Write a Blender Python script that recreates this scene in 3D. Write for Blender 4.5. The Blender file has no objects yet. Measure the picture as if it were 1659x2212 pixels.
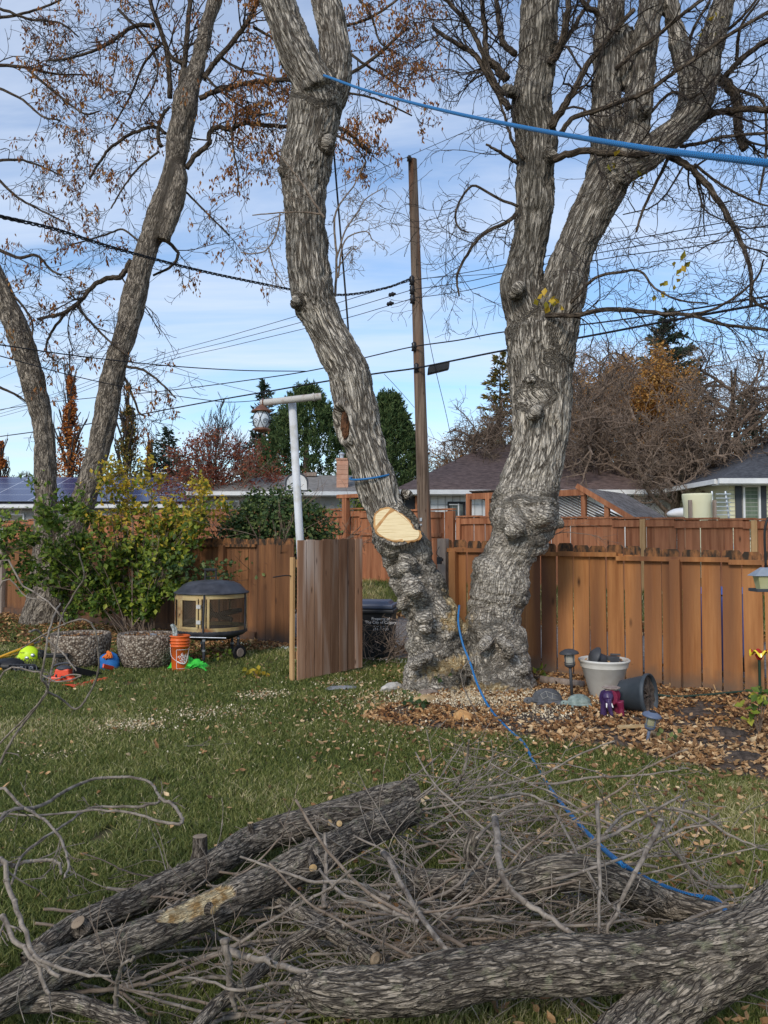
import bpy, math, random
import numpy as np
from mathutils import Vector, Matrix, kdtree
R = math.radians
random.seed(7); RS = np.random.RandomState(7)
SC = bpy.context.scene
COL = SC.collection
# ---------------------------------------------------------------- camera
PITCH = R(2.15); FPX = 1703.0; CH = 1.6
cam_d = bpy.data.cameras.new("camera"); cam = bpy.data.objects.new("camera", cam_d); COL.objects.link(cam)
cam_d.sensor_fit = 'VERTICAL'; cam_d.angle = 2*math.atan(1106/FPX); cam_d.clip_end = 3000; cam_d.clip_start = .05
cam.location = (0, 0, CH); cam.rotation_euler = (math.pi/2+PITCH, 0, 0)
SC.camera = cam
# ---------------------------------------------------------------- world, sun, exposure
SUN_EL, SUN_AZ = R(32), R(205)
w = bpy.data.worlds.new("World"); SC.world = w; w.use_nodes = True
nt = w.node_tree; nt.nodes.clear()
def N(t, **k):
    n = nt.nodes.new(t)
    for a, b in k.items(): setattr(n, a, b)
    return n
wo = N('ShaderNodeOutputWorld'); bg = N('ShaderNodeBackground'); bg2 = N('ShaderNodeBackground'); mx = N('ShaderNodeMixShader')
sky = N('ShaderNodeTexSky', sky_type='NISHITA'); sky.sun_disc = False; sky.sun_elevation = SUN_EL; sky.sun_rotation = SUN_AZ
sky.air_density = 1.2; sky.dust_density = .3; sky.ozone_density = 4
bg.inputs[1].default_value = .14
bg2.inputs[0].default_value = (.78, .86, 1.0, 1); bg2.inputs[1].default_value = .86
tc = N('ShaderNodeTexCoord'); sep = N('ShaderNodeSeparateXYZ'); nt.links.new(tc.outputs['Generated'], sep.inputs[0])
mz = N('ShaderNodeMath', operation='MAXIMUM'); mz.inputs[1].default_value = .0; nt.links.new(sep.outputs[2], mz.inputs[0])
mz2 = N('ShaderNodeMath', operation='ADD'); mz2.inputs[1].default_value = .22; nt.links.new(mz.outputs[0], mz2.inputs[0])
cx = N('ShaderNodeCombineXYZ')
for i in (0, 1):
    dv = N('ShaderNodeMath', operation='DIVIDE'); nt.links.new(sep.outputs[i], dv.inputs[0]); nt.links.new(mz2.outputs[0], dv.inputs[1]); nt.links.new(dv.outputs[0], cx.inputs[i])
mp = N('ShaderNodeMapping'); mp.inputs['Rotation'].default_value = (0, 0, R(24)); mp.inputs['Scale'].default_value = (.6, 2.3, 1); mp.inputs['Location'].default_value = (1.3, .4, 0)
nt.links.new(cx.outputs[0], mp.inputs[0])
nz = N('ShaderNodeTexNoise'); nz.inputs['Scale'].default_value = 1.25; nz.inputs['Detail'].default_value = 9; nz.inputs['Roughness'].default_value = .58; nz.inputs['Distortion'].default_value = .5
nt.links.new(mp.outputs[0], nz.inputs[0])
rp = N('ShaderNodeValToRGB'); rp.color_ramp.elements[0].position = .36; rp.color_ramp.elements[1].position = .68
rp.color_ramp.elements[0].color = (.04,)*3+(1,); rp.color_ramp.elements[1].color = (.8,)*3+(1,)
nt.links.new(nz.outputs[0], rp.inputs[0]); nt.links.new(rp.outputs[0], mx.inputs[0])
tint = N('ShaderNodeMixRGB'); tint.blend_type = 'MULTIPLY'; tint.inputs[0].default_value = 1; tint.inputs[2].default_value = (.92, .99, 1.06, 1); nt.links.new(sky.outputs[0], tint.inputs[1]); nt.links.new(tint.outputs[0], bg.inputs[0]); nt.links.new(bg.outputs[0], mx.inputs[1]); nt.links.new(bg2.outputs[0], mx.inputs[2]); nt.links.new(mx.outputs[0], wo.inputs[0])
sd = bpy.data.lights.new("sun", 'SUN'); sd.energy = 1.8; sd.angle = R(14); sd.color = (1, .93, .82)
so = bpy.data.objects.new("sun", sd); COL.objects.link(so)
sdir = Vector((math.sin(SUN_AZ)*math.cos(SUN_EL), math.cos(SUN_AZ)*math.cos(SUN_EL), math.sin(SUN_EL)))
so.rotation_euler = (-sdir).to_track_quat('-Z', 'Y').to_euler(); so.location = (0, -5, 12)
SC.view_settings.view_transform = 'Standard'; SC.view_settings.look = 'None'; SC.view_settings.exposure = 0.32; SC.view_settings.gamma = 1
SC.cycles.max_bounces = 6; SC.cycles.diffuse_bounces = 3; SC.cycles.transparent_max_bounces = 8
# ---------------------------------------------------------------- photo helpers (a point's place in the yard, worked out from where it shows)
def P(x, y, Y):
    dx = (x-829.5)/FPX; dz = (1106-y)/FPX
    d = np.array([dx, math.cos(PITCH)-dz*math.sin(PITCH), math.sin(PITCH)+dz*math.cos(PITCH)])
    return np.array([0, 0, CH])+d*(Y/d[1])
def G(x, y, z=0.):
    dx = (x-829.5)/FPX; dz = (1106-y)/FPX
    d = np.array([dx, math.cos(PITCH)-dz*math.sin(PITCH), math.sin(PITCH)+dz*math.cos(PITCH)])
    return np.array([0, 0, CH])+d*((z-CH)/d[2])
def px(n, Y): return n*Y/FPX
KS = math.hypot(1, .76)
ES = np.array([1/KS, -.76/KS, 0]); EN = np.array([.76/KS, 1/KS, 0]); O0 = np.array([0, 11., 0])
def FR(s, n, z=0.): return O0+ES*s+EN*n+np.array([0, 0, z])
def SX(x, n=0.):      # s on the line parallel to the fence at offset n that shows at column x
    u = (x-829.5)/FPX; A = 11+n*KS; Y = A/(1+.76*u); X = u*Y
    return (X-(Y-11)*.76)/KS
def YX(x, n=0.): return (11+n*KS)/(1+.76*(x-829.5)/FPX)
def nperp(p): return (p[..., 1]+.76*p[..., 0]-11)/KS
# ---------------------------------------------------------------- noise
_perm = np.random.RandomState(3).permutation(512).astype(np.int64)
_grad = np.random.RandomState(4).normal(size=(512, 3)); _grad /= np.linalg.norm(_grad, axis=1)[:, None]
def perlin(p):
    i = np.floor(p).astype(np.int64); f = p-i; u = f*f*f*(f*(f*6-15)+10); r = 0
    for a in (0, 1):
        for b in (0, 1):
            for c in (0, 1):
                h = _perm[(_perm[(_perm[(i[:, 0]+a) & 511]+i[:, 1]+b) & 511]+i[:, 2]+c) & 511]
                g = (_grad[h]*(f-np.array([a, b, c]))).sum(1)
                r = r+g*(u[:, 0] if a else 1-u[:, 0])*(u[:, 1] if b else 1-u[:, 1])*(u[:, 2] if c else 1-u[:, 2])
    return r*1.6
def fbm(p, o=4, g=.5):
    r = 0; a = 1; t = 0
    for k in range(o): r = r+a*perlin(p*2**k+k*17.3); t += a; a *= g
    return r/t
# ---------------------------------------------------------------- materials
MATS = {}
def mat(name, col, rough=.8, col2=None, scale=4, stretch=(1, 1, 1), bump=0, bscale=None, coord='Object', rnd=0, metal=0, contrast=(.35, .65), col3=None, s3=.8, detail=5, spec=.3, trans=0, alpha=1, glass=False):
    m = bpy.data.materials.new(name); m.use_nodes = True; t = m.node_tree; b = t.nodes['Principled BSDF']
    L = t.links.new
    def n(ty, **k):
        q = t.nodes.new(ty)
        for a, v in k.items(): setattr(q, a, v)
        return q
    b.inputs['Roughness'].default_value = rough; b.inputs['Metallic'].default_value = metal; b.inputs['Specular IOR Level'].default_value = spec
    b.inputs['Base Color'].default_value = (*col, 1)
    if trans: b.inputs['Transmission Weight'].default_value = trans
    if alpha < 1: b.inputs['Alpha'].default_value = alpha
    if coord == 'Object': v = n('ShaderNodeTexCoord').outputs['Object']
    else: v = n('ShaderNodeAttribute', attribute_name=coord).outputs['Vector']
    mp = n('ShaderNodeMapping'); mp.inputs['Scale'].default_value = stretch; L(v, mp.inputs[0]); v = mp.outputs[0]
    out = None
    if col2 is not None:
        z = n('ShaderNodeTexNoise'); z.inputs['Scale'].default_value = scale; z.inputs['Detail'].default_value = detail; z.inputs['Roughness'].default_value = .62; L(v, z.inputs[0])
        r = n('ShaderNodeValToRGB'); r.color_ramp.elements[0].position = contrast[0]; r.color_ramp.elements[1].position = contrast[1]
        r.color_ramp.elements[0].color = (*col, 1); r.color_ramp.elements[1].color = (*col2, 1); L(z.outputs[0], r.inputs[0]); out = r.outputs[0]
    if col3 is not None:
        z3 = n('ShaderNodeTexNoise'); z3.inputs['Scale'].default_value = s3; z3.inputs['Detail'].default_value = 3; L(v, z3.inputs[0])
        r3 = n('ShaderNodeValToRGB'); r3.color_ramp.elements[0].position = .5; r3.color_ramp.elements[1].position = .68; L(z3.outputs[0], r3.inputs[0])
        q = n('ShaderNodeMixRGB'); L(r3.outputs[0], q.inputs[0])
        if out: L(out, q.inputs[1])
        else: q.inputs[1].default_value = (*col, 1)
        q.inputs[2].default_value = (*col3, 1); out = q.outputs[0]
    if rnd:
        a = n('ShaderNodeAttribute', attribute_name='rnd'); mr = n('ShaderNodeMapRange'); mr.inputs[3].default_value = 1-rnd; mr.inputs[4].default_value = 1+rnd; L(a.outputs['Fac'], mr.inputs[0])
        h = n('ShaderNodeHueSaturation'); L(mr.outputs[0], h.inputs['Value'])
        if out: L(out, h.inputs['Color'])
        else: h.inputs['Color'].default_value = (*col, 1)
        out = h.outputs[0]
    if out: L(out, b.inputs['Base Color'])
    if bump:
        z2 = n('ShaderNodeTexNoise'); z2.inputs['Scale'].default_value = bscale or scale*2; z2.inputs['Detail'].default_value = 6; z2.inputs['Roughness'].default_value = .6; L(v, z2.inputs[0])
        bu = n('ShaderNodeBump'); bu.inputs['Strength'].default_value = 1; bu.inputs['Distance'].default_value = bump; L(z2.outputs[0], bu.inputs['Height']); L(bu.outputs[0], b.inputs['Normal'])
    MATS[name] = m; return m
def leafmat(name, stops, rough=.6, trans=.25):
    m = bpy.data.materials.new(name); m.use_nodes = True; t = m.node_tree; b = t.nodes['Principled BSDF']; L = t.links.new
    a = t.nodes.new('ShaderNodeAttribute'); a.attribute_name = 'rnd'; r = t.nodes.new('ShaderNodeValToRGB'); cr = r.color_ramp
    while len(cr.elements) < len(stops): cr.elements.new(.5)
    for i, (p, c) in enumerate(stops): cr.elements[i].position = p; cr.elements[i].color = (*c, 1)
    L(a.outputs['Fac'], r.inputs[0]); L(r.outputs[0], b.inputs['Base Color']); b.inputs['Roughness'].default_value = rough; b.inputs['Specular IOR Level'].default_value = .25
    if trans:
        tr = t.nodes.new('ShaderNodeBsdfTranslucent'); L(r.outputs[0], tr.inputs[0]); mi = t.nodes.new('ShaderNodeMixShader'); mi.inputs[0].default_value = trans
        L(b.outputs[0], mi.inputs[1]); L(tr.outputs[0], mi.inputs[2]); L(mi.outputs[0], t.nodes['Material Output'].inputs[0])
    return m
# ---------------------------------------------------------------- mesh builder
def unit(v): return v/(np.linalg.norm(v, axis=-1, keepdims=True)+1e-12)
class MB:
    def __init__(s): s.v = []; s.f = {3: [], 4: []}; s.ng = []; s.n = 0; s.bk = []; s.r = []; s.mi = {3: [], 4: []}; s.ngm = []
    def add(s, V, F, bk=None, rnd=None, mi=0):
        V = np.asarray(V, float).reshape(-1, 3); F = np.asarray(F)
        s.v.append(V); s.bk.append(np.zeros_like(V) if bk is None else np.asarray(bk, float).reshape(-1, 3))
        s.r.append(np.full(len(V), random.random()) if rnd is None else (np.full(len(V), rnd) if np.isscalar(rnd) else np.asarray(rnd, float)))
        if len(F): s.f[F.shape[1]].append(F+s.n); s.mi[F.shape[1]].append(np.full(len(F), mi))
        s.n += len(V); return s
    def poly(s, V, mi=0, rnd=None):   # flat n-gon
        V = np.asarray(V, float); s.v.append(V); s.bk.append(V.copy()); s.r.append(np.full(len(V), random.random() if rnd is None else rnd))
        s.ng.append(list(range(s.n, s.n+len(V)))); s.ngm.append(mi); s.n += len(V); return s
    def box(s, c, d, ax=None, mi=0, rnd=None, jit=0, taper=1):
        c = np.asarray(c, float); d = np.asarray(d, float)/2
        A = np.eye(3) if ax is None else np.asarray(ax, float)
        q = np.array([[x, y, z] for x in (-1, 1) for y in (-1, 1) for z in (-1, 1)], float)
        l = q*d; l[:, :2] *= np.where(q[:, 2:] > 0, taper, 1)
        V = c+l@A
        if jit: V = V+RS.normal(size=V.shape)*jit
        F = [[0, 1, 3, 2], [4, 6, 7, 5], [0, 4, 5, 1], [2, 3, 7, 6], [0, 2, 6, 4], [1, 5, 7, 3]]
        return s.add(V, F, bk=l, rnd=rnd, mi=mi)
    def tube(s, P_, r, k=8, cap=True, mi=0, rnd=None, s0=0., closed=False):
        P_ = np.asarray(P_, float); n = len(P_); r = np.full(n, r) if np.isscalar(r) else np.asarray(r, float)
        T = unit(np.gradient(P_, axis=0)) if not closed else unit(np.roll(P_, -1, 0)-np.roll(P_, 1, 0))
        m = unit(P_[-1]-P_[0]) if not closed else unit(np.cross(P_[n//4]-P_[0], P_[n//2]-P_[0]))
        if closed: ref = m
        else: ref = np.eye(3)[int(np.argmin(np.abs(m)))]
        Nn = unit(np.cross(T, ref)); B = np.cross(T, Nn)
        a = np.arange(k)/k*2*np.pi
        V = P_[:, None]+r[:, None, None]*(np.cos(a)[None, :, None]*Nn[:, None]+np.sin(a)[None, :, None]*B[:, None])
        L_ = np.concatenate([[0], np.cumsum(np.linalg.norm(np.diff(P_, axis=0), axis=1))])+s0
        rm = r.mean() if r.mean() > 0 else .01
        bk = np.stack([np.broadcast_to(np.cos(a)*1., (n, k))*r[:, None], np.broadcast_to(np.sin(a), (n, k))*r[:, None], np.broadcast_to(L_[:, None], (n, k))], -1)
        i = np.arange(n-1 if not closed else n)[:, None]; j = np.arange(k)[None]
        F = np.stack([i*k+j, i*k+(j+1) % k, ((i+1) % n)*k+(j+1) % k, ((i+1) % n)*k+j], -1).reshape(-1, 4)
        b = s.n; rn = random.random() if rnd is None else rnd
        s.add(V, F, bk=bk, rnd=rn, mi=mi)
        if cap and not closed:
            s.ng.append([b+q for q in range(k)][::-1]); s.ng.append([b+(n-1)*k+q for q in range(k)]); s.ngm += [mi, mi]
        return s
    def cyl(s, a, b, r0, r1=None, k=12, mi=0, rnd=None): return s.tube([a, b], [r0, r0 if r1 is None else r1], k, True, mi, rnd)
    def lathe(s, prof, c=(0, 0, 0), k=24, ax=None, mi=0, closed=False, rnd=None):   # prof (radius, height); axes of ax: x,y,z rows
        prof = np.asarray(prof, float); a = np.arange(k)/k*2*np.pi
        l = np.stack([prof[:, 0:1]*np.cos(a), prof[:, 0:1]*np.sin(a), np.repeat(prof[:, 1:2], k, 1)], -1)
        A = np.eye(3) if ax is None else np.asarray(ax, float)
        V = np.asarray(c, float)+l@A; n = len(prof); i = np.arange(n-1)[:, None]; j = np.arange(k)[None]
        F = np.stack([i*k+j, i*k+(j+1) % k, (i+1)*k+(j+1) % k, (i+1)*k+j], -1).reshape(-1, 4)
        return s.add(V, F, bk=l, mi=mi, rnd=random.random() if rnd is None else rnd)
    def quad(s, a, b, c, d, mi=0, rnd=None):
        V = np.array([a, b, c, d], float); u = np.linalg.norm(V[1]-V[0]); v = np.linalg.norm(V[3]-V[0])
        return s.add(V, [[0, 1, 2, 3]], bk=[[0, 0, 0], [u, 0, 0], [u, v, 0], [0, v, 0]], mi=mi, rnd=rnd)
    def tubes(s, PP, RR, k=3, mi=0):   # batch: PP[M,N,3], RR[M,N]
        M, n = RR.shape; T = unit(np.gradient(PP, axis=1)); m = PP[:, -1]-PP[:, 0]
        ref = np.eye(3)[np.argmin(np.abs(m), axis=1)][:, None]
        Nn = unit(np.cross(T, ref)); B = np.cross(T, Nn); a = np.arange(k)/k*2*np.pi
        V = PP[:, :, None]+RR[:, :, None, None]*(np.cos(a)[None, None, :, None]*Nn[:, :, None]+np.sin(a)[None, None, :, None]*B[:, :, None])
        bk = np.zeros(V.shape); bk[..., 0] = np.cos(a)*RR[:, :, None]; bk[..., 1] = np.sin(a)*RR[:, :, None]; bk[..., 2] = np.cumsum(np.concatenate([np.zeros((M, 1)), np.linalg.norm(np.diff(PP, axis=1), axis=2)], 1), 1)[:, :, None]+np.arange(M)[:, None, None]*.37
        q = np.arange(M)[:, None, None]*n*k; i = np.arange(n-1)[None, :, None]; j = np.arange(k)[None, None]
        F = np.stack([q+i*k+j, q+i*k+(j+1) % k, q+(i+1)*k+(j+1) % k, q+(i+1)*k+j], -1).reshape(-1, 4)
        return s.add(V, F, bk=bk, rnd=np.repeat(RS.rand(M), n*k), mi=mi)
    def blob(s, c, d, nz=.1, fr=3., k=20, ax=None, mi=0, flat=None):   # noisy ellipsoid
        th = np.linspace(0, np.pi, k//2+1); a = np.arange(k)/k*2*np.pi
        l = np.stack([np.sin(th)[:, None]*np.cos(a), np.sin(th)[:, None]*np.sin(a), np.repeat(np.cos(th)[:, None], k, 1)], -1).reshape(-1, 3)
        l *= (1+nz*fbm(l*fr+random.random()*50, 3))[:, None]
        if flat is not None: l[:, 2] = np.maximum(l[:, 2], flat)
        A = np.eye(3) if ax is None else np.asarray(ax, float)
        i = np.arange(k//2)[:, None]; j = np.arange(k)[None]
        F = np.stack([i*k+j, (i+1)*k+j, (i+1)*k+(j+1) % k, i*k+(j+1) % k], -1).reshape(-1, 4)
        return s.add(np.asarray(c, float)+(l*np.asarray(d, float))@A, F, bk=l*np.asarray(d), mi=mi)
    def leaves(s, C, size, nrm=None, asp=.5, fold=.25, mi=0, rnd=None, tip=None, spread=1.):  # diamond leaves
        C = np.asarray(C, float); M = len(C); size = np.full(M, size) if np.isscalar(size) else size
        d = unit(RS.normal(size=(M, 3))) if tip is None else unit(np.asarray(tip)+spread*RS.normal(size=(M, 3))*.5)
        nn = RS.normal(size=(M, 3)) if nrm is None else nrm+RS.normal(size=(M, 3))*.45
        sd_ = unit(np.cross(d, nn)); up = np.cross(sd_, d)
        L_ = size[:, None]; W = L_*asp*.5
        V = np.stack([C, C+d*L_*.45+sd_*W+up*L_*fold*.3, C+d*L_-up*L_*fold*RS.rand(M, 1)*.6, C+d*L_*.45-sd_*W+up*L_*fold*.3], 1)
        b = np.arange(M)[:, None]*4; F = np.concatenate([b+[0, 1, 2], b+[0, 2, 3]])
        return s.add(V, F, rnd=np.repeat(RS.rand(M) if rnd is None else rnd, 4), mi=mi)
    def build(s, name, mats, parent=None, smooth=False, bevel=0):
        if not isinstance(mats, (list, tuple)): mats = [mats]
        V = np.concatenate(s.v); loc = np.array(parent['_w'].to_list() if parent else [0, 0, 0], float)
        if parent is None: loc = np.array([(V[:, 0].min()+V[:, 0].max())/2, (V[:, 1].min()+V[:, 1].max())/2, V[:, 2].min()])
        me = bpy.data.meshes.new(name); V2 = (V-loc).astype(np.float32)
        loops = []; tot = []; mis = []
        for k in (3, 4):
            if s.f[k]:
                F = np.concatenate(s.f[k]); loops.append(F.ravel()); tot.append(np.full(len(F), k)); mis.append(np.concatenate(s.mi[k]))
        if s.ng: loops.append(np.concatenate([np.array(g) for g in s.ng])); tot.append(np.array([len(g) for g in s.ng])); mis.append(np.array(s.ngm))
        loops = np.concatenate(loops).astype(np.int32); tot = np.concatenate(tot).astype(np.int32); mis = np.concatenate(mis).astype(np.int32)
        me.vertices.add(len(V2)); me.vertices.foreach_set('co', V2.ravel())
        me.loops.add(len(loops)); me.loops.foreach_set('vertex_index', loops)
        me.polygons.add(len(tot)); st = np.concatenate([[0], np.cumsum(tot)[:-1]]).astype(np.int32)
        me.polygons.foreach_set('loop_start', st); me.polygons.foreach_set('loop_total', tot); me.polygons.foreach_set('material_index', mis)
        me.polygons.foreach_set('use_smooth', np.full(len(tot), smooth))
        a = me.attributes.new('bk', 'FLOAT_VECTOR', 'POINT'); a.data.foreach_set('vector', np.concatenate(s.bk).astype(np.float32).ravel())
        a = me.attributes.new('rnd', 'FLOAT', 'POINT'); a.data.foreach_set('value', np.concatenate(s.r).astype(np.float32))
        me.update(calc_edges=True)
        for m in mats: me.materials.append(m)
        o = bpy.data.objects.new(name, me); COL.objects.link(o)
        if parent: o.parent = parent
        else: o.location = loc
        o['_w'] = [float(q) for q in loc]
        if bevel:
            bm = o.modifiers.new('b', 'BEVEL'); bm.width = bevel; bm.segments = 2; bm.limit_method = 'ANGLE'
        return o
def tag(o, label, cat, group=None, kind=None):
    if label: o['label'] = label
    if cat: o['category'] = cat
    if group: o['group'] = group
    if kind: o['kind'] = kind
    return o
def thing(name, loc, label, cat, group=None):
    o = bpy.data.objects.new(name, None); COL.objects.link(o); o.location = [float(q) for q in loc]; o['_w'] = [float(q) for q in loc]; o.empty_display_size = .1
    return tag(o, label, cat, group)
def cr(pts, m=6):     # Catmull-Rom through rows of any width
    p = np.asarray(pts, float); p = np.vstack([2*p[0]-p[1], p, 2*p[-1]-p[-2]]); out = []
    for i in range(1, len(p)-2):
        t = np.linspace(0, 1, m, endpoint=False)[:, None]
        out.append(.5*((2*p[i])+(-p[i-1]+p[i+1])*t+(2*p[i-1]-5*p[i]+4*p[i+1]-p[i+2])*t*t+(-p[i-1]+3*p[i]-3*p[i+1]+p[i+2])*t**3))
    out.append(p[-2:-1]); return np.vstack(out)
def AX(a, tilt=0): c, s_ = math.cos(a), math.sin(a); return np.array([[c, s_, 0], [-s_, c, 0], [0, 0, 1]])
AF = np.array([ES, EN, [0, 0, 1]])    # axes of the fence line
def axes(z, x=(1, 0, 0)): z = unit(np.asarray(z, float)); y = unit(np.cross(z, x)); return np.array([np.cross(y, z), y, z])
def rodr(v, k, a): return v*math.cos(a)+np.cross(k, v)*math.sin(a)+k*np.dot(k, v)*(1-math.cos(a))
def rvec(): v = RS.normal(size=3); return v/np.linalg.norm(v)
# twigs: grow a branch and its side branches
def grow(out, p, d, L, r, lvl, prm):
    n = prm.get('n', 5); st = L/n; pts = [np.array(p, float)]; d = unit(np.array(d, float)); wig = prm.get('wig', .25); g = prm.get('g', 0)
    curl = rvec()*prm.get('curl', .12)
    ds = [d]
    for i in range(n):
        d = unit(d+curl+RS.normal(size=3)*wig*.5+np.array([0, 0, g]))
        pts.append(pts[-1]+d*st); ds.append(d)
    rm = prm.get('rmin', .0022)
    out.append((np.array(pts), max(r, rm), max(r*.45, rm)))
    if lvl <= 0: return
    nc = prm['nc'][-lvl] if lvl <= len(prm['nc']) else 3
    for c in range(nc):
        i = 1+int((n-1)*(c+random.random())/nc)
        i = min(i, n); ax_ = unit(np.cross(ds[i], rvec())); dd = rodr(ds[i], ax_, random.uniform(*prm.get('ang', (.5, 1.1))))
        if prm.get('flat'): dd = unit(dd*np.array([1, prm['flat'], 1]))
        grow(out, pts[i], dd, L*random.uniform(*prm.get('lr', (.35, .7))), r*prm.get('rr', .5)*random.uniform(.8, 1.1), lvl-1, prm)
def twigmesh(mb, tw, mi=0, kbig=6, thr=.012):
    by = {}
    for (pt, a, b) in tw: by.setdefault((len(pt), kbig if a > thr else 3), []).append((pt, a, b))
    for (n, k), L_ in by.items():
        PP = np.array([q[0] for q in L_]); t = np.linspace(0, 1, n)
        RR = np.array([q[1]+(q[2]-q[1])*t for q in L_]); mb.tubes(PP, RR, k, mi)
def ends(tw, rmax=.006): return np.array([q[0][-1] for q in tw if q[1] < rmax]), np.array([q[0][int(len(q[0])/2)] for q in tw if q[1] < rmax])
# ================================================================ materials used
M = {}
M['soil'] = mat('soil', (.035, .026, .02), .95, (.15, .11, .085), 14, bump=.03, bscale=30)
M['lawn'] = mat('lawn', (.07, .075, .025), .95, (.16, .14, .06), 3.2, bump=.03, bscale=60, col3=(.12, .095, .05), s3=1.1)
M['gravel'] = mat('gravel', (.10, .085, .07), .9, (.34, .30, .27), 26, bump=.03, bscale=40, contrast=(.38, .62))
M['bank'] = mat('bank', (.05, .07, .02), .95, (.16, .15, .06), 3, bump=.03, bscale=40, col3=(.22, .15, .08), s3=2)
M['fence'] = mat('stained_cedar', (.27, .10, .03), .75, (.48, .215, .075), 2.4, stretch=(5, 5, .35), bump=.004, bscale=9, rnd=.2, col3=(.16, .065, .03), s3=.6, contrast=(.3, .7))
M['fencetop'] = mat('mossy_cedar', (.28, .12, .045), .85, (.035, .024, .016), 4.5, stretch=(3, 3, 1.2), bump=.004, bscale=14, rnd=.15, contrast=(.36, .58))
M['fenceleft'] = mat('darker_brown_cedar', (.12, .048, .02), .8, (.26, .115, .045), 2.4, stretch=(5, 5, .35), bump=.004, bscale=9, rnd=.25, col3=(.07, .035, .02), s3=.7, contrast=(.3, .7))  # cedar in a darker brown than the right fence, for the left fence
M['farfence'] = mat('red_cedar', (.25, .085, .036), .75, (.43, .18, .085), 2.2, stretch=(6, 6, .4), bump=.003, bscale=9, rnd=.17)
M['palewood'] = mat('pale_lumber', (.42, .24, .10), .75, (.55, .34, .16), 3, stretch=(6, 6, .5), rnd=.1)
M['greywood'] = mat('grey_post', (.20, .15, .12), .85, (.34, .27, .22), 4, stretch=(5, 5, .5), rnd=.1, bump=.003)
M['gate'] = mat('weathered_boards', (.17, .078, .04), .8, (.34, .20, .125), 2.0, stretch=(4, 4, .35), bump=.004, bscale=12, rnd=.42, col3=(.46, .36, .30), s3=1.5, contrast=(.3, .66))
M['pole'] = mat('pole_wood', (.08, .052, .036), .85, (.23, .165, .12), 3, stretch=(6, 6, .3), bump=.006, bscale=9, col3=(.20, .09, .045), s3=.8)
M['bark'] = mat('cottonwood_bark', (.10, .082, .062), .95, (.34, .295, .24), 14, coord='bk', stretch=(1, 1, .22), bump=.018, bscale=26, contrast=(.36, .6), col3=(.42, .38, .32), s3=1.4, spec=.1)
M['bark2'] = mat('grey_bark', (.085, .068, .05), .95, (.30, .255, .20), 24, coord='bk', stretch=(1, 1, .25), bump=.02, bscale=24, contrast=(.38, .6), spec=.1)
M['logbark'] = mat('log_bark', (.055, .045, .036), .95, (.24, .20, .16), 42, coord='bk', stretch=(1, 1, .16), bump=.012, bscale=55, contrast=(.38, .63), col3=(.20, .20, .12), s3=16, spec=.12)
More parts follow.
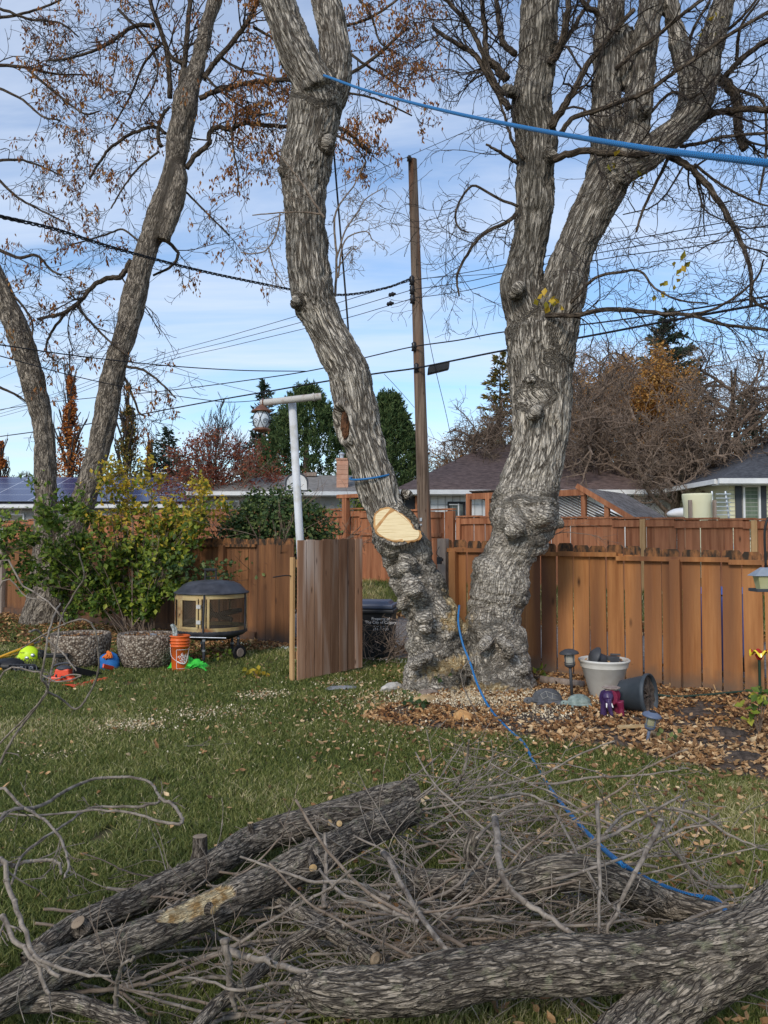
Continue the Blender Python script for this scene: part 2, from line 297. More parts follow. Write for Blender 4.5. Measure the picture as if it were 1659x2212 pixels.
def bark_mat(name, light, dark, sx, sz, bump, plates=0, lich=None, tone=True, wid=.075, dist=.6):
    m = bpy.data.materials.new(name); m.use_nodes = True; t = m.node_tree; b = t.nodes['Principled BSDF']; L = t.links.new; b.inputs['Roughness'].default_value = .95; b.inputs['Specular IOR Level'].default_value = .1
    def nd(ty, **k):
        q = t.nodes.new(ty)
        for a_, v_ in k.items(): setattr(q, a_, v_)
        return q
    def mth(op, *ar, clamp=False):
        q = nd('ShaderNodeMath', operation=op); q.use_clamp = clamp
        for i, v in enumerate(ar):
            if isinstance(v, (int, float)): q.inputs[i].default_value = v
            else: L(v, q.inputs[i])
        return q.outputs[0]
    at = nd('ShaderNodeAttribute', attribute_name='bk'); outs = []
    for (f, det, dis, wd) in ((1., 3, dist, wid), (2.3, 3, .6, wid*1.15)):
        mp = nd('ShaderNodeMapping'); mp.inputs['Scale'].default_value = (sx*f, sx*f, sz*f); mp.inputs['Location'].default_value = (f*3, f*5, f); L(at.outputs['Vector'], mp.inputs[0])
        z = nd('ShaderNodeTexNoise'); z.inputs['Scale'].default_value = 1; z.inputs['Detail'].default_value = det; z.inputs['Roughness'].default_value = .45; z.inputs['Distortion'].default_value = dis; L(mp.outputs[0], z.inputs[0])
        outs.append(mth('DIVIDE', mth('ABSOLUTE', mth('SUBTRACT', z.outputs[0], .5)), wd, clamp=True))
    h = mth('MULTIPLY', outs[0], mth('ADD', mth('MULTIPLY', outs[1], .5), .5))
    if plates:
        v = nd('ShaderNodeTexVoronoi'); v.feature = 'DISTANCE_TO_EDGE'; v.inputs['Scale'].default_value = plates; tc = nd('ShaderNodeTexCoord'); wz = nd('ShaderNodeTexNoise'); wz.inputs['Scale'].default_value = plates*.5; wz.inputs['Detail'].default_value = 3; L(tc.outputs['Object'], wz.inputs[0])
        mm = nd('ShaderNodeVectorMath', operation='MULTIPLY_ADD'); L(wz.outputs['Color'], mm.inputs[0]); mm.inputs[1].default_value = (.09, .09, .07); sc2 = nd('ShaderNodeMapping'); sc2.inputs['Scale'].default_value = (1, 1, 1.7); L(tc.outputs['Object'], sc2.inputs[0]); L(sc2.outputs[0], mm.inputs[2]); L(mm.outputs[0], v.inputs[0])
        pv = mth('ADD', mth('MULTIPLY', mth('DIVIDE', v.outputs['Distance'], .22, clamp=True), .5), mth('MULTIPLY', outs[1], .45)); ra_ = nd('ShaderNodeAttribute', attribute_name='rnd'); mi = nd('ShaderNodeMix'); L(ra_.outputs['Fac'], mi.inputs[0]); L(h, mi.inputs[2]); L(pv, mi.inputs[3]); h = mi.outputs[0]
    big_ = nd('ShaderNodeTexNoise'); big_.inputs['Scale'].default_value = sx*.25; big_.inputs['Detail'].default_value = 4; L(at.outputs['Vector'], big_.inputs[0])
    ss = nd('ShaderNodeAttribute', attribute_name='tone'); s = nd('ShaderNodeSeparateXYZ'); L(ss.outputs['Vector'], s.inputs[0])
    hv = mth('MULTIPLY', h, mth('ADD', mth('MULTIPLY', big_.outputs[0], 1.1), .42)); 
    if tone: hv = mth('MULTIPLY', hv, mth('ADD', mth('MULTIPLY', s.outputs[0], .55), .62))
    r = nd('ShaderNodeValToRGB'); e = r.color_ramp.elements; e[0].position = .02; e[0].color = (*dark, 1); e[1].position = .95; e[1].color = (*light, 1); e.new(.45).color = tuple(d_*.45+l_*.42 for d_, l_ in zip(dark, light))+(1,); L(hv, r.inputs[0])
    def mix(f, A_, B_):
        q = nd('ShaderNodeMixRGB'); L(f, q.inputs[0])
        for i_, z_ in ((1, A_), (2, B_)):
            if isinstance(z_, tuple): q.inputs[i_].default_value = (*z_, 1)
            else: L(z_, q.inputs[i_])
        return q.outputs[0]
    c = r.outputs[0]
    if lich:
        lz = nd('ShaderNodeTexNoise'); lz.inputs['Scale'].default_value = 24; lz.inputs['Detail'].default_value = 4; L(at.outputs['Vector'], lz.inputs[0]); lf = mth('MULTIPLY', mth('SUBTRACT', lz.outputs[0], .58, clamp=True), 6, clamp=True); c = mix(lf, c, lich)
    if tone: c = mix(mth('MULTIPLY', s.outputs[2], .8), c, (.045, .042, .03)); wn = nd('ShaderNodeTexNoise'); wn.inputs['Scale'].default_value = 30; L(at.outputs['Vector'], wn.inputs[0]); wr = nd('ShaderNodeValToRGB'); wr.color_ramp.elements[0].position = .35; wr.color_ramp.elements[0].color = (.36, .22, .09, 1); wr.color_ramp.elements[1].position = .62; wr.color_ramp.elements[1].color = (.68, .54, .32, 1); L(wn.outputs[0], wr.inputs[0]); c = mix(s.outputs[1], c, wr.outputs[0])
    L(c, b.inputs['Base Color']); bu = nd('ShaderNodeBump'); bu.inputs['Strength'].default_value = 1; bu.inputs['Distance'].default_value = bump; L(h, bu.inputs['Height']); L(bu.outputs[0], b.inputs['Normal']); return m
M['bark2'] = bark_mat('limb_bark', (.15, .115, .085), (.028, .021, .016), 26, 6, .012, tone=False)
M['logbark'] = bark_mat('stub_bark', (.20, .165, .13), (.03, .024, .02), 50, 12, .006, tone=False)
M['twig'] = mat('dark_twig', (.028, .022, .02), .9, (.075, .06, .052), 20, spec=.15)
M['twig2'] = mat('brown_twig', (.10, .07, .052), .9, (.25, .185, .14), 10, spec=.15)
M['oldcut'] = mat('old_cut_wood', (.17, .12, .08), .85, (.34, .26, .18), 12)
M['cuttwig'] = mat('cut_branch_bark', (.085, .066, .052), .85, (.35, .295, .24), 30, coord='bk', stretch=(1, 1, .5), bump=.002, spec=.2)
M['cuttwig2'] = mat('brownish_branch_bark', (.12, .085, .062), .85, (.30, .235, .18), 30, coord='bk', stretch=(1, 1, .5), spec=.2)
M['cutwood'] = mat('fresh_cut_wood', (.40, .25, .11), .75, (.58, .43, .24), 9, stretch=(1.2, 1.2, 7), bump=.002, bscale=30, contrast=(.3, .7), col3=(.60, .36, .13), s3=3)
M['inbark'] = mat('inner_bark', (.42, .20, .07), .8, (.55, .32, .13), 14)
M['keys'] = leafmat('dry_keys', [(0, (.12, .045, .018)), (.5, (.26, .10, .03)), (1, (.48, .24, .07))])
M['litter'] = leafmat('leaf_litter', [(0, (.05, .028, .016)), (.3, (.19, .085, .035)), (.65, (.38, .19, .075)), (1, (.60, .38, .18))], .7, .1)
M['litter2'] = leafmat('pale_leaf_litter', [(0, (.12, .06, .03)), (.4, (.36, .20, .09)), (.75, (.54, .34, .17)), (1, (.70, .52, .31))], .7, .1)
M['grass'] = leafmat('grass_blades', [(0, (.06, .088, .02)), (.42, (.148, .180, .042)), (.75, (.31, .30, .095)), (1, (.66, .56, .32))], .55, .3)
M['shrubleaf'] = leafmat('green_yellow_leaf', [(0, (.035, .07, .014)), (.35, (.10, .16, .022)), (.7, (.24, .29, .035)), (1, (.50, .46, .06))], .5, .3)
M['yellowleaf'] = leafmat('yellow_leaf', [(0, (.20, .20, .025)), (.5, (.48, .36, .035)), (1, (.65, .42, .05))], .5, .35)
M['darkleaf'] = leafmat('dark_green_leaf', [(0, (.022, .05, .016)), (.6, (.06, .10, .03)), (1, (.17, .20, .06))], .5, .2)
M['needle'] = leafmat('dark_needles', [(0, (.016, .032, .020)), (.6, (.035, .06, .036)), (1, (.08, .10, .065))], .8, .1)
M['pine'] = leafmat('pine_needles', [(0, (.02, .045, .014)), (.5, (.055, .095, .03)), (1, (.13, .17, .06))], .8, .1)
M['rust'] = leafmat('rust_leaf', [(0, (.22, .055, .015)), (.5, (.44, .14, .03)), (1, (.60, .26, .06))])
M['orange'] = leafmat('orange_leaf', [(0, (.25, .10, .02)), (.5, (.42, .20, .05)), (1, (.55, .32, .09))])
M['red'] = leafmat('red_leaf', [(0, (.13, .028, .018)), (.6, (.26, .06, .032)), (1, (.36, .13, .055))])
M['olive'] = leafmat('olive_leaf', [(0, (.07, .075, .02)), (.6, (.15, .13, .035)), (1, (.30, .16, .04))])
M['shingle'] = mat('dark_shingle', (.035, .036, .042), .9, (.10, .10, .11), 9, stretch=(1, 1, 5), bump=.02, bscale=12)
M['shgrey'] = mat('grey_shingle', (.17, .155, .14), .9, (.30, .275, .25), 7, stretch=(.8, 1, 6), bump=.02, bscale=12)
M['shbrown'] = mat('brown_shingle', (.065, .042, .036), .9, (.19, .13, .115), 7, stretch=(.8, 1, 7), bump=.02, bscale=12)
M['white'] = mat('white_trim', (.74, .74, .73), .5, (.62, .62, .62), 3)
M['sidingw'] = mat('white_siding', (.66, .66, .66), .7, (.78, .78, .78), 2)
M['sidingc'] = mat('cream_siding', (.66, .63, .42), .7, (.72, .69, .48), 2)
M['sidingg'] = mat('grey_siding', (.28, .28, .27), .7, (.38, .38, .36), 2)
M['dark'] = mat('dark_trim', (.015, .015, .018), .6, spec=.4)
M['slate'] = mat('slate_trim', (.05, .055, .065), .6)
M['glass'] = mat('window_glass', (.03, .04, .045), .08, (.10, .12, .12), 1.2, spec=.6)
M['curtain'] = mat('green_curtain', (.10, .14, .10), .9, (.17, .21, .15), 8, stretch=(6, 6, .2))
M['brick'] = mat('chimney_block', (.45, .23, .15), .85, (.56, .33, .23), 5, rnd=.12)
M['galv'] = mat('galvanised', (.40, .42, .45), .35, (.55, .57, .6), 6, metal=.7)
M['wire'] = mat('black_wire', (.012, .012, .014), .6)
M['insul'] = mat('dark_insulator', (.02, .018, .02), .3)
M['black'] = mat('black_plastic', (.012, .012, .014), .45, (.02, .02, .022), 8)
def solar_mat():
    m = bpy.data.materials.new('solar_panel'); m.use_nodes = True; t = m.node_tree; b = t.nodes['Principled BSDF']; L = t.links.new
    a = t.nodes.new('ShaderNodeAttribute'); a.attribute_name = 'bk'; s = t.nodes.new('ShaderNodeSeparateXYZ'); L(a.outputs['Vector'], s.inputs[0]); outs = []
    for i, (per, wd) in enumerate(((1.7, .03), (1.02, .03), (.17, .008), (.17, .008))):
        d = t.nodes.new('ShaderNodeMath'); d.operation = 'DIVIDE'; d.inputs[1].default_value = per; L(s.outputs[(0, 1, 0, 1)[i]], d.inputs[0])
        f = t.nodes.new('ShaderNodeMath'); f.operation = 'FRACT'; L(d.outputs[0], f.inputs[0]); q = t.nodes.new('ShaderNodeMath'); q.operation = 'LESS_THAN'; q.inputs[1].default_value = wd/per; L(f.outputs[0], q.inputs[0]); outs.append(q.outputs[0])
    def mixc(f, c1, c2):
        q = t.nodes.new('ShaderNodeMixRGB'); L(f, q.inputs[0])
        if isinstance(c1, tuple): q.inputs[1].default_value = (*c1, 1)
        else: L(c1, q.inputs[1])
        q.inputs[2].default_value = (*c2, 1); return q.outputs[0]
    c = mixc(outs[2], (.035, .045, .12), (.10, .12, .22)); c = mixc(outs[3], c, (.10, .12, .22)); c = mixc(outs[0], c, (.55, .57, .62)); c = mixc(outs[1], c, (.5, .52, .58)); L(c, b.inputs['Base Color']); b.inputs['Roughness'].default_value = .25
    return m
M['solar'] = solar_mat()
def weather(m, basecol, h=.3, knots=True, ks=(4.5, 4.5, 1.6)):
    t = m.node_tree; b = t.nodes['Principled BSDF']; L = t.links.new; c = b.inputs['Base Color'].links[0].from_socket; tc = t.nodes.new('ShaderNodeTexCoord')
    def mth(op, *ar, clamp=False):
        q = t.nodes.new('ShaderNodeMath'); q.operation = op; q.use_clamp = clamp
        for i, v in enumerate(ar):
            if isinstance(v, (int, float)): q.inputs[i].default_value = v
            else: L(v, q.inputs[i])
        return q.outputs[0]
    def mix(f, A_, B_):
        q = t.nodes.new('ShaderNodeMixRGB'); L(f, q.inputs[0]); L(A_, q.inputs[1]); q.inputs[2].default_value = (*B_, 1); return q.outputs[0]
    if knots:
        mp = t.nodes.new('ShaderNodeMapping'); mp.inputs['Scale'].default_value = ks; L(tc.outputs['Object'], mp.inputs[0]); v = t.nodes.new('ShaderNodeTexVoronoi'); v.inputs['Scale'].default_value = 1; L(mp.outputs[0], v.inputs[0]); f = mth('SUBTRACT', 1., mth('DIVIDE', v.outputs['Distance'], .12), clamp=True); c = mix(mth('MULTIPLY', f, 1.1, clamp=True), c, (.05, .02, .01))
    if h:
        s = t.nodes.new('ShaderNodeSeparateXYZ'); L(tc.outputs['Object'], s.inputs[0]); z = t.nodes.new('ShaderNodeTexNoise'); z.inputs['Scale'].default_value = 7; z.inputs['Detail'].default_value = 5; L(tc.outputs['Object'], z.inputs[0]); f = mth('SUBTRACT', mth('ADD', mth('SUBTRACT', 1., mth('DIVIDE', s.outputs[2], h)), z.outputs[0]), .62, clamp=True); c = mix(mth('MULTIPLY', f, 1.1, clamp=True), c, basecol)
    L(c, b.inputs['Base Color'])
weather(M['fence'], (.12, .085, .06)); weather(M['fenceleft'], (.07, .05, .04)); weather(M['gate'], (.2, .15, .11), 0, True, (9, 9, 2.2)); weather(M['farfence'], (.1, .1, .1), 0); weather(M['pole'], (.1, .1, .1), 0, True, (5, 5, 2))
# ================================================================ ground
def tz(n):  # height of the land beyond the fence
    return .62*np.clip((n-4.95)/1.05, 0, 1)**1.0*(1-0)+0
def grid(name, s0, s1, n0, n1, ds, dn, zf, m, label=None, kind='structure'):
    ss = np.arange(s0, s1+1e-6, ds); nn = np.arange(n0, n1+1e-6, dn); S, Q = np.meshgrid(ss, nn, indexing='ij')
    V = O0+ES*S[..., None]+EN*Q[..., None]; V = V.reshape(-1, 3); V[:, 2] = zf(V, Q.ravel()); k = len(nn)
    i = np.arange(len(ss)-1)[:, None]; j = np.arange(k-1)[None]; F = np.stack([i*k+j, (i+1)*k+j, (i+1)*k+j+1, i*k+j+1], -1).reshape(-1, 4)
    mb = MB().add(V, F, bk=V); return tag(mb.build(name, m, smooth=True), label, None, None, kind)
grid('lawn', -26, 24, -24, -.02, .25, .2284, lambda V, n: .012*fbm(V*.9, 3)-.004, M['lawn'])
grid('alley', -60, 60, -.02, 5.0, .5, .2, lambda V, n: .02*fbm(V*2, 3), M['gravel'])
def tzf(V, n): return tz(n)+.03*fbm(V*1.5, 3)*(n > 5.1)
grid('terrain', -60, 60, 5.0, 7, .5, .2, tzf, M['bank'])
far = MB(); far.quad(FR(-900, 7.0, .6), FR(900, 7.0, .6), FR(900, 1500, .6), FR(-900, 1500, .6)); tag(far.build('ground', M['bank']), None, None, None, 'structure')
# garden bed along the fence, mulch and bare soil
bedpx = [(770, 1543), (800, 1562), (870, 1575), (960, 1580), (1050, 1590), (1150, 1600), (1250, 1612), (1330, 1622), (1420, 1640), (1520, 1662), (1620, 1680), (1760, 1720)]
bedf = np.array([G(*q)[:2] for q in bedpx]); bedf = np.vstack([bedf, [6.5, 4.2]])
bed_sn = np.stack([(bedf[:, 0]-(bedf[:, 1]-11)*.76)/KS, (bedf[:, 1]+.76*bedf[:, 0]-11)/KS], 1); bed_sn = bed_sn[np.argsort(bed_sn[:, 0])]
def bedn(s): return np.interp(s, bed_sn[:, 0], bed_sn[:, 1], left=0, right=bed_sn[-1, 1])
def inbed(p, m=0.): 
    s = (p[:, 0]-(p[:, 1]-11)*.76)/KS; n = nperp(p); return (n > bedn(s)+m+.09*perlin(p*np.array([3., 3, 0])+9)) & (n < -.02) & (s > bed_sn[0, 0]+.1)
def bedz(p):
    s = (p[:, 0]-(p[:, 1]-11)*.76)/KS; n = nperp(p); e = np.clip((n-bedn(s))/.25, -.3, 1); return .035*e+.028*fbm(p*np.array([5., 5, 1]), 4)-.004
ss = np.arange(bed_sn[0, 0], 9, .05); nn = np.arange(-5.2, -.02, .05); S, Q = np.meshgrid(ss, nn, indexing='ij')
V = (O0+ES*S[..., None]+EN*Q[..., None]).reshape(-1, 3); V[:, 2] = 0; keep = inbed(V, -.12); V[:, 2] = bedz(V)
k = len(nn); i = np.arange(len(ss)-1)[:, None]; j = np.arange(k-1)[None]; F = np.stack([i*k+j, (i+1)*k+j, (i+1)*k+j+1, i*k+j+1], -1).reshape(-1, 4)
F = F[keep[F].all(1)]; used = np.unique(F); rm = np.zeros(len(V), int); rm[used] = np.arange(len(used))
tag(MB().add(V[used], rm[F], bk=V[used]).build('garden_bed', M['soil'], smooth=True), None, None, None, 'structure')
# ================================================================ fences
def zt_near(s): return np.interp(s, [SX(0), SX(450), SX(960), SX(1150), SX(1600)], [1.60, 1.655, 1.62, 1.585, 1.50])
def board_fence(nm, label, s0, s1, n, sp, wd, ztf, zbf, m, mtop, posts, rails, dogear=True, group=None, seed=1, thick=.018, postm=None, pz=.0, cap=False, gaps=True):
    rng = random.Random(seed); root = thing(nm, FR((s0+s1)/2, n, zbf((s0+s1)/2)), label, 'fence', group)
    b = MB(); t = MB(); s = s0
    while s < s1-.02:
        w_ = wd+rng.uniform(-.006, .006); zt = ztf(s)+rng.uniform(-.012, .012); zb = zbf(s)+.02+rng.uniform(-.01, .02); nn_ = n+rng.uniform(-.004, .004); r_ = rng.random()
        lean = rng.uniform(-.006, .006)
        def slab(mb, za, zb_, ear):
            c = .03 if ear else 0
            pr = [(-w_/2, za), (w_/2, za), (w_/2, zb_-c), (w_/2-c*.8, zb_), (-w_/2+c*.8, zb_), (-w_/2, zb_-c)] if ear else [(-w_/2, za), (w_/2, za), (w_/2, zb_), (-w_/2, zb_)]
            f = [FR(s+wd/2+x+lean*z, nn_-thick/2, z) for x, z in pr]; g = [FR(s+wd/2+x+lean*z, nn_+thick/2, z) for x, z in pr]; q = len(pr)
            V = np.array(f+g); base = mb.n; mb.add(V, np.zeros((0, 4), int), rnd=r_)
            mb.ng += [[base+i_ for i_ in range(q)], [base+q+i_ for i_ in range(q)][::-1]]; mb.ngm += [0, 0]
            for i_ in range(q): mb.ng.append([base+(i_+1) % q, base+i_, base+q+i_, base+q+(i_+1) % q]); mb.ngm.append(0)
        if mtop: slab(b, zb, zt-.1, False); slab(t, zt-.1, zt, dogear)
        else: slab(b, zb, zt, dogear)
        s += sp
    b.build('boards', m, root)
    if mtop: t.build('board_tops', mtop, root)
    for (off, ztop, h, dn, mm) in rails:
        rb = MB(); sg = np.arange(s0, s1+.01, min(1.2, s1-s0))
        for a, c in zip(sg[:-1], sg[1:]):
            z0 = ztf(a)-off if ztop else zbf(a)+off; z1 = ztf(c)-off if ztop else zbf(c)+off
            A_, C_ = FR(a, n+dn, z0), FR(c, n+dn, z1); d = C_-A_; rb.box((A_+C_)/2, (np.linalg.norm(d)+.001, .055, h), axes([0, 0, 1], unit(d)), rnd=.5)
        rb.build('rail', mm, root)
    for (sq, w_, zx, mm) in posts:
        p = MB(); zt = ztf(sq)+zx; zb = zbf(sq); p.box(FR(sq, n-.055, (zt+zb)/2), (w_, .09, zt-zb), AF); p.build('post', mm, root, bevel=.004)
    if cap:
        cb = MB(); sg = np.linspace(s0, s1, 14)
        for a, c in zip(sg[:-1], sg[1:]): A_, C_ = FR(a, n-.01, ztf(a)+.02), FR(c, n-.01, ztf(c)+.02); cb.box((A_+C_)/2, (np.linalg.norm(C_-A_)+.002, .13, .035), axes([0, 0, 1], unit(C_-A_)))
        cb.build('cap_rail', m, root)
    return root
z0f = lambda s: 0.
board_fence('board_fence', 'orange-brown board fence with dog-eared dark stained tops right of the burly twin trunk', SX(952), SX(1900), 0, .207, .187, zt_near, z0f, M['fence'], M['fencetop'],
            [(SX(1461), .11, -.115, M['fence']), (SX(962), .13, .02, M['greywood']), (SX(962)+.16, .1, -.14, M['fence'])], [(.115, True, .05, -.042, M['fence'])], seed=3)
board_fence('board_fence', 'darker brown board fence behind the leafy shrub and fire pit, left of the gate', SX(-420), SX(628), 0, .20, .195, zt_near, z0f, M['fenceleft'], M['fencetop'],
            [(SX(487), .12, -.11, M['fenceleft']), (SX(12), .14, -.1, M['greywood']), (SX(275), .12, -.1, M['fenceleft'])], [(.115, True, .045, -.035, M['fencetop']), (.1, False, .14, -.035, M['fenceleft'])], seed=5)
zf = lambda s: np.interp(s, [SX(0, 6.37), SX(450, 6.37), SX(780, 6.37), SX(985, 6.37)], [2.33, 2.52, 2.36, 2.27])
zfb = lambda s: .55
sA, sB = SX(-300, 6.37), SX(983, 6.37)
board_fence('tall_cedar_fence', 'reddish cedar fence across the alley with a capped top, behind the white pole', sA, sB, 6.37, .142, .139, zf, zfb, M['farfence'], None,
            [(sB-.07, .15, .02, M['farfence'])]+[(SX(x, 6.37), .12, .0, M['farfence']) for x in (540, 420, 240)], [(.09, True, .13, -.03, M['farfence']), (.55, True, .08, -.03, M['farfence']), (.06, False, .12, -.03, M['farfence'])], dogear=False, cap=True, seed=8)
zf2 = lambda s: np.interp(s, [SX(985, 6.37), SX(1400, 6.37), SX(1650, 6.37)], [2.15, 2.03, 1.97])
sC, sD = SX(984, 6.37)+.06, SX(1900, 6.37)
board_fence('tall_cedar_fence', 'lower red-brown cedar fence across the alley with pale posts, beyond the right fence', sC, sD, 6.37, .142, .138, zf2, lambda s: .45, M['farfence'], None,
            [(SX(x, 6.37), .1, -.0, M['palewood']) for x in (1391, 1631)]+[(sC+.06, .1, -.02, M['farfence'])], [(.08, True, .13, -.03, M['farfence'])], dogear=False, cap=True, seed=9)
# arbour post and beam above the tall fence
t = thing('arbour', FR(SX(745, 6.3), 6.2, .6), 'red cedar arbour post with short top beam rising above the tall fence', 'arbour')
sp_ = SX(747, 6.2); MB().box(FR(sp_, 6.2, 1.62), (.14, .14, 2.1), AF).build('post', M['farfence'], t); MB().box(FR(sp_+.12, 6.2, 2.72), (.72, .16, .09), AF).build('beam', M['farfence'], t)
lt = MB()
for q in range(9): lt.box(FR(sp_+.35+q*.06, 6.5, 2.55), (.012, .012, .4), AF); lt.box(FR(sp_+.6, 6.5, 2.37+q*.045), (.55, .01, .012), AF)
lt.build('lattice', M['dark'], t)
# ---- weathered gate, open towards the yard
g0 = G(641, 1474); g1 = G(782, 1452); g1 = g0+(g1-g0)*1.0; gd = unit(g1-g0); gl = np.linalg.norm(g1-g0); gp = np.array([-gd[1], gd[0], 0]); AG = np.array([gd, gp, [0, 0, 1]])
root = thing('wooden_gate', (g0+g1)/2, 'weathered grey-brown plank gate standing open in front of the white pole', 'gate')
b = MB(); k = 8
for i in range(k):
    zt = np.interp(i, [0, 7], [1.615, 1.64])+random.uniform(-.006, .006); zb = .02+.015*i*.4; wdt = gl/k-.011*(1 if i != 1 else 1.6)
    b.box(g0+gd*gl*(i+.5)/k+gp*random.uniform(-.008, .008)+np.array([0, 0, (zt+zb)/2]), (wdt, .02, zt-zb), AG, rnd=random.random())
b.build('boards', M['gate'], root)
b = MB()
for z in (.3, 1.35): b.box(g0+gd*gl*.5+gp*.035+np.array([0, 0, z]), (gl*.98, .038, .09), AG)
b.build('rail', M['palewood'], root)
MB().box(g0-gd*.03+gp*.05+np.array([0, 0, .72]), (.03, .06, 1.4), AG).build('stile', M['palewood'], root)
b = MB(); b.tube(cr([g0-gd*.02+gp*.06+np.array([0, 0, 1.2]), g0-gd*.12+gp*.05+np.array([0, 0, 1.215]), g0-gd*.3+gp*.05+np.array([0, 0, 1.2])]), .007, 6); b.build('latch_rod', M['dark'], root)
# ---- white T pole with rusty cross bar
Yp = 9.75; pb, pt_ = P(652, 1240, Yp), P(631, 868, Yp); pdir = unit(pb-pt_); pfoot = pt_+pdir*(pt_[2]/-pdir[2])
M['polepaint'] = mat('chipped_white_paint', (.56, .57, .60), .5, (.66, .67, .69), 3, bump=.001, bscale=60, col3=(.48, .47, .44), s3=7)
M['rustpipe'] = mat('rusty_white_pipe', (.52, .50, .47), .6, (.28, .18, .12), 6, contrast=(.55, .72), bump=.002)
root = thing('clothesline_pole', pfoot, 'white painted steel T-shaped pole with a rusty cross bar rising behind the gate', 'pole')
MB().tube([pfoot, pt_], .049, 20).build('post', M['polepaint'], root, smooth=True)
ca, cb_ = P(563, 871, Yp-.12), P(694, 856, Yp-.12)
b = MB(); b.tube([ca, cb_], .043, 20, cap=False); b.tube([ca, cb_], .037, 20, cap=False); cd = unit(cb_-ca); b.tube([ca, ca+cd*.004], .043, 20)
b.tube([cb_-cd*.10, cb_-cd*.085], .053, 20); o = b.build('cross_bar', M['rustpipe'], root, smooth=False)
# ---- hanging lantern
lc = P(565, 905, Yp-.14); sc_ = px(1, Yp); lx = lc[0]; ly = lc[1]; zc = lc[2]
M['copper'] = mat('aged_copper', (.16, .07, .045), .45, (.28, .14, .09), 9, metal=.4)
M['lglass'] = mat('seeded_glass', (.55, .62, .70), .15, (.72, .78, .84), 20, spec=.6, contrast=(.4, .6))
root = thing('hanging_lantern', (lx, ly, zc-37*sc_), 'copper-topped glass lantern hanging from the left end of the white pole', 'lantern')
MB().lathe([(.001, 32*sc_), (5*sc_, 30*sc_), (12*sc_, 24*sc_), (22*sc_, 17*sc_), (22.5*sc_, 15.5*sc_), (10*sc_, 15.5*sc_)], (lx, ly, zc), 28).build('cap', M['copper'], root, smooth=True)
MB().lathe([(12*sc_, 16*sc_), (17*sc_, 6*sc_), (18*sc_, -2*sc_), (16*sc_, -14*sc_), (12*sc_, -20*sc_)], (lx, ly, zc), 28).build('glass', M['lglass'], root, smooth=True)
b = MB()
for a in np.arange(5)/5*2*np.pi+.3:
    for sg in (1, -1):
        q = []
        for t_ in np.linspace(0, 1, 14):
            an = a+sg*(.1+.5*math.sin(t_*math.pi)); zz = 16-36*t_; rr = np.interp(zz, [-20, -14, -2, 6, 16], [12, 16, 18, 17, 12])+.7
            q.append((lx+rr*sc_*math.cos(an), ly+rr*sc_*math.sin(an), zc+zz*sc_))
        b.tube(q, .0035, 5)
    q = []
    for t_ in np.linspace(0, 1, 18):
        ph = t_*8; rad = 6.5*(1-t_*.75); an = a+(rad*math.cos(ph))/17; zz = -7+rad*math.sin(ph); rr = 18.8
        q.append((lx+rr*sc_*math.cos(an), ly+rr*sc_*math.sin(an), zc+zz*sc_))
    b.tube(q, .003, 5)
b.build('scroll_cage', M['dark'], root)
MB().lathe([(12*sc_, -19*sc_), (19*sc_, -22*sc_), (20*sc_, -23*sc_), (13*sc_, -27*sc_), (.001, -29*sc_)], (lx, ly, zc), 28).build('dish', M['copper'], root, smooth=True)
b = MB(); q = [np.array([lx+.022*math.cos(a), ly, zc+36*sc_+.03*math.sin(a)]) for a in np.linspace(0, 2*math.pi, 16, endpoint=False)]; b.tube(q, .005, 6, closed=True)
hk = ca+cd*.03; q = [hk+np.array([0, .05*math.cos(a), .055*math.sin(a)]) for a in np.linspace(0, 2*math.pi, 16, endpoint=False)]; b.tube(q, .007, 6, closed=True); b.build('hook', M['copper'], root)
# ---- utility pole
Yu = 17.2; ub = P(919, 1200, Yu); ut = P(891, 345, Yu); ud = unit(ut-ub); uf = ub-ud*((ub[2]-.45)/ud[2])
root = thing('utility_pole', uf, 'tall round wooden utility pole, grey and rust brown, rising between the two leaning trunks', 'utility pole')
zs = np.linspace(0, 1, 40); pp = uf+(ut-uf)*zs[:, None]; MB().tube(pp, np.interp(zs, [0, 1], [.152, .098]), 24).build('pole', M['pole'], root, smooth=False)
for (py, dx) in ((605, -10), (625, -10), (645, -10), (748, -10), (794, -6)):
    c = P(891+(py-345)/855*28+dx, py, Yu-.1); b = MB(); b.lathe([(.02, -.11), (.06, -.1), (.045, -.05), (.07, -.02), (.045, .02), (.06, .06), (.02, .1)], c, 12, axes([0, 0, 1])); b.build('insulator', M['insul'], root, smooth=True)
c = P(884, 343, Yu-.12); b = MB(); b.lathe([(.015, -.25), (.02, -.06), (.055, -.05), (.045, 0), (.06, .02), (.03, .07), (.001, .08)], c, 12); b.build('insulator', M['insul'], root, smooth=True)
c0 = P(947, 796, Yu-.25); b = MB(); b.box(c0, (.52, .17, .17), np.array([unit(P(975, 788, Yu-.5)-P(920, 802, Yu-.2)), [0, 1, 0], [.1, 0, .99]]), taper=1.0); o = b.build('cable_closure', M['black'], root, bevel=.02)
b = MB(); b.box(P(909, 1122, Yu-.16), (.05, .01, .07)); b.box(P(909, 1133, Yu-.16), (.04, .01, .03)); b.build('number_plate', M['galv'], root)
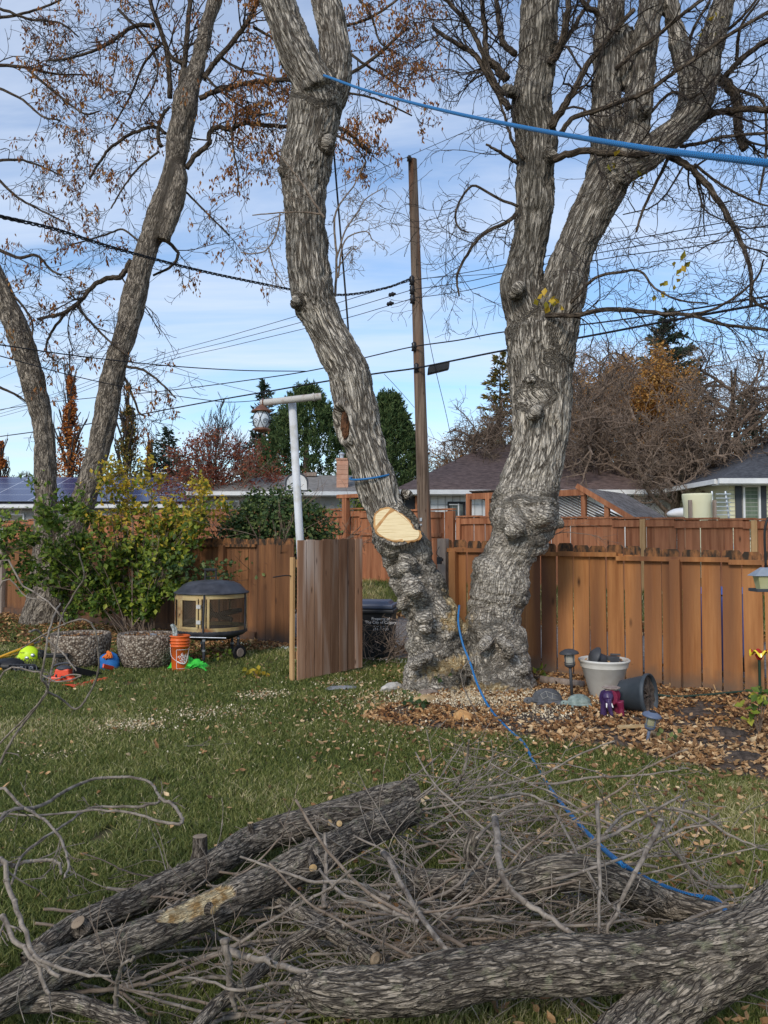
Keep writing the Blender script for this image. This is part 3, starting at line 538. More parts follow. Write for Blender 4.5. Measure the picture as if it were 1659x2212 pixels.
# ---- wires
def wire(pts, r, label, twist=0, cat='wire', m=None, name='overhead_wire'):
    q = cr([P(x, y, Y) for x, y, Y in pts], 8); b = MB()
    if pts[0][0] < -20: q = np.vstack([q[0]+(q[0]-q[1])/np.linalg.norm(q[0]-q[1])*14, q])
    if pts[-1][0] > 1700: q = np.vstack([q, q[-1]+(q[-1]-q[-2])/np.linalg.norm(q[-1]-q[-2])*14])
    if twist:
        T = unit(np.gradient(q, axis=0)); q2 = cr(q, 4); L_ = np.concatenate([[0], np.cumsum(np.linalg.norm(np.diff(q2, axis=0), axis=1))]); T = unit(np.gradient(q2, axis=0)); A1 = unit(np.cross(T, [0, 0, 1])); A2 = np.cross(T, A1)
        for ph in (0, 2.1, 4.2): b.tube(q2+r*1.05*(np.cos(L_*twist+ph)[:, None]*A1+np.sin(L_*twist+ph)[:, None]*A2), r*.62, 6)
    else: b.tube(q, r, 5)
    tag(b.build(name, m or M['wire'], smooth=True), label, cat, 'overhead wires between the trees and the pole')
wire([(-60, 455, 9), (0, 468, 9.5), (120, 496, 10.5), (250, 537, 11.8), (420, 582, 13.5), (560, 612, 15), (640, 627, 15.8), (740, 637, 16.4), (830, 623, 16.8), (886, 603, 17.05)], .017, 'thick twisted black service cable sagging from upper left to the pole', 16)
wire([(-40, 835, 30), (150, 745, 26), (400, 552, 22), (560, 485, 20), (740, 402, 18.2), (884, 337, 17.1), (1050, 265, 15.6), (1200, 200, 14)], .006, 'thin single wire running over the insulator on top of the pole')
for dy, nm_, s_ in ((0, 'uppermost', -1), (20, 'middle', 0), (39, 'lowest', 1)):
    wire([(-60, 905+dy*.3, 34), (120, 850+dy*.4, 30), (330, 773+dy*.4, 26), (500, 724+dy*.6, 22), (640, 683+dy*.8, 19.6), (760, 645+dy, 18), (887, 607+dy, 17.05)], .008, nm_+' of the three dark power lines reaching the pole from the left')
    wire([(895, 605+dy, 17.05), (1000, 590+dy, 15.8), (1095, 571+dy*.9, 14.8), (1295, 530+dy*.8, 13), (1480, 496+dy, 11.6), (1659, 463+dy*1.2, 10.4), (1750, 446+dy*1.2, 10)], .008, nm_+' of the three dark power lines leaving the pole to the right')
for (x, y) in ((847, 636), (843, 656)):
    b = MB(); c = P(x, y, 17.2); b.lathe([(.02, -.1), (.05, -.06), (.03, -.02), (.055, .02), (.03, .06), (.02, .1)], c, 10, axes(unit(P(x+20, y-5, 17)-c))); tag(b.build('strain_insulator', M['insul'], smooth=True), 'dark strain insulator on the '+('upper' if y < 650 else 'lower')+' line just left of the pole', 'insulator')
wire([(-60, 952, 33), (0, 943, 32), (160, 921, 28), (300, 896, 25), (450, 868, 22.5), (600, 842, 20), (715, 822, 18.6), (820, 806, 17.6), (895, 796, 17.05), (980, 779, 16.2), (1090, 757, 15.2), (1250, 730, 13.8), (1420, 698, 12.2), (1659, 655, 10.5), (1740, 640, 10)], .02, 'thick communication cable passing the black closure on the pole')
wire([(-60, 895, 33), (100, 870, 29), (350, 845, 25), (560, 818, 20.5), (690, 797, 18.8), (800, 770, 17.8), (893, 749, 17.05), (990, 735, 16), (1090, 717, 15), (1270, 700, 13.6), (1450, 675, 12), (1659, 640, 10.4), (1740, 628, 10)], .014, 'communication cable attached to the pole above the black closure')
wire([(-60, 738, 11), (0, 745, 11.5), (160, 768, 13), (350, 789, 15), (520, 800, 16.5), (660, 802, 17.6)], .011, 'long nearly level black cable crossing both left trunks')
wire([(-60, 755, 11), (0, 769, 11.5), (150, 810, 13.5), (290, 840, 15.5), (430, 862, 17.5), (520, 868, 19), (700, 848, 18)], .009, 'lower sagging black cable crossing both left trunks')
wire([(-40, 800, 26), (200, 770, 24), (350, 800, 23), (560, 850, 22)], .007, 'faint thin wire dipping behind the left leaning trunk')
wire([(830, 808, 17.3), (860, 840, 18), (895, 880, 19.5)], .006, 'thin drop wire slanting down to the brown-roofed house')
wire([(905, 640, 17.0), (918, 690, 16.9), (940, 795, 16.8), (965, 900, 18), (985, 1000, 21)], .007, 'slack drop wire hanging down right beside the pole')
wire([(900, 560, 15.8), (903, 600, 16.9), (930, 600, 16.8), (1095, 590, 14)], .006, 'short jumper wire curling round the right side of the pole')
# dark rope hanging behind the left big trunk
wire([(715, 250, 8.75), (722, 340, 8.75), (735, 500, 8.75), (745, 620, 8.75), (753, 722, 8.75)], .0115, 'dark straight rope hanging down the right side of the left big trunk', cat='rope', name='hanging_rope')
# ================================================================ houses beyond the alley
def gable_or_hip(mb, x0, x1, y0, y1, ze, zr, yr, hipL, hipR, oh=.5):
    a, b_ = (x0-oh, y0-oh, ze), (x1+oh, y0-oh, ze); c, d = (x1+oh, y1+oh, ze), (x0-oh, y1+oh, ze); e, f = (x0-oh+hipL, yr, zr), (x1+oh-hipR, yr, zr)
    mb.quad(a, b_, f, e); mb.quad(c, d, e, f)
    for t3 in ((b_, c, f), (d, a, e)): mb.add(np.array(t3), [[0, 1, 2]], bk=np.array(t3))
def house(nm, label, x0, x1, y0, y1, zb, ze, zr, yr, mw, mr, hipL=0, hipR=0, oh=.5, gutter=M['white'], lap=0):
    root = thing(nm, ((x0+x1)/2, y0, zb), label, 'house'); wl = MB(); wl.box(((x0+x1)/2, (y0+y1)/2, (zb+ze)/2), (x1-x0, y1-y0, ze-zb)); wl.build('wall', mw, root)
    if lap:
        sd = MB(); z = zb+.1
        while z < ze-.1: sd.box(((x0+x1)/2, y0-.008, z), (x1-x0, .012, .012)); z += lap
        sd.build('lap_lines', M['greywood'] if mw is not M['sidingc'] else M['sidingg'], root)
    rf = MB(); gable_or_hip(rf, x0, x1, y0, y1, ze+.06, zr, yr, hipL, hipR, oh); ro = rf.build('roof', mr, root)
    gt = MB(); gt.box(((x0+x1)/2, y0-oh-.03, ze), (x1-x0+2*oh, .1, .13)); gt.box(((x0+x1)/2, y0-oh/2-.05, ze-.08), (x1-x0+2*oh-.02, oh-.1, .02)); gt.box((x0-oh, (y0+y1)/2-.1, ze), (.1, y1-y0+2*oh-.4, .12)); gt.build('gutter', gutter, root)
    return root
def window(root, x0, x1, z0, z1, y, mf, mg=None, fw=.06, mull=0):
    f = MB(); c = ((x0+x1)/2, y-.03)
    for (a, b_, e, h) in ((x0-fw/2, (z0+z1)/2, fw, z1-z0+2*fw), (x1+fw/2, (z0+z1)/2, fw, z1-z0+2*fw), (c[0], z0-fw/2, x1-x0-.002, fw), (c[0], z1+fw/2, x1-x0-.002, fw)): f.box((a, c[1], b_), (e, .08, h))
    if mull: f.box((c[0], c[1]-.005, (z0+z1)/2), (fw*.7, .07, z1-z0))
    o = f.build('window', mf, root); MB().box((c[0], y-.006, (z0+z1)/2), (x1-x0, .012, z1-z0)).build('pane', mg or M['glass'], root); return o
# house with solar panels, left
def XW(x, Y): return (x-829.5)/FPX*Y
Ys = 30; hs = house('bungalow', 'grey bungalow at far left whose dark roof is covered with blue solar panels', XW(-330, Ys), XW(470, Ys), Ys, Ys+8, .6, 2.93, 4.35, Ys+4, M['sidingg'], M['shingle'], 0, 3.5)
dv = np.array([0, 4.5, 1.36]); dv = dv/np.linalg.norm(dv); b = MB(); a = np.array([XW(-320, Ys), Ys-.35, 3.12]); c = np.array([XW(330, Ys), Ys-.35, 3.12]); b.quad(a, c, c+dv*4.3, a+dv*4.3)
a2 = c+np.array([0, 0, 0]); b.add([a2+[.04, 0, 0], a2+[2.9, 0, 0], a2+[.04, 0, 0]+dv*3.6], [[0, 1, 2]], bk=[[0, 0, 0], [3, 0, 0], [0, 3.6, 0]]); b.build('solar_panels', M['solar'], hs)
for x in (20, 110, 215, 385, 420): window(hs, XW(x, Ys), XW(x+30, Ys), 2.0, 2.6, Ys, M['white'])
# grey house with chimney, middle
Yg = 27; hg = house('bungalow', 'low house with grey shingle roof and a pinkish block chimney, behind the rounded bush', XW(440, Yg), XW(765, Yg), Yg, Yg+6, .6, 3.22, 4.15, Yg+3.3, M['sidingg'], M['shgrey'], 2.2, .3, gutter=M['white'])
for x in (480, 500): window(hg, XW(x, Yg), XW(x+14, Yg), 2.55, 2.95, Yg, M['white'])
ch = thing('chimney_dummy', (0, 0, 0), None, None); bpy.data.objects.remove(ch)
cc = P(740, 1040, Yg+.6); b = MB()
for q in range(7): b.box((cc[0], cc[1], cc[2]-.35+q*.165), (.40, .40, .158), rnd=random.random())
b.box((cc[0], cc[1], cc[2]+.77), (.46, .46, .06)); b.build('chimney', M['brick'], hg)
b = MB(); b.lathe([(.08, 0), (.08, .12), (.12, .14), (.12, .18), (.001, .24)], (cc[0]-.03, cc[1], cc[2]+.80), 14); b.build('chimney_cap', M['galv'], hg)
MB().box((cc[0], cc[1]-.02, cc[2]-.42), (.46, .46, .2)).build('flashing', M['galv'], hg)
MB().box(P(670, 1025, Yg+3.0), (.5, .3, .14)).build('roof_vent', M['greywood'], hg)
# brown-roofed house
Yb = 23.5; hb = house('bungalow', 'white-walled bungalow with brown shingle hip roof behind the utility pole', XW(880, Yb), XW(1470, Yb), Yb, Yb+8, .6, 3.05, 5.0, Yb+4, M['sidingw'], M['shbrown'], 3.4, 3.4, .45)
MB().box((XW(890, Yb)+.15, Yb-.02, 1.8), (.72, .05, 2.3)).build('porch_opening', M['dark'], hb)
b = MB(); b.box((XW(901, Yb), Yb-.1, 1.8), (.12, .1, 2.4)); b.build('porch_post', M['farfence'], hb)
window(hb, XW(972, Yb), XW(1000, Yb), 2.25, 2.72, Yb, M['dark'], None, .07); b = MB(); b.box((XW(990, Yb), Yb-.08, 2.49), (.04, .04, .47)); b.box((XW(982, Yb), Yb-.08, 2.27), (.25, .04, .03)); b.box((XW(979, Yb), Yb-.08, 2.70), (.25, .04, .03)); b.build('window_frame', M['white'], hb)
b = MB()
for q in range(9): b.box((XW(930, Yb)+q*.22, Yb-.012, 2.0), (.012, .02, 2.0))
for z in (1.5, 1.9, 2.3, 2.7): b.box((XW(965, Yb), Yb-.014, z), (1.9, .02, .01))
b.build('panel_seams', M['sidingg'], hb)
# cream house at right
Yc = 20; hc = house('bungalow', 'cream lap-sided house with dark shingle roof and white gutter at the right edge', XW(1577, Yc), XW(1577, Yc)+9, Yc, Yc+8, .6, 3.1, 4.9, Yc+4, M['sidingc'], M['shingle'], 4.2, 0, .5, lap=.105)
hx0, hx1 = XW(1604, Yc), XW(1640, Yc); window(hc, hx0+.05, hx1-.03, 1.7, 2.98, Yc, M['white'], M['curtain'], .05)
b = MB(); b.box((hx0-.1, Yc-.02, 2.3), (.16, .04, 1.5)); b.box((hx1+.1, Yc-.02, 2.3), (.16, .04, 1.5)); b.build('shutter', M['slate'], hc)
Yq = 27; hq = house('bungalow', 'small slate-blue gabled house peeking out left of the cream house', XW(1530, Yq), XW(1640, Yq), Yq, Yq+5, .6, 3.3, 3.9, Yq+2.5, M['slate'], M['shingle'], 0, 0, .3)
b = MB(); gx, gz = XW(1553, Yq), 3.5; b.quad((gx-.75, Yq-.5, gz-.1), (gx, Yq-.5, gz+.62), (gx, Yq+1.5, gz+.62), (gx-.75, Yq+1.5, gz-.1)); b.quad((gx, Yq-.5, gz+.62), (gx+.75, Yq-.5, gz-.1), (gx+.75, Yq+1.5, gz-.1), (gx, Yq+1.5, gz+.62)); b.build('dormer_roof', M['shingle'], hq)
b = MB(); b.tube([(gx-.75, Yq-.52, gz-.14), (gx, Yq-.52, gz+.58), (gx+.75, Yq-.52, gz-.14)], .06, 4); b.add([(gx-.7, Yq-.45, gz-.1), (gx+.7, Yq-.45, gz-.1), (gx, Yq-.45, gz+.56)], [[0, 1, 2]]); b.build('gable', M['white'], hq)
# dark sheds beyond
for (x0, x1, Y, zt, lb) in ((300, 520, 44, 4.9, 'low dark roofed house glimpsed above the yellow shrub'), (1290, 1500, 33, 3.3, 'dark low garage behind the tangled bare apple trees')):
    house('garage', lb, XW(x0, Y), XW(x1, Y), Y, Y+5, .6, zt-.9, zt, Y+2.5, M['slate'], M['shingle'], 1, 1, .3, gutter=M['dark'])
# basketball backboard seen above the bush
root = thing('basketball_backboard', P(645, 1170, 19.6)*np.array([1, 1, 0])+np.array([0, 0, .6]), 'white fan-shaped basketball backboard with dark rim behind the white pole', 'backboard')
c = P(641, 1043, 19.6); pr = [(math.cos(a)*.27, math.sin(a)*.24) for a in np.linspace(0, math.pi, 16)]+[(-.27, -.2), (.27, -.2)]
b = MB(); f = [c+np.array([x, 0, z]) for x, z in pr]; g = [q+np.array([0, .04, 0]) for q in f]; b.poly(f[::-1]); b.poly(g)
for i in range(len(f)): j = (i+1) % len(f); b.add([f[i], f[j], g[j], g[i]], [[0, 1, 2, 3]])
b.build('board', M['white'], root); MB().tube(f, .022, 6, closed=True).build('rim_trim', M['slate'], root)
MB().tube([(c[0], c[1]+.08, .6), (c[0], c[1]+.08, c[2])], .04, 8).build('pole', M['slate'], root)
# lean-to with slatted roof
M['slat'] = mat('weathered_slats', (.10, .085, .075), .85, (.24, .21, .20), 4, stretch=(2, 2, 2), rnd=.25)
root = thing('lean_to', FR(SX(1180, 8), 8, .6), 'wood-framed lean-to with sloping weathered slat roof behind the lower cedar fence', 'lean-to')
def leanto(xa, xb, n0, n1, zh, zl, k):
    b = MB(); sa, sb = SX(xa, n0), SX(xb, n0)
    for i in range(k):
        s_ = sa+(sb-sa)*(i+.5)/k; p0, p1 = FR(s_, n0, zh+.05), FR(s_+.0, n1, zl+.05); b.box((p0+p1)/2, (np.linalg.norm(p1-p0), (sb-sa)/k*.86, .018), axes(np.cross(unit(p1-p0), ES), unit(p1-p0)), rnd=random.random())
    b.build('slat_roof', M['slat'], root); b = MB()
    for s_, n_ in ((sa, n0), (sb, n0), ((sa+sb)/2, n0), (sa, n1), (sb, n1)): z = (zh if n_ == n0 else zl)-.02; b = MB(); b.box(FR(s_, n_, .6+(z-.6)/2), (.1, .1, z-.6), AF); b.build('post', M['farfence'], root)
    b = MB(); b.box(FR((sa+sb)/2, n0-.02, zh-.08), (sb-sa+.1, .05, .14), AF); b.build('beam', M['farfence'], root)
leanto(1013, 1098, 6.95, 8.6, 2.72, 2.3, 9)
sa, sb = SX(1100, 7.6), SX(1268, 7.6)
b = MB()
for i in range(16):
    s_ = sa+(sb-sa)*(i+.5)/16; p0, p1 = FR(s_, 7.0, 2.62-.0*i), FR(s_+1.15, 7.2, 2.02); 
    b.box((p0+p1)/2, (np.linalg.norm(p1-p0)*1.1, (sb-sa)/16*.8, .02), axes(np.cross(unit(p1-p0), EN), unit(p1-p0)), rnd=random.random())
q0, q1 = FR(SX(1262, 7), 7.0, 2.72), FR(SX(1365, 7), 7.0, 2.1)
for i in range(9):
    o_ = EN*(i*.28); b.box((q0+q1)/2+o_, (np.linalg.norm(q1-q0), .24, .02), axes(np.cross(unit(q1-q0), EN), unit(q1-q0)), rnd=random.random())
b.build('slat_roof', M['slat'], root)
b = MB(); d = q1-q0; b.box((q0+q1)/2-EN*.17, (np.linalg.norm(d)+.2, .05, .1), axes(np.cross(unit(d), EN), unit(d))); b.build('rafter', M['farfence'], root)
for x in (1262, 1312): b = MB(); zt = 2.7 if x == 1262 else 2.4; b.box(FR(SX(x, 6.9), 6.9, .6+(zt-.6)/2), (.1, .09, zt-.6), AF); b.build('post', M['farfence'], root)
b = MB(); pa, pb_ = FR(SX(1205, 6.85), 6.85, 2.6), FR(SX(1264, 6.85), 6.85, 2.66); b.box((pa+pb_)/2, (np.linalg.norm(pb_-pa), .05, .13), axes([0, 0, 1], unit(pb_-pa))); b.build('beam', M['farfence'], root)
# patio clutter by the cream house
root = thing('barrel', P(1505, 1112, 18.5), 'pale yellow-rimmed barrel on a timber stand left of the cream house', 'barrel')
c = P(1506, 1100, 18.5); MB().lathe([(.30, -.9), (.31, .1), (.34, .32), (.33, .36), (.001, .36)], c, 20).build('drum', M['sidingc'], root, smooth=True)
for sx in (-.28, .28): MB().box(c+np.array([sx, -.3, -.3]), (.07, .07, 1.0)).build('leg', M['greywood'], root)
root = thing('step_ladder', P(1563, 1112, 18.6), 'aluminium step ladder leaning beside the barrel near the cream house', 'ladder')
b = MB()
for sx in (-.16, .16): b.tube([P(1563, 1112, 18.6)+[sx*1.3, 0, -.8], P(1560, 1060, 18.6)+[sx, .2, 0]], .022, 6)
for q in range(6): b.box(P(1562, 1112-q*9, 18.6+.03*q)+np.array([0, 0, 0]), (.36, .06, .02))
b.build('frame', M['galv'], root)
for (x, lb) in ((1350, 'white covered garden bed edge left of the apple trunk'), (1480, 'white tarp edge right of the apple trunk')):
    c = P(x, 1110, 20); b = MB(); b.blob(c, (.75 if x < 1400 else .45, .3, .16), .15, 4); tag(b.build('white_tarp', M['white'], smooth=True), lb, 'tarp')
# ================================================================ background trees
def conifer(nm, label, x, ytop, ybot, Y, w_, m, dens=1., droop=-.25, seed=1, base=.6, gap=.0):
    rs = np.random.RandomState(seed); top = P(x, ytop, Y); H = top[2]-base; root = thing(nm, (top[0], Y, base), label, 'tree')
    MB().tube([(top[0], Y, base-.1), (top[0], Y, base+H*.5), tuple(top)], [.2, .12, .01], 8).build('trunk', M['twig2'], root)
    Wm = px(w_, Y)/2; C = []; D = []; Sz = []; tw = []
    z0 = .12; k = int(H*9*dens)
    for i in range(k):
        t = (i+rs.rand())/k; z = base+H*(z0+(1-z0)*t); rr = Wm*(1-t)**.8*(.65+.5*rs.rand())+.06
        a = rs.rand()*2*np.pi; d = np.array([math.cos(a), math.sin(a), droop*(1-t*1.4)]); st_ = np.array([top[0], Y, z]); n_ = max(3, int(rr/.10))
        tt = np.linspace(.12, 1, n_*4); q = st_+d*rr*tt[:, None]; q[:, 2] += .14*rr*tt**3+rs.normal(size=len(tt))*.03; sp = (1-tt*.75)*rr*.32
        sd_ = np.array([-d[1], d[0], 0]); q = q+sd_*(rs.rand(len(tt), 1)*2-1)*sp[:, None]; q[:, 2] -= rs.rand(len(tt))*.10
        C.append(q); D.append(np.tile(d, (len(tt), 1))+rs.normal(size=(len(tt), 3))*.35); tw.append((np.array([st_, st_+d*rr*.5, st_+d*rr*.9]), .02, .006))
    C = np.vstack(C); D = np.vstack(D); b = MB(); twigmesh(b, tw); b.build('branches', M['twig2'], root)
    MB().leaves(C, rs.uniform(.14, .34, len(C))*(H/8)**.3, asp=.33, tip=D, spread=.5).build('foliage', m, root)
def pine(nm, label, x, ytop, Y, w_, seed, base=.6):
    rs = np.random.RandomState(seed); top = P(x, ytop, Y); H = top[2]-base; Wm = px(w_, Y)/2; root = thing(nm, (top[0], Y, base), label, 'tree')
    MB().tube([(top[0], Y, base-.1), (top[0], Y, base+H*.5), tuple(top)], [.25, .15, .02], 8).build('trunk', M['twig2'], root); C = []; D = []
    for i in range(1300):
        z = rs.rand()**1.05; a = rs.rand()*2*np.pi; prof = (1-z**1.6)**.75*(.7+.3*math.sin(min(1, z*3)*1.57)); bump = .78+.35*rs.rand(); rr = Wm*prof*bump*math.sqrt(rs.uniform(.45, 1))
        c = np.array([top[0]+rr*math.cos(a), Y+rr*math.sin(a), base+H*z*.97]); m_ = 34; up = np.array([math.cos(a)*.5, math.sin(a)*.5, 1.1]); h_ = rs.uniform(.3, .55)
        tt = rs.rand(m_, 1); C.append(c+unit(up)*h_*tt+rs.normal(size=(m_, 3))*.07*(1.3-tt)); D.append(np.tile(up, (m_, 1))+rs.normal(size=(m_, 3))*.9)
    C = np.vstack(C); D = np.vstack(D); MB().leaves(C, rs.uniform(.12, .24, len(C)), asp=.30, tip=D, spread=.6).build('foliage', M['pine'], root)
def bare(nm, label, x, ybase, Y, H, prm, rt, lean=(0, 0), lm=None, ldens=0, lsz=.08, tm=None, seed=1, nl=5, base=.6, lrange=(.25, .9), spreadang=(.25, .7), tw0=None, lvl=3):
    random.seed(seed); RS.seed(seed); b0 = P(x, ybase, Y); b0[2] = base; root = thing(nm, b0, label, 'tree'); tw = []
    tp = b0+np.array([lean[0], lean[1], H]); trk = cr([b0, b0*.6+tp*.4+rvec()*.1*H*.3, b0*.3+tp*.7+rvec()*.06*H*.3, tp], 6); MB().tube(trk, np.interp(np.linspace(0, 1, len(trk)), [0, .08, 1], [rt*1.35, rt, rt*.18]), 10).build('trunk', tm or M['bark2'], root, smooth=True)
    for i in range(nl):
        t = lrange[0]+(lrange[1]-lrange[0])*(i+random.random())/nl; j = int(t*(len(trk)-1)); a = i*2.4+random.random(); el = random.uniform(*spreadang); up = np.array([math.cos(a)*math.sin(el), math.sin(a)*math.sin(el), math.cos(el)])
        grow(tw, trk[j], up, H*prm.get('limb', .5)*(1.15-t*.6), rt*.45*(1.1-t*.5), lvl, prm)
    b = MB(); twigmesh(b, tw, 0, 6, .02); b.build('branches', M['twig'] if prm.get('dk', 1) else M['twig2'], root)
    if lm is not None:
        e, mm = ends(tw, .03); C = np.vstack([e, mm]); C = np.repeat(C, ldens, 0); C = C+RS.normal(size=C.shape)*prm.get('lsp', .12)
        MB().leaves(C, RS.uniform(.6, 1.2, len(C))*lsz, asp=.6).build('leaves', lm, root)
    return root
conifer('spruce_tree', 'dark blue-green spruce with pointed top behind the hanging lantern', 572, 822, 1060, 38, 150, M['needle'], 2.4, seed=2)
conifer('spruce_tree', 'low broad dark spruce between the rust-coloured tree and the red crab apple', 365, 925, 1060, 36, 210, M['needle'], 2.6, seed=3)
conifer('spruce_tree', 'dark spruce standing behind the orange trees right of the twin trunk', 1442, 668, 1100, 42, 330, M['needle'], 2.6, seed=4)
conifer('spruce_tree', 'dark spruce partly hidden by bare trees at far right edge', 1610, 850, 1100, 40, 260, M['needle'], 2.2, seed=14)
conifer('spruce_tree', 'rust-tinged spruce seen just left of the right big trunk', 1080, 760, 1060, 40, 230, M['olive'], 1.6, seed=15)
pine('pine_tree', 'dense green rounded pine behind the white pole and the left big trunk', 662, 838, 33, 330, 5)
pine('pine_tree', 'dense green pine right of the left big trunk, beside the utility pole', 838, 858, 32, 240, 6)
colp = dict(n=5, g=.22, wig=.2, nc=[4, 4], ang=(.2, .5), lr=(.3, .5), limb=.28, lsp=.16, rmin=.006)
for (x, yt, w_, mm, lb, sd_, sx) in ((150, 800, 105, M['rust'], 'tall narrow rust-orange aspen between the two left trunks', 21, .0), (275, 838, 110, M['olive'], 'narrow olive and red columnar aspen behind the leaning trunk', 22, 0), (322, 960, 70, M['orange'], 'short bright orange columnar aspen right of the leaning trunk', 23, 0), (2, 960, 80, M['rust'], 'orange tree cut by the far left edge', 24, 0)):
    Y = 36; H = P(x, yt, Y)[2]-.6; root = bare('aspen_tree', lb, x, 1100, Y, H, colp, .14, lm=None, seed=sd_, nl=26, lrange=(.12, .97), spreadang=(.25, .45), tm=M['twig2'], lvl=1)
    rs = np.random.RandomState(sd_); n_ = int(9500*H/7); z = rs.rand(n_)**1.25; prof = np.interp(z, [0, .2, .45, .6, .75, 1], [.75, 1, .85, .42, .28, .06])*(.75+.5*rs.rand(n_)); a = rs.rand(n_)*6.283; rr = px(w_, Y)/2*prof*np.sqrt(rs.uniform(.1, 1, n_)); b0 = P(x, 1100, Y)
    C = np.stack([b0[0]+rr*np.cos(a), Y+rr*np.sin(a), .6+H*(.05+.97*z)], 1); kp = perlin(C*np.array([2.6, 2.6, 1.8])) > -.12; MB().leaves(C[kp], rs.uniform(.07, .15, kp.sum()), asp=.8).build('leaves', mm, root)
apple = dict(n=6, g=.0, wig=.55, curl=.25, nc=[6, 6, 6], ang=(.5, 1.3), lr=(.4, .7), rr=.5, limb=.5, rmin=.0055, dk=0)
appled = dict(apple, dk=0)
redp = dict(n=5, g=.02, wig=.3, nc=[5, 6, 5], ang=(.4, 1.1), lr=(.4, .65), limb=.6, rmin=.006, dk=0, lsp=.12)
bare('crabapple_tree', 'red-leaved crab apple with a vase of bare top twigs, left of the lantern', 520, 1100, 28, 3.9, redp, .14, lean=(-1.2, 0), lm=M['red'], ldens=2, lsz=.10, seed=31, nl=11, spreadang=(.5, 1.25))
bare('crabapple_tree', 'second red-leaved crab apple spreading over the grey roof under the lantern', 590, 1100, 29, 2.9, redp, .12, lm=M['red'], ldens=2, lsz=.10, seed=35, nl=9, spreadang=(.6, 1.3))
bare('vase_tree', 'fine-twigged bare tree with a fan crown rising behind the red crab apple', 465, 1090, 34, 5.4, dict(n=5, g=.12, wig=.2, nc=[5, 5, 4], ang=(.25, .6), lr=(.4, .6), limb=.55, rmin=.008), .1, seed=32, nl=9, spreadang=(.25, .6))
bare('hedge_tree', 'greyish bare tree low on the horizon at far left', 42, 1090, 50, 4.4, dict(n=4, g=.05, wig=.3, nc=[5, 6, 5], ang=(.4, .9), lr=(.4, .6), limb=.6, rmin=.014), .15, seed=33, nl=12)
bare('hedge_tree', 'small pale bare birch right of the dense pine beside the utility pole', 872, 1090, 36, 5.6, dict(n=5, g=-.02, wig=.3, nc=[5, 5, 4], ang=(.3, .7), lr=(.4, .6), limb=.4, rmin=.008), .08, seed=34, nl=10)
for (x, Y, H, sd_, lb, ln, pr) in ((1000, 27, 5.2, 41, 'gnarled bare apple tree between the utility pole and the right big trunk', (1.2, 0), appled), (1250, 25, 6.0, 42, 'tangled bare apple tree rising just right of the big trunk', (.4, .3), apple), (1360, 24.5, 5.0, 43, 'brown tangled apple tree above the middle of the lean-to roof', (.3, 0), apple), (1440, 22.5, 4.4, 44, 'apple tree with thick leaning grey trunk left of the cream house', (.75, 0), apple), (1530, 23.5, 6.2, 45, 'dark wiry bare tree spreading toward the right edge', (.9, 0), appled), (1640, 22.8, 6.2, 46, 'dark wiry bare tree over the cream house roof at the right edge', (-.3, 1), appled), (1300, 29, 7.4, 47, 'taller bare fruit tree behind the tangled apple trees', (0, 0), apple)):
    bare('apple_tree', lb, x, 1100, Y, H, pr, .17, lean=ln, seed=sd_, nl=12, spreadang=(.55, 1.3), lrange=(.2, .95))
lar = dict(n=5, g=.02, wig=.3, nc=[5, 5, 4], ang=(.5, 1.1), lr=(.4, .6), limb=.42, rmin=.008, lsp=.2)
bare('larch_tree', 'amber-orange leaved tree glowing behind the bare apple trees', 1390, 1100, 34, 8.2, lar, .15, lm=M['orange'], ldens=8, lsz=.15, seed=51, nl=16, spreadang=(.5, 1.2))
bare('larch_tree', 'dull orange tree right behind the right big trunk', 1275, 1100, 36, 8.6, lar, .15, lm=M['orange'], ldens=2, lsz=.12, seed=52, nl=14, spreadang=(.5, 1.2))
bare('larch_tree', 'thin golden-leaved tree left of the right big trunk', 985, 1080, 38, 5.5, lar, .12, lm=M['orange'], ldens=1, lsz=.11, seed=53, nl=11, spreadang=(.5, 1.1))
bare('weeping_birch', 'weeping birch with long hanging rusty twigs right of the big trunk', 1300, 1100, 40, 10.6, dict(n=7, g=-.17, wig=.15, nc=[8, 5], ang=(.3, .8), lr=(.5, .8), limb=.26, rmin=.009, lsp=.15, dk=0), .15, lm=M['rust'], ldens=1, lsz=.10, seed=54, nl=20, spreadang=(.4, 1.0), lvl=2, lrange=(.55, 1))
# round green lilac bush between the fences
def bush(nm, label, cen, rad, m, n_, lsz, seed, stems=10, extra=None, holes=.0, cat='bush', spikes=0):
    rs = np.random.RandomState(seed); root = thing(nm, (cen[0], cen[1], 0), label, cat); tw = []; random.seed(seed); RS.seed(seed)
    for i in range(stems):
        a = i*2.4; d = np.array([math.cos(a)*.45*rad[0]/rad[2], math.sin(a)*.3, 1]); grow(tw, (cen[0]+.1*math.cos(a), cen[1]+.1*math.sin(a), 0), unit(d), cen[2]+rad[2]*.8, .016, 2, dict(n=6, wig=.25, g=.03, nc=[6, 5], ang=(.3, .9), lr=(.3, .55), rmin=.003))
    b = MB(); twigmesh(b, tw); b.build('stems', M['twig2'], root)
    u = rs.normal(size=(n_, 3)); u /= np.linalg.norm(u, axis=1)[:, None]; r_ = rs.uniform(.35, 1, n_)**.5; C = u*r_[:, None]; lump = 1+.28*fbm(u*2.2+seed, 3); C = np.array(cen)+C*np.array(rad)*lump[:, None]
    kp = (perlin(C*3.1+seed) > -.28+holes) & (C[:, 2] > .05); C = C[kp]; MB().leaves(C, rs.uniform(.6, 1.15, len(C))*lsz, asp=.72, nrm=unit(C-np.array(cen))+[0, 0, .4]).build('leaves', m, root)
    return root
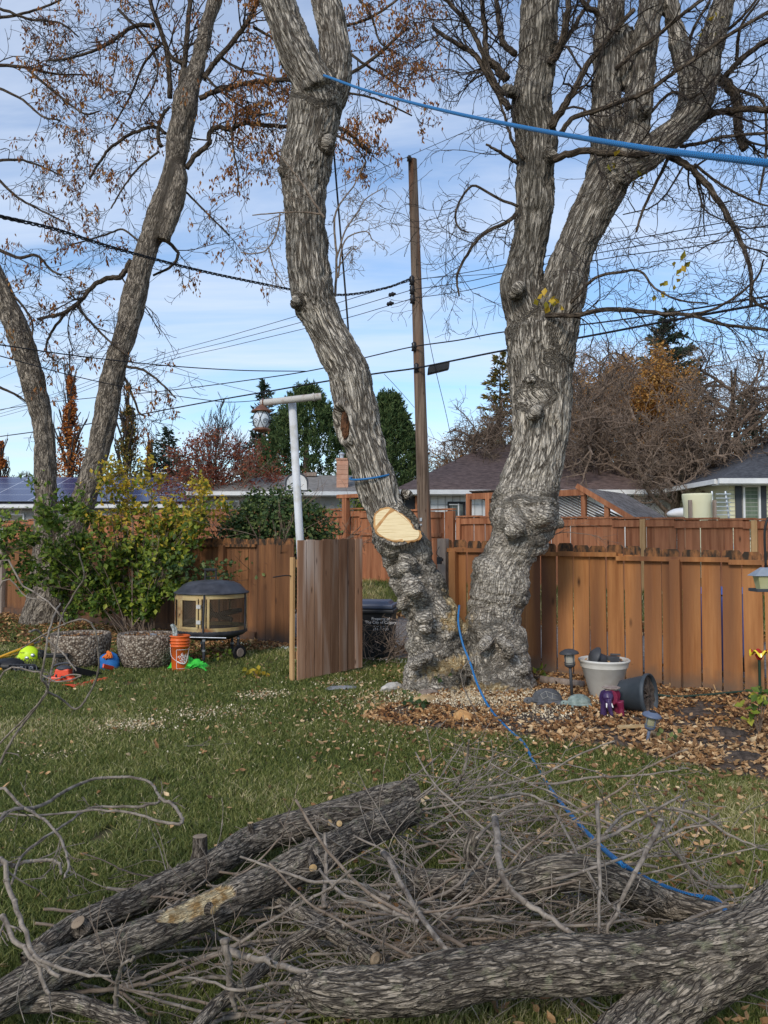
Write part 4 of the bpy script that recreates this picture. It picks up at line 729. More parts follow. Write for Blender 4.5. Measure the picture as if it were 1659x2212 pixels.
bl = FR(SX(598, 1.0), 1.0); bush('lilac_bush', 'rounded dark green lilac bush behind the gate-side fence', (bl[0], bl[1], 1.45), (px(135, bl[1]), .85, 1.12), M['darkleaf'], 17000, .085, 61, 12)
bl = FR(SX(800, 6.9), 7.4, .6); bush('vine_bush', 'yellow-green leafy vine on the lattice behind the tall cedar fence', (bl[0]-.3, bl[1], 2.2), (.95, .4, .62), M['shrubleaf'], 1600, .11, 62, 5)
# ================================================================ big trees in the yard
def fuse(paths, voxel, smooth_it=3):
    """paths: list of [N,4] arrays (x,y,z,r) -> fused verts, faces, bark coordinates, normals"""
    mb = MB()
    for p in paths: mb.tube(p[:, :3], p[:, 3], 28)
    o = mb.build('tmp', M['bark']); rm = o.modifiers.new('r', 'REMESH'); rm.mode = 'VOXEL'; rm.voxel_size = voxel
    dg = bpy.context.evaluated_depsgraph_get(); e = o.evaluated_get(dg); me = e.to_mesh()
    V = np.empty(len(me.vertices)*3, np.float32); me.vertices.foreach_get('co', V); V = V.reshape(-1, 3).astype(float)+np.array(o['_w'].to_list())
    F = np.empty(len(me.loops), np.int32); me.loops.foreach_get('vertex_index', F); tot = np.empty(len(me.polygons), np.int32); me.polygons.foreach_get('loop_total', tot)
    assert (tot == 4).all(); F = F.reshape(-1, 4).copy(); e.to_mesh_clear(); m_ = o.data; bpy.data.objects.remove(o); bpy.data.meshes.remove(m_)
    E = np.vstack([F[:, [0, 1]], F[:, [1, 2]], F[:, [2, 3]], F[:, [3, 0]]]); deg = np.bincount(E[:, 0], minlength=len(V))+np.bincount(E[:, 1], minlength=len(V))
    def lap(A):
        S = np.stack([np.bincount(E[:, 0], A[E[:, 1], c], len(A))+np.bincount(E[:, 1], A[E[:, 0], c], len(A)) for c in range(A.shape[1])], 1); return S/deg[:, None]
    for i in range(smooth_it): V = V*.4+lap(V)*.6
    def normals(V):
        fn = np.cross(V[F[:, 2]]-V[F[:, 0]], V[F[:, 3]]-V[F[:, 1]]); nn = np.stack([sum(np.bincount(F[:, q], fn[:, c], len(V)) for q in range(4)) for c in range(3)], 1); return unit(nn)
    # bark coordinates
    cs = []; kd_pts = []
    for pi, p in enumerate(paths):
        T = unit(np.gradient(p[:, :3], axis=0)); ref = np.array([0, -1., 0]); A1 = unit(np.cross(T, ref)); A2 = np.cross(T, A1); L_ = np.concatenate([[0], np.cumsum(np.linalg.norm(np.diff(p[:, :3], axis=0), axis=1))])
        cs.append(np.hstack([p, A1, A2, T, L_[:, None]+pi*.0]))
    cs = np.vstack(cs); kd = kdtree.KDTree(len(cs))
    for i, c in enumerate(cs): kd.insert(c[:3], i)
    kd.balance(); idx = np.empty(len(V), int)
    for i, v in enumerate(V):
        bi = None; bd = 1e9
        for (co, q, d) in kd.find_n(v, 4):
            if d/cs[q, 3] < bd: bd = d/cs[q, 3]; bi = q
        idx[i] = bi
    c = cs[idx]; D = V-c[:, :3]; B = np.stack([(D*c[:, 4:7]).sum(1), (D*c[:, 7:10]).sum(1), (D*c[:, 10:13]).sum(1)+c[:, 13]], 1)
    for i in range(6): B = B*.4+lap(B)*.6
    return V, F, B, normals
def pathpx(pts, Yf, m=5, hscale=1.0):
    q = cr(pts, m); out = []
    T = np.gradient(q[:, :2], axis=0); T /= np.linalg.norm(T, axis=1)[:, None]
    for i, r in enumerate(q):
        Y = Yf(r[1]) if callable(Yf) else Yf; p = P(r[0], r[1], Y); out.append([*p, px(r[2], Y)*hscale*max(.72, abs(T[i, 1]))])
    return np.array(out)
def barkdisp(B, rough=1.):
    q = np.stack([B[:, 0]*15, B[:, 1]*15, B[:, 2]*3.2], 1); q[:, :2] += .9*perlin(B*np.array([5, 5, 7.]))[:, None]
    r1 = 1-np.abs(perlin(q))*2.1; r2 = 1-np.abs(perlin(q*np.array([2.1, 2.1, 1.9])+7))*2.0
    return .018*r1+.009*r2
Yt = 8.6
T1 = [(942, 1510, 78), (943, 1470, 70), (944, 1432, 64), (941, 1385, 60), (936, 1335, 56), (912, 1285, 60), (888, 1235, 53), (869, 1177, 54), (832, 1100, 43), (807, 1030, 43), (786, 960, 43), (771, 900, 46), (763, 850, 44), (753, 808, 46), (728, 757, 45), (699, 700, 43), (677, 645, 46), (667, 573, 43), (660, 477, 42), (658, 409, 46), (660, 352, 55), (672, 300, 53), (680, 240, 55), (688, 190, 56)]
T1L = [(688, 200, 50), (660, 150, 44), (638, 104, 41), (620, 55, 38), (600, 0, 36), (575, -70, 34), (552, -140, 30)]
T1R = [(694, 235, 46), (716, 190, 40), (725, 136, 32), (718, 68, 30), (705, 0, 29), (694, -70, 27), (684, -140, 24)]
T2 = [(1078, 1510, 84), (1080, 1470, 72), (1076, 1430, 67), (1070, 1370, 63), (1066, 1322, 56), (1076, 1285, 65), (1086, 1228, 62), (1106, 1188, 62), (1124, 1150, 71), (1132, 1110, 75), (1138, 1065, 69), (1150, 1023, 63), (1165, 965, 56), (1170, 890, 60), (1167, 800, 66), (1170, 713, 76)]
T2a = [(1168, 800, 60), (1150, 715, 52), (1130, 650, 46), (1127, 610, 44), (1142, 540, 36), (1155, 450, 38), (1155, 375, 38), (1158, 300, 42), (1148, 225, 41), (1160, 125, 38), (1166, 0, 38), (1168, -80, 34), (1168, -150, 30)]
T2b = [(1175, 790, 58), (1196, 715, 52), (1214, 640, 48), (1222, 600, 44), (1238, 550, 43), (1270, 475, 44), (1298, 420, 48), (1325, 365, 50)]
T2A = [(1310, 395, 46), (1315, 330, 38), (1310, 260, 33), (1310, 190, 29), (1313, 100, 28), (1320, 0, 25), (1322, -120, 22)]
T2B = [(1330, 370, 40), (1366, 300, 30), (1378, 220, 26), (1390, 120, 26), (1410, 0, 25), (1425, -110, 20)]
T2C = [(1325, 375, 44), (1385, 345, 40), (1440, 300, 39), (1495, 240, 35), (1520, 170, 30), (1536, 90, 27), (1565, 0, 22), (1600, -110, 18)]
T2D = [(1478, 255, 22), (1486, 200, 18), (1472, 120, 17), (1446, 0, 16), (1430, -100, 13)]
T2E = [(1360, 190, 17), (1352, 130, 20), (1345, 85, 20), (1352, 62, 17)]
ra = lambda y: np.interp(y, [0, 700], [8.5, 8.6])
paths = [pathpx(T1, Yt), pathpx(T1L, lambda y: 8.45), pathpx(T1R, lambda y: np.interp(y, [0, 200], [8.9, 8.65])), pathpx(T2, 8.6), pathpx(T2a, 8.68), pathpx(T2b, lambda y: np.interp(y, [350, 800], [8.4, 8.6])), pathpx(T2A, 8.5), pathpx(T2B, 8.35), pathpx(T2C, 8.3), pathpx(T2D, 8.3), pathpx(T2E, 8.45)]
# burls and knots that stick out
def knob(x, y, Y, r, dx=0, dy=0): a = P(x, y, Y); b_ = P(x+dx, y+dy, Y-.02); return np.array([[*a, px(r, Y)*.8], [*((a+b_)/2), px(r, Y)*.9], [*b_, px(r, Y)*.65]])
kn = [(1205, 1125, 8.5, 18, -6, 20), (1165, 1105, 8.25, 34, 22, 12), (1100, 1140, 8.25, 30, 20, 14), (1125, 1290, 8.45, 22, -14, -8), (1100, 1395, 8.2, 32, -18, 8), (1040, 1385, 8.25, 22, 14, 14), (1120, 1440, 8.35, 30, 8, 24),
      (860, 1215, 8.3, 28, 34, 8), (880, 1270, 8.22, 34, 26, -8), (862, 1300, 8.4, 18, 20, 6), (905, 1350, 8.22, 26, 26, -4), (905, 1415, 8.2, 36, 12, 22), (635, 650, 8.45, 16, 14, 6), (612, 362, 8.5, 16, 6, 14), (702, 312, 8.42, 20, 16, 2), (1150, 820, 8.3, 9, -6, 4), (1150, 885, 8.25, 20, 14, 12),
      (1100, 205, 8.55, 22, 6, -14), (1195, 335, 8.5, 16, -10, 4), (1195, 110, 8.6, 14, -6, 10), (1110, 625, 8.4, 22, 14, 10), (880, 1062, 8.7, 14, -4, 14), (1000, 1400, 8.55, 40, 10, 60), (1005, 1350, 8.6, 24, 0, 40), (1395, 235, 8.2, 16, -8, 10), (960, 1500, 8.3, 30, 30, 10)]
for q in kn: paths.append(knob(*q))
# stub whose saw cut faces the yard
cutc = P(857, 1134, 8.22); cutn = unit(np.array([.04, -.93, .36])); paths.append(np.array([[*(cutc-cutn*.42), .24], [*(cutc-cutn*.2), .245], [*(cutc+cutn*.05), .225], [*(cutc+cutn*.12), .2]]))
V, F, B, nrm = fuse(paths, .0145, 9)
Nn = nrm(V); ypx = 1106-FPX*((V[:, 2]-CH)/V[:, 1]-math.tan(PITCH))/(1+math.tan(PITCH)*(V[:, 2]-CH)/V[:, 1])
xpx = 829.5+FPX*V[:, 0]/V[:, 1]
left = xpx < 1000
burl = np.where(left, np.clip((ypx-1150)/60, 0, 1), np.clip((ypx-1010)/60, 0, 1))
noisy = np.clip(perlin(V*2.1+3)*1.6+.35, 0, 1)
burl = np.maximum(burl*np.where(left, .9, .55+.45*noisy), .0)
fold = np.abs(perlin(V*np.array([2.2, 2.2, 6.2])+.5*perlin(V*3)[:, None]+9)); bl_ = np.abs(perlin(V*np.array([5.5, 5.5, 8.])+5)); bl2 = np.abs(perlin(V*np.array([15, 15, 22.]))); bl3 = np.abs(perlin(V*np.array([38, 38, 52.])))
fur = barkdisp(B); warp = .014*perlin(V*4.+11)
disp = (1-burl)*fur+burl*(.062*np.clip(fold*1.5, 0, .8)**.7+.022*bl_+.016*bl2+.009*bl3-.045+.5*fur)+warp+.02*perlin(V*np.array([3, 3, 5.]))*np.where(burl > .2, 1.6, .6)
# knot hole with a pale healed lip
kc = P(740, 914, 8.41); nk = unit(np.array([-.52, -.85, 0])); tk = np.array([-nk[1], nk[0], 0]); kx = (V-kc)@tk; kz = (V[:, 2]-kc[2]); kx = kx+kz*.10; q = np.sqrt((kx/.085)**2+(kz/.19)**2); fr_ = (Nn[:, 1] < .2)
km = fr_ & (q < 1.9) & (np.abs(V[:, 1]-8.4) < .4)
disp = np.where(km, disp*np.clip(q-.9, 0, 1)+.06*np.exp(-((q-1.1)/.25)**2)-.17*np.clip(1-q, 0, .6), disp)
dc = V-cutc; pl = (dc*cutn).sum(1); rad = np.linalg.norm(dc-pl[:, None]*cutn, axis=1); cm = (rad < .25) & (pl > -.12) & (V[:, 1] < 8.6); disp = np.where(cm, disp*.2, disp)
V2 = V+Nn*disp[:, None]
dc = V2-cutc; pl = (dc*cutn).sum(1); rad = np.linalg.norm(dc-pl[:, None]*cutn, axis=1); cl = (rad < .42) & (pl > 0) & (V2[:, 1] < 8.7) & (pl < .4); V2[cl] -= pl[cl, None]*cutn
# per-point stains and tone held in one attribute: x = tone, y = sawdust, z = lip
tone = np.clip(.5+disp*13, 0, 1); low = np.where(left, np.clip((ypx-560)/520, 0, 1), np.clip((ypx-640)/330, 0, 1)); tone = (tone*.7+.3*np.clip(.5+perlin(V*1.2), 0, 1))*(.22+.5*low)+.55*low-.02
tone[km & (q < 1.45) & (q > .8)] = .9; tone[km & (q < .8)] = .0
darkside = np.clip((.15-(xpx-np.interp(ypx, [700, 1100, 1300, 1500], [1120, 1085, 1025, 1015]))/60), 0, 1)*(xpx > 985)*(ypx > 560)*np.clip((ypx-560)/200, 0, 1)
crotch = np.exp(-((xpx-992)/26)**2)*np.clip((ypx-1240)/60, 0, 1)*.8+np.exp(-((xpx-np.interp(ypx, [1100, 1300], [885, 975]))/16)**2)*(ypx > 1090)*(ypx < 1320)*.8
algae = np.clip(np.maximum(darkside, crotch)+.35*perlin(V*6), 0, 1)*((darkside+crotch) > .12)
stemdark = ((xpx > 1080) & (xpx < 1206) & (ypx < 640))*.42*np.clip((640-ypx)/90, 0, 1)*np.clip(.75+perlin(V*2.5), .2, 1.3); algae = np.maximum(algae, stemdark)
saw = np.clip(np.exp(-((xpx-985)/22)**2-((ypx-1290)/48)**2)+np.exp(-((xpx-985)/40)**2-((ypx-1345)/20)**2)*.9+np.exp(-((xpx-960)/60)**2-((ypx-(1440-(xpx-960)*.35))/18)**2)+np.exp(-((xpx-1040)/70)**2-((ypx-1488)/14)**2), 0, 1); saw = np.clip((saw-.35+perlin(V*26)*.5)*3, 0, 1)*(Nn[:, 2] > -.35)
def twotone(name):
    m = MATS['cottonwood_bark'].copy(); m.name = name; t = m.node_tree; b = t.nodes['Principled BSDF']; L = t.links.new; src = b.inputs['Base Color'].links[0].from_socket
    a = t.nodes.new('ShaderNodeAttribute'); a.attribute_name = 'tone'; s = t.nodes.new('ShaderNodeSeparateXYZ'); L(a.outputs['Vector'], s.inputs[0])
    r = t.nodes.new('ShaderNodeValToRGB'); cr_ = r.color_ramp; cr_.elements[0].position = .18; cr_.elements[0].color = (.05, .042, .034, 1); cr_.elements[1].position = .72; cr_.elements[1].color = (.43, .385, .325, 1); L(s.outputs[0], r.inputs[0])
    def mix(f, A_, B_, ty='MIX', fac=None):
        q = t.nodes.new('ShaderNodeMixRGB'); q.blend_type = ty
        if f is not None: L(f, q.inputs[0])
        else: q.inputs[0].default_value = fac
        for i_, z in ((1, A_), (2, B_)):
            if isinstance(z, tuple): q.inputs[i_].default_value = (*z, 1)
            else: L(z, q.inputs[i_])
        return q.outputs[0]
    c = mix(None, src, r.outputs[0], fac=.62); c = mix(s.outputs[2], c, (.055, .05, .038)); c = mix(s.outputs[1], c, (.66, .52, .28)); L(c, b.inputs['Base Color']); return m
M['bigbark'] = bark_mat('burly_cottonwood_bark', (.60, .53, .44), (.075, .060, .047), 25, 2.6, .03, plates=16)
M['greybark'] = bark_mat('grey_maple_bark', (.40, .335, .265), (.065, .052, .042), 22, 5, .025)
def barkmesh(name, V, F, B, m, root, tonev=None, rnd_=0.):
    mb = MB(); mb.add(V, F, bk=B, rnd=rnd_); o = mb.build(name, m, root, smooth=True)
    if tonev is not None: a = o.data.attributes.new('tone', 'FLOAT_VECTOR', 'POINT'); a.data.foreach_set('vector', tonev.astype(np.float32).ravel())
    return o
big = thing('cottonwood_tree', G(1010, 1490), 'huge burly twin-trunk tree with furrowed pale bark, forking from one base by the fence gap', 'tree')
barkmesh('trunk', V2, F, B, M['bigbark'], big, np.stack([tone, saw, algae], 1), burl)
# sawn face
ux = unit(np.cross(cutn, [0, 0, 1])); uz = np.cross(ux, cutn); ux = -ux if ux[0] < 0 else ux; uz = -uz if uz[2] < 0 else uz
out = [(812, 1112), (822, 1104), (842, 1100), (868, 1112), (886, 1130), (893, 1143), (905, 1148), (903, 1162), (890, 1167), (868, 1168), (845, 1166), (826, 1158), (814, 1147), (811, 1130)]
def onplane(x, y, off=.006):
    o = np.array([0, 0, CH]); d = P(x, y, 1.)-o; return o+d*(((cutc+cutn*off-o)@cutn)/(d@cutn))
ring = cr([onplane(*q)-cutc for q in out+out[:2]], 4)[:-4]; b = MB(); 
ring2 = ring*1.09+RS.normal(size=ring.shape)*.006; b.add(np.vstack([cutc+ring2*1.0-cutn*.03, cutc+ring2-cutn*.0005]), [[i, (i+1) % len(ring), (i+1) % len(ring)+len(ring), i+len(ring)] for i in range(len(ring))]); b.poly(cutc+ring2-cutn*.0005); b.build('inner_bark', M['inbark'], big)
b = MB(); n0_ = b.n
vv = [cutc+cutn*.010]; rr_ = []
for f in (.34, .67, 1): rr_.append(cutc+ring*f+cutn*.004)
V_ = np.vstack([vv]+rr_); V_ = V_-((V_-cutc)@cutn)[:, None]*cutn+cutn*.011; k = len(ring); bkc = np.stack([(V_-cutc)@uz*3, (V_-cutc)@ux*.8, np.zeros(len(V_))], 1)
b.add(V_, [[0, 1+i, 1+(i+1) % k] for i in range(k)], bk=bkc); b.f[4].append(np.array([[1+r_*k+i, 1+(r_+1)*k+i, 1+(r_+1)*k+(i+1) % k, 1+r_*k+(i+1) % k] for r_ in (0, 1) for i in range(k)])); b.mi[4].append(np.zeros(2*k, int))
M['cutface'] = mat('sawn_face', (.50, .32, .12), .75, (.80, .64, .38), 5, coord='bk', stretch=(6, .8, 1), bump=.003, bscale=20, contrast=(.28, .5))
b.build('cut_face', M['cutface'], big)
b = MB(); kq = [(738+13*math.cos(a)*(.8 if a < 3 else 1), 914+30*math.sin(a)) for a in np.linspace(0, 6.28, 22)[:-1]]; M['rot'] = mat('rotten_heartwood', (.012, .007, .005), .95, (.17, .075, .035), 22, stretch=(1, 1, .6), bump=.02)
b.blob(kc-nk*.045+np.array([0, 0, -.01]), (.052, .028, .14), .5, 5, 24, np.array([tk, nk, [0, 0, 1]])); b.build('rotten_hollow', M['rot'], big)
# ---- limbs (traced) and their twigs
def limbs(specs, Y, prm, dens, m=6, jitY=.5, lvl=2, rs=1, lenf=1., down=0.):
    tw = []; br = []
    random.seed(rs); RS.seed(rs)
    for sp in specs:
        pts = np.array([[p[0], p[1]] for p in sp[1]], float); w0, w1 = sp[0]; Y0 = Y+(sp[2] if len(sp) > 2 else 0); Y1 = Y0+(sp[3] if len(sp) > 3 else random.uniform(-jitY, jitY))
        q = cr(pts, m); n = len(q); YY = np.linspace(Y0, Y1, n); p3 = np.array([P(a[0], a[1], y) for a, y in zip(q, YY)]); rr = np.linspace(w0, w1, n)*YY/FPX*.82
        p3[1:-1] += RS.normal(size=(n-2, 3))*rr[1:-1, None]*.16
        br.append((p3, rr)); L_ = np.linalg.norm(np.diff(p3, axis=0), axis=1).sum(); T = unit(np.gradient(p3, axis=0))
        dn = sp[4] if len(sp) > 4 else dens
        for c in range(max(2, int(L_*dn))):
            i = min(n-1, int(n*(.12+.88*random.random()))); ax_ = unit(np.cross(T[i], rvec())); d = rodr(T[i], ax_, random.uniform(.4, 1.2)); d[2] -= down
            grow(tw, p3[i], d, lenf*random.uniform(.35, 1.0), max(.004, rr[i]*.35), lvl, prm)
    return br, tw
def limbobj(name, br, m, root, group=None):
    for p3, rr in br: MB().tube(p3, rr, 10).build(name, m, root, smooth=True)
S = [((9, 5), [(1100, 236), (1056, 167), (1027, 119), (991, 98), (934, 58)]), ((12, 10), [(1094, 172), (1068, 142), (1050, 128)], 0, 0), ((9, 5), [(1086, 208), (1062, 167), (1044, 119), (1024, 74), (991, 27), (940, -20)]),
     ((8, 6), [(1050, 122), (1047, 60), (1038, -30)]), ((9, 6), [(1112, 116), (1086, 89), (1078, 45), (1070, -20)]), ((5, 3), [(1131, 345), (1104, 297), (1086, 238), (1062, 167)], 0, 0), ((6, 3), [(1119, 353), (1085, 332), (1050, 312)], 0, -.2, .3),
     ((6, 2.5), [(1115, 462), (1092, 482), (1044, 506), (1009, 550), (988, 595), (992, 640)]), ((4, 2), [(1119, 446), (1074, 428), (1020, 402), (985, 455), (990, 490), (1012, 503)]), ((12, 7), [(1190, 138), (1213, 95), (1224, 40), (1232, -20)]), ((7, 4), [(1200, 120), (1240, 60), (1262, 20), (1285, -20)]),
     ((11, 6), [(1188, 275), (1215, 235), (1240, 195), (1273, 134), (1315, 80), (1370, 20)]), ((7, 5), [(1206, 292), (1241, 253), (1294, 238), (1350, 215), (1399, 197), (1450, 160), (1497, 130), (1570, 78), (1680, 15)], -.2, -.6), ((10, 6), [(1195, 345), (1250, 327), (1317, 330), (1390, 334), (1430, 318)], -.1, -.4),
     ((10, 4.5), [(1438, 335), (1487, 358), (1539, 415), (1580, 480), (1606, 535), (1622, 590), (1622, 660)], 0, -.8), ((9, 8), [(1500, 272), (1535, 248), (1570, 240), (1620, 236), (1700, 240)], 0, -.6), ((8, 7), [(1556, 176), (1600, 130), (1650, 92), (1720, 50)], 0, -.6), ((14, 11), [(1545, 165), (1572, 185), (1592, 215), (1594, 262), (1600, 300), (1610, 322)], 0, -.1, .6),
     ((6, 5), [(1330, 150), (1380, 105), (1425, 73), (1470, 35), (1530, -10)], -.2, -.4), ((5, 4), [(1470, 316), (1520, 308), (1560, 296), (1690, 284)], 0, -.7), ((4.5, 2), [(1232, 655), (1285, 601), (1340, 588), (1383, 586), (1414, 622), (1466, 648), (1530, 655)], -.3, -.8),
     ((7, 4), [(1180, 682), (1240, 681), (1330, 668), (1430, 678), (1490, 680), (1560, 700), (1680, 716)], -.3, -1.2), ((4, 2.5), [(1490, 680), (1540, 668), (1590, 640), (1635, 600), (1650, 560)], -.8, -.4), ((5, 3), [(1622, 640), (1640, 660), (1670, 668)], -.6, 0), ((5, 3), [(1570, 190), (1610, 200), (1650, 225), (1655, 330), (1640, 420)], 0, -.3), ((4, 2), [(1500, 355), (1560, 400), (1640, 440), (1700, 450)], 0, -.5),
     ((5, 3), [(1450, 330), (1420, 390), (1390, 450), (1375, 500)], 0, -.4), ((5, 3), [(1590, 130), (1600, 60), (1640, 0)], 0, -.5), ((8, 6), [(1300, 60), (1292, 30), (1262, 10), (1250, -30)]), ((5, 3), [(1540, 90), (1600, 40), (1650, -20)], 0, -.3), ((5, 3), [(1480, 120), (1500, 60), (1540, -10)], 0, -.3), ((4, 3), [(1400, 250), (1450, 200), (1500, 210), (1560, 150)], -.1, -.4)]
tp = dict(n=7, g=-.035, wig=.38, curl=.28, nc=[4, 4], ang=(.4, 1.1), lr=(.35, .65), rr=.5, rmin=.0024)
br, tw = limbs(S, 8.5, tp, 7.4, lenf=1.0, down=.15, rs=11)
limbobj('limb', br, M['bark2'], big); b = MB(); twigmesh(b, tw, 0, 5); b.build('twigs', M['twig'], big)
S1 = [((3.5, 1.5), [(700, 470), (680, 440), (655, 400), (625, 360), (600, 330)], -.45, -.1), ((3, 1.5), [(692, 462), (650, 458), (600, 460), (545, 465)], -.45, 0), ((2.5, 1.5), [(605, 462), (598, 500), (575, 540), (540, 548), (520, 545)], -.45, 0), ((2, 1), [(580, 535), (592, 580), (615, 620)], -.45, 0),
      ((3.5, 1.5), [(724, 640), (727, 560), (722, 480), (735, 440), (765, 400), (788, 350)], .1, 0), ((2.5, 1.2), [(727, 560), (745, 500), (772, 460), (790, 430), (828, 406)], .1, 0), ((2.5, 1.2), [(730, 600), (745, 520), (790, 500), (805, 520)], .1, 0), ((2, 1), [(728, 580), (760, 540), (772, 545)], .1, 0)]
br, tw = limbs(S1, 8.6, tp, 5, lenf=.45, rs=12, jitY=.1); b = MB(); twigmesh(b, tw+[(p, r_[0], r_[-1]) for p, r_ in br if False]); 
for p3, rr in br: b.tube(p3, rr, 6)
b.build('twigs', M['cuttwig2'], big)
def few_leaves(pts, Y, n_, m, sz, name='leaves', root=big, sp_=.1):
    C = np.vstack([P(x, y, Y)+RS.normal(size=(n_, 3))*sp_ for x, y in pts]); MB().leaves(C, RS.uniform(.6, 1.2, len(C))*sz, asp=.75, tip=(0, 0, -.6), spread=1.4).build(name, m, root)
few_leaves([(1185, 650), (1200, 650), (1322, 352), (1382, 372), (1533, 55), (1538, 50), (1470, 578), (1660-190, 580), (1435, 622)], 8.2, 7, M['yellowleaf'], .085, sp_=.05)
# ---- the two leaning trunks at left (one clump)
Yl = 15.3
LA = [(86, 1362, 56), (90, 1330, 46), (97, 1280, 40), (100, 1200, 32), (99, 1088, 26), (98, 1000, 26), (94, 925, 24), (80, 860, 28), (62, 790, 30), (38, 713, 31), (10, 650, 30), (-14, 595, 30), (-50, 520, 28), (-90, 440, 25)]
LB = [(100, 1340, 48), (118, 1260, 42), (140, 1190, 37), (158, 1140, 35), (182, 1075, 33), (205, 1000, 29), (225, 920, 30), (238, 840, 30), (255, 770, 29), (272, 720, 29), (288, 650, 32), (306, 575, 28), (328, 510, 30), (348, 455, 34), (368, 400, 31), (379, 350, 29), (386, 300, 31), (397, 250, 32), (405, 200, 31), (424, 150, 22), (437, 100, 20), (448, 50, 18), (464, 0, 18), (480, -60, 17)]
LC = [(352, 520, 16), (372, 450, 22), (385, 400, 20), (386, 360, 16)]
paths = [pathpx(LA, Yl, hscale=.88), pathpx(LB, Yl, hscale=.84), pathpx(LC, Yl-.1), pathpx([(397, 240, 22), (398, 190, 14), (398, 150, 12)], Yl)]
V, F, B, nrm = fuse(paths, .03, 2); Nn = nrm(V); q = np.stack([B[:, 0]*9, B[:, 1]*9, B[:, 2]*2.2], 1); disp = .022*(.4-np.abs(perlin(q))*2)+.02*perlin(V*5); V2 = V+Nn*disp[:, None]
lt_ = thing('maple_tree', G(92, 1345), 'pair of tall leaning grey trunks behind the leafy shrub, hung with dry seed clusters', 'tree')
barkmesh('trunk', V2, F, B, M['greybark'], lt_, np.stack([np.clip(.5+disp*9, 0, 1), 0*disp, 0*disp], 1))
S = [((7, 4), [(397, 168), (395, 139), (367, 119), (350, 76), (331, 26), (318, -20)]), ((7, 6), [(367, 212), (364, 132), (352, 80), (335, 30)]), ((8, 6), [(395, 185), (400, 120), (405, 66), (412, -10)]), ((7, 6), [(440, 170), (460, 140), (480, 116), (522, 66), (549, 20), (570, -30)]),
     ((7, 4), [(430, 213), (470, 195), (549, 179), (620, 172), (700, 185), (800, 130), (880, 60)]), ((7, 5), [(403, 364), (427, 331), (450, 311), (453, 288), (473, 274), (499, 281), (516, 268), (549, 268), (640, 275), (730, 275), (800, 330)]),
     ((8, 4), [(284, 562), (262, 597), (231, 602), (202, 618), (169, 655), (132, 678), (80, 690)]), ((5, 3), [(354, 516), (384, 546), (370, 575), (331, 595)]), ((5, 3), [(357, 288), (331, 274), (281, 291), (238, 321), (215, 350), (193, 388)]), ((6, 4), [(347, 317), (341, 291), (350, 251), (367, 231)], 0, 0, .5),
     ((3, 2), [(344, 327), (298, 364), (265, 407), (240, 450)]), ((6, 2.5), [(334, 53), (284, 59), (231, 96), (165, 122), (99, 132)]), ((5, 2), [(-40, 138), (43, 144), (116, 159), (198, 162)]), ((3, 2), [(301, 522), (265, 496), (231, 506), (150, 530)]), ((5, 2.5), [(-20, 530), (36, 556), (79, 552), (109, 582), (132, 595)]),
     ((3, 2), [(394, 407), (430, 443), (463, 476), (496, 509)]), ((4, 2), [(350, 92), (310, 140), (280, 210), (240, 280)]), ((4, 2), [(60, 150), (120, 200), (180, 245), (215, 240)]), ((4, 2), [(-30, 180), (40, 210), (90, 250), (130, 260)]), ((4, 2), [(-30, 350), (40, 345), (90, 360), (135, 380)]), ((4, 2), [(-30, 360), (30, 420), (80, 450), (140, 480)]), ((4, 2), [(-20, 10), (60, 40), (130, 50), (170, 80)]),
     ((4, 2), [(-20, 40), (50, 30), (120, 5), (160, -20)]), ((4, 2), [(255, 20), (320, 90), (340, 160), (300, 240)]), ((4, 2), [(549, 60), (600, 90), (630, 120)]), ((4, 2), [(470, 120), (520, 150), (590, 170), (625, 210)]), ((4, 2), [(430, 150), (480, 200), (540, 240), (600, 250)]), ((3, 2), [(500, 281), (505, 330), (515, 380), (512, 420)]), ((4, 2), [(165, 660), (200, 700), (240, 740), (280, 770)]), ((4, 2), [(150, 665), (110, 720), (100, 760), (120, 780)]),
     ((4, 2), [(-20, 620), (30, 640), (70, 700), (60, 760)]), ((4, 2), [(262, 800), (285, 850), (300, 890), (315, 900)]), ((4, 2), [(265, 790), (310, 800), (350, 830), (380, 860)], 0, -.6), ((4, 2), [(-20, 830), (30, 850), (60, 870)]), ((4, 3), [(700, 60), (770, 50), (830, 20), (880, -20)], 0, 0), ((4, 2), [(735, 100), (790, 140), (840, 170), (880, 200)], 0, 0), ((3, 2), [(720, 290), (760, 310), (790, 350), (770, 370)], 0, 0), ((3, 2), [(745, 200), (800, 210), (850, 230), (890, 250)], 0, 0), ((4, 2), [(760, -20), (800, 30), (820, 90), (850, 110)], 0, 0)]
tp2 = dict(n=6, g=-.03, wig=.3, curl=.2, nc=[4, 3], ang=(.4, 1.1), lr=(.35, .65), rr=.55, rmin=.0045)
br, tw = limbs(S, Yl, tp2, 4.6, lenf=1.35, rs=13, down=.1); limbobj('limb', br, M['bark2'], lt_); b = MB(); twigmesh(b, tw, 0, 5); b.build('twigs', M['twig'], lt_)
e, mm = ends(tw, .009); rs = np.random.RandomState(5)
ex = 829.5+FPX*e[:, 0]/e[:, 1]; ez = 1106-FPX*(e[:, 2]-CH)/e[:, 1]+64; pr_ = np.where((ex > 470) & (ez < 420), .38, np.where(ez > 560, .10, .15)); pick = rs.rand(len(e)) < pr_; C0 = e[pick]
C = np.repeat(C0, 9, 0)+rs.normal(size=(len(C0)*9, 3))*np.array([.045, .045, .07]); MB().leaves(C, rs.uniform(.06, .12, len(C)), asp=.42, tip=(0, 0, -1.2), spread=.9, rnd=np.repeat(rs.rand(len(C0)), 9)*.6+.4*rs.rand(len(C))).build('seed_clusters', M['keys'], lt_)
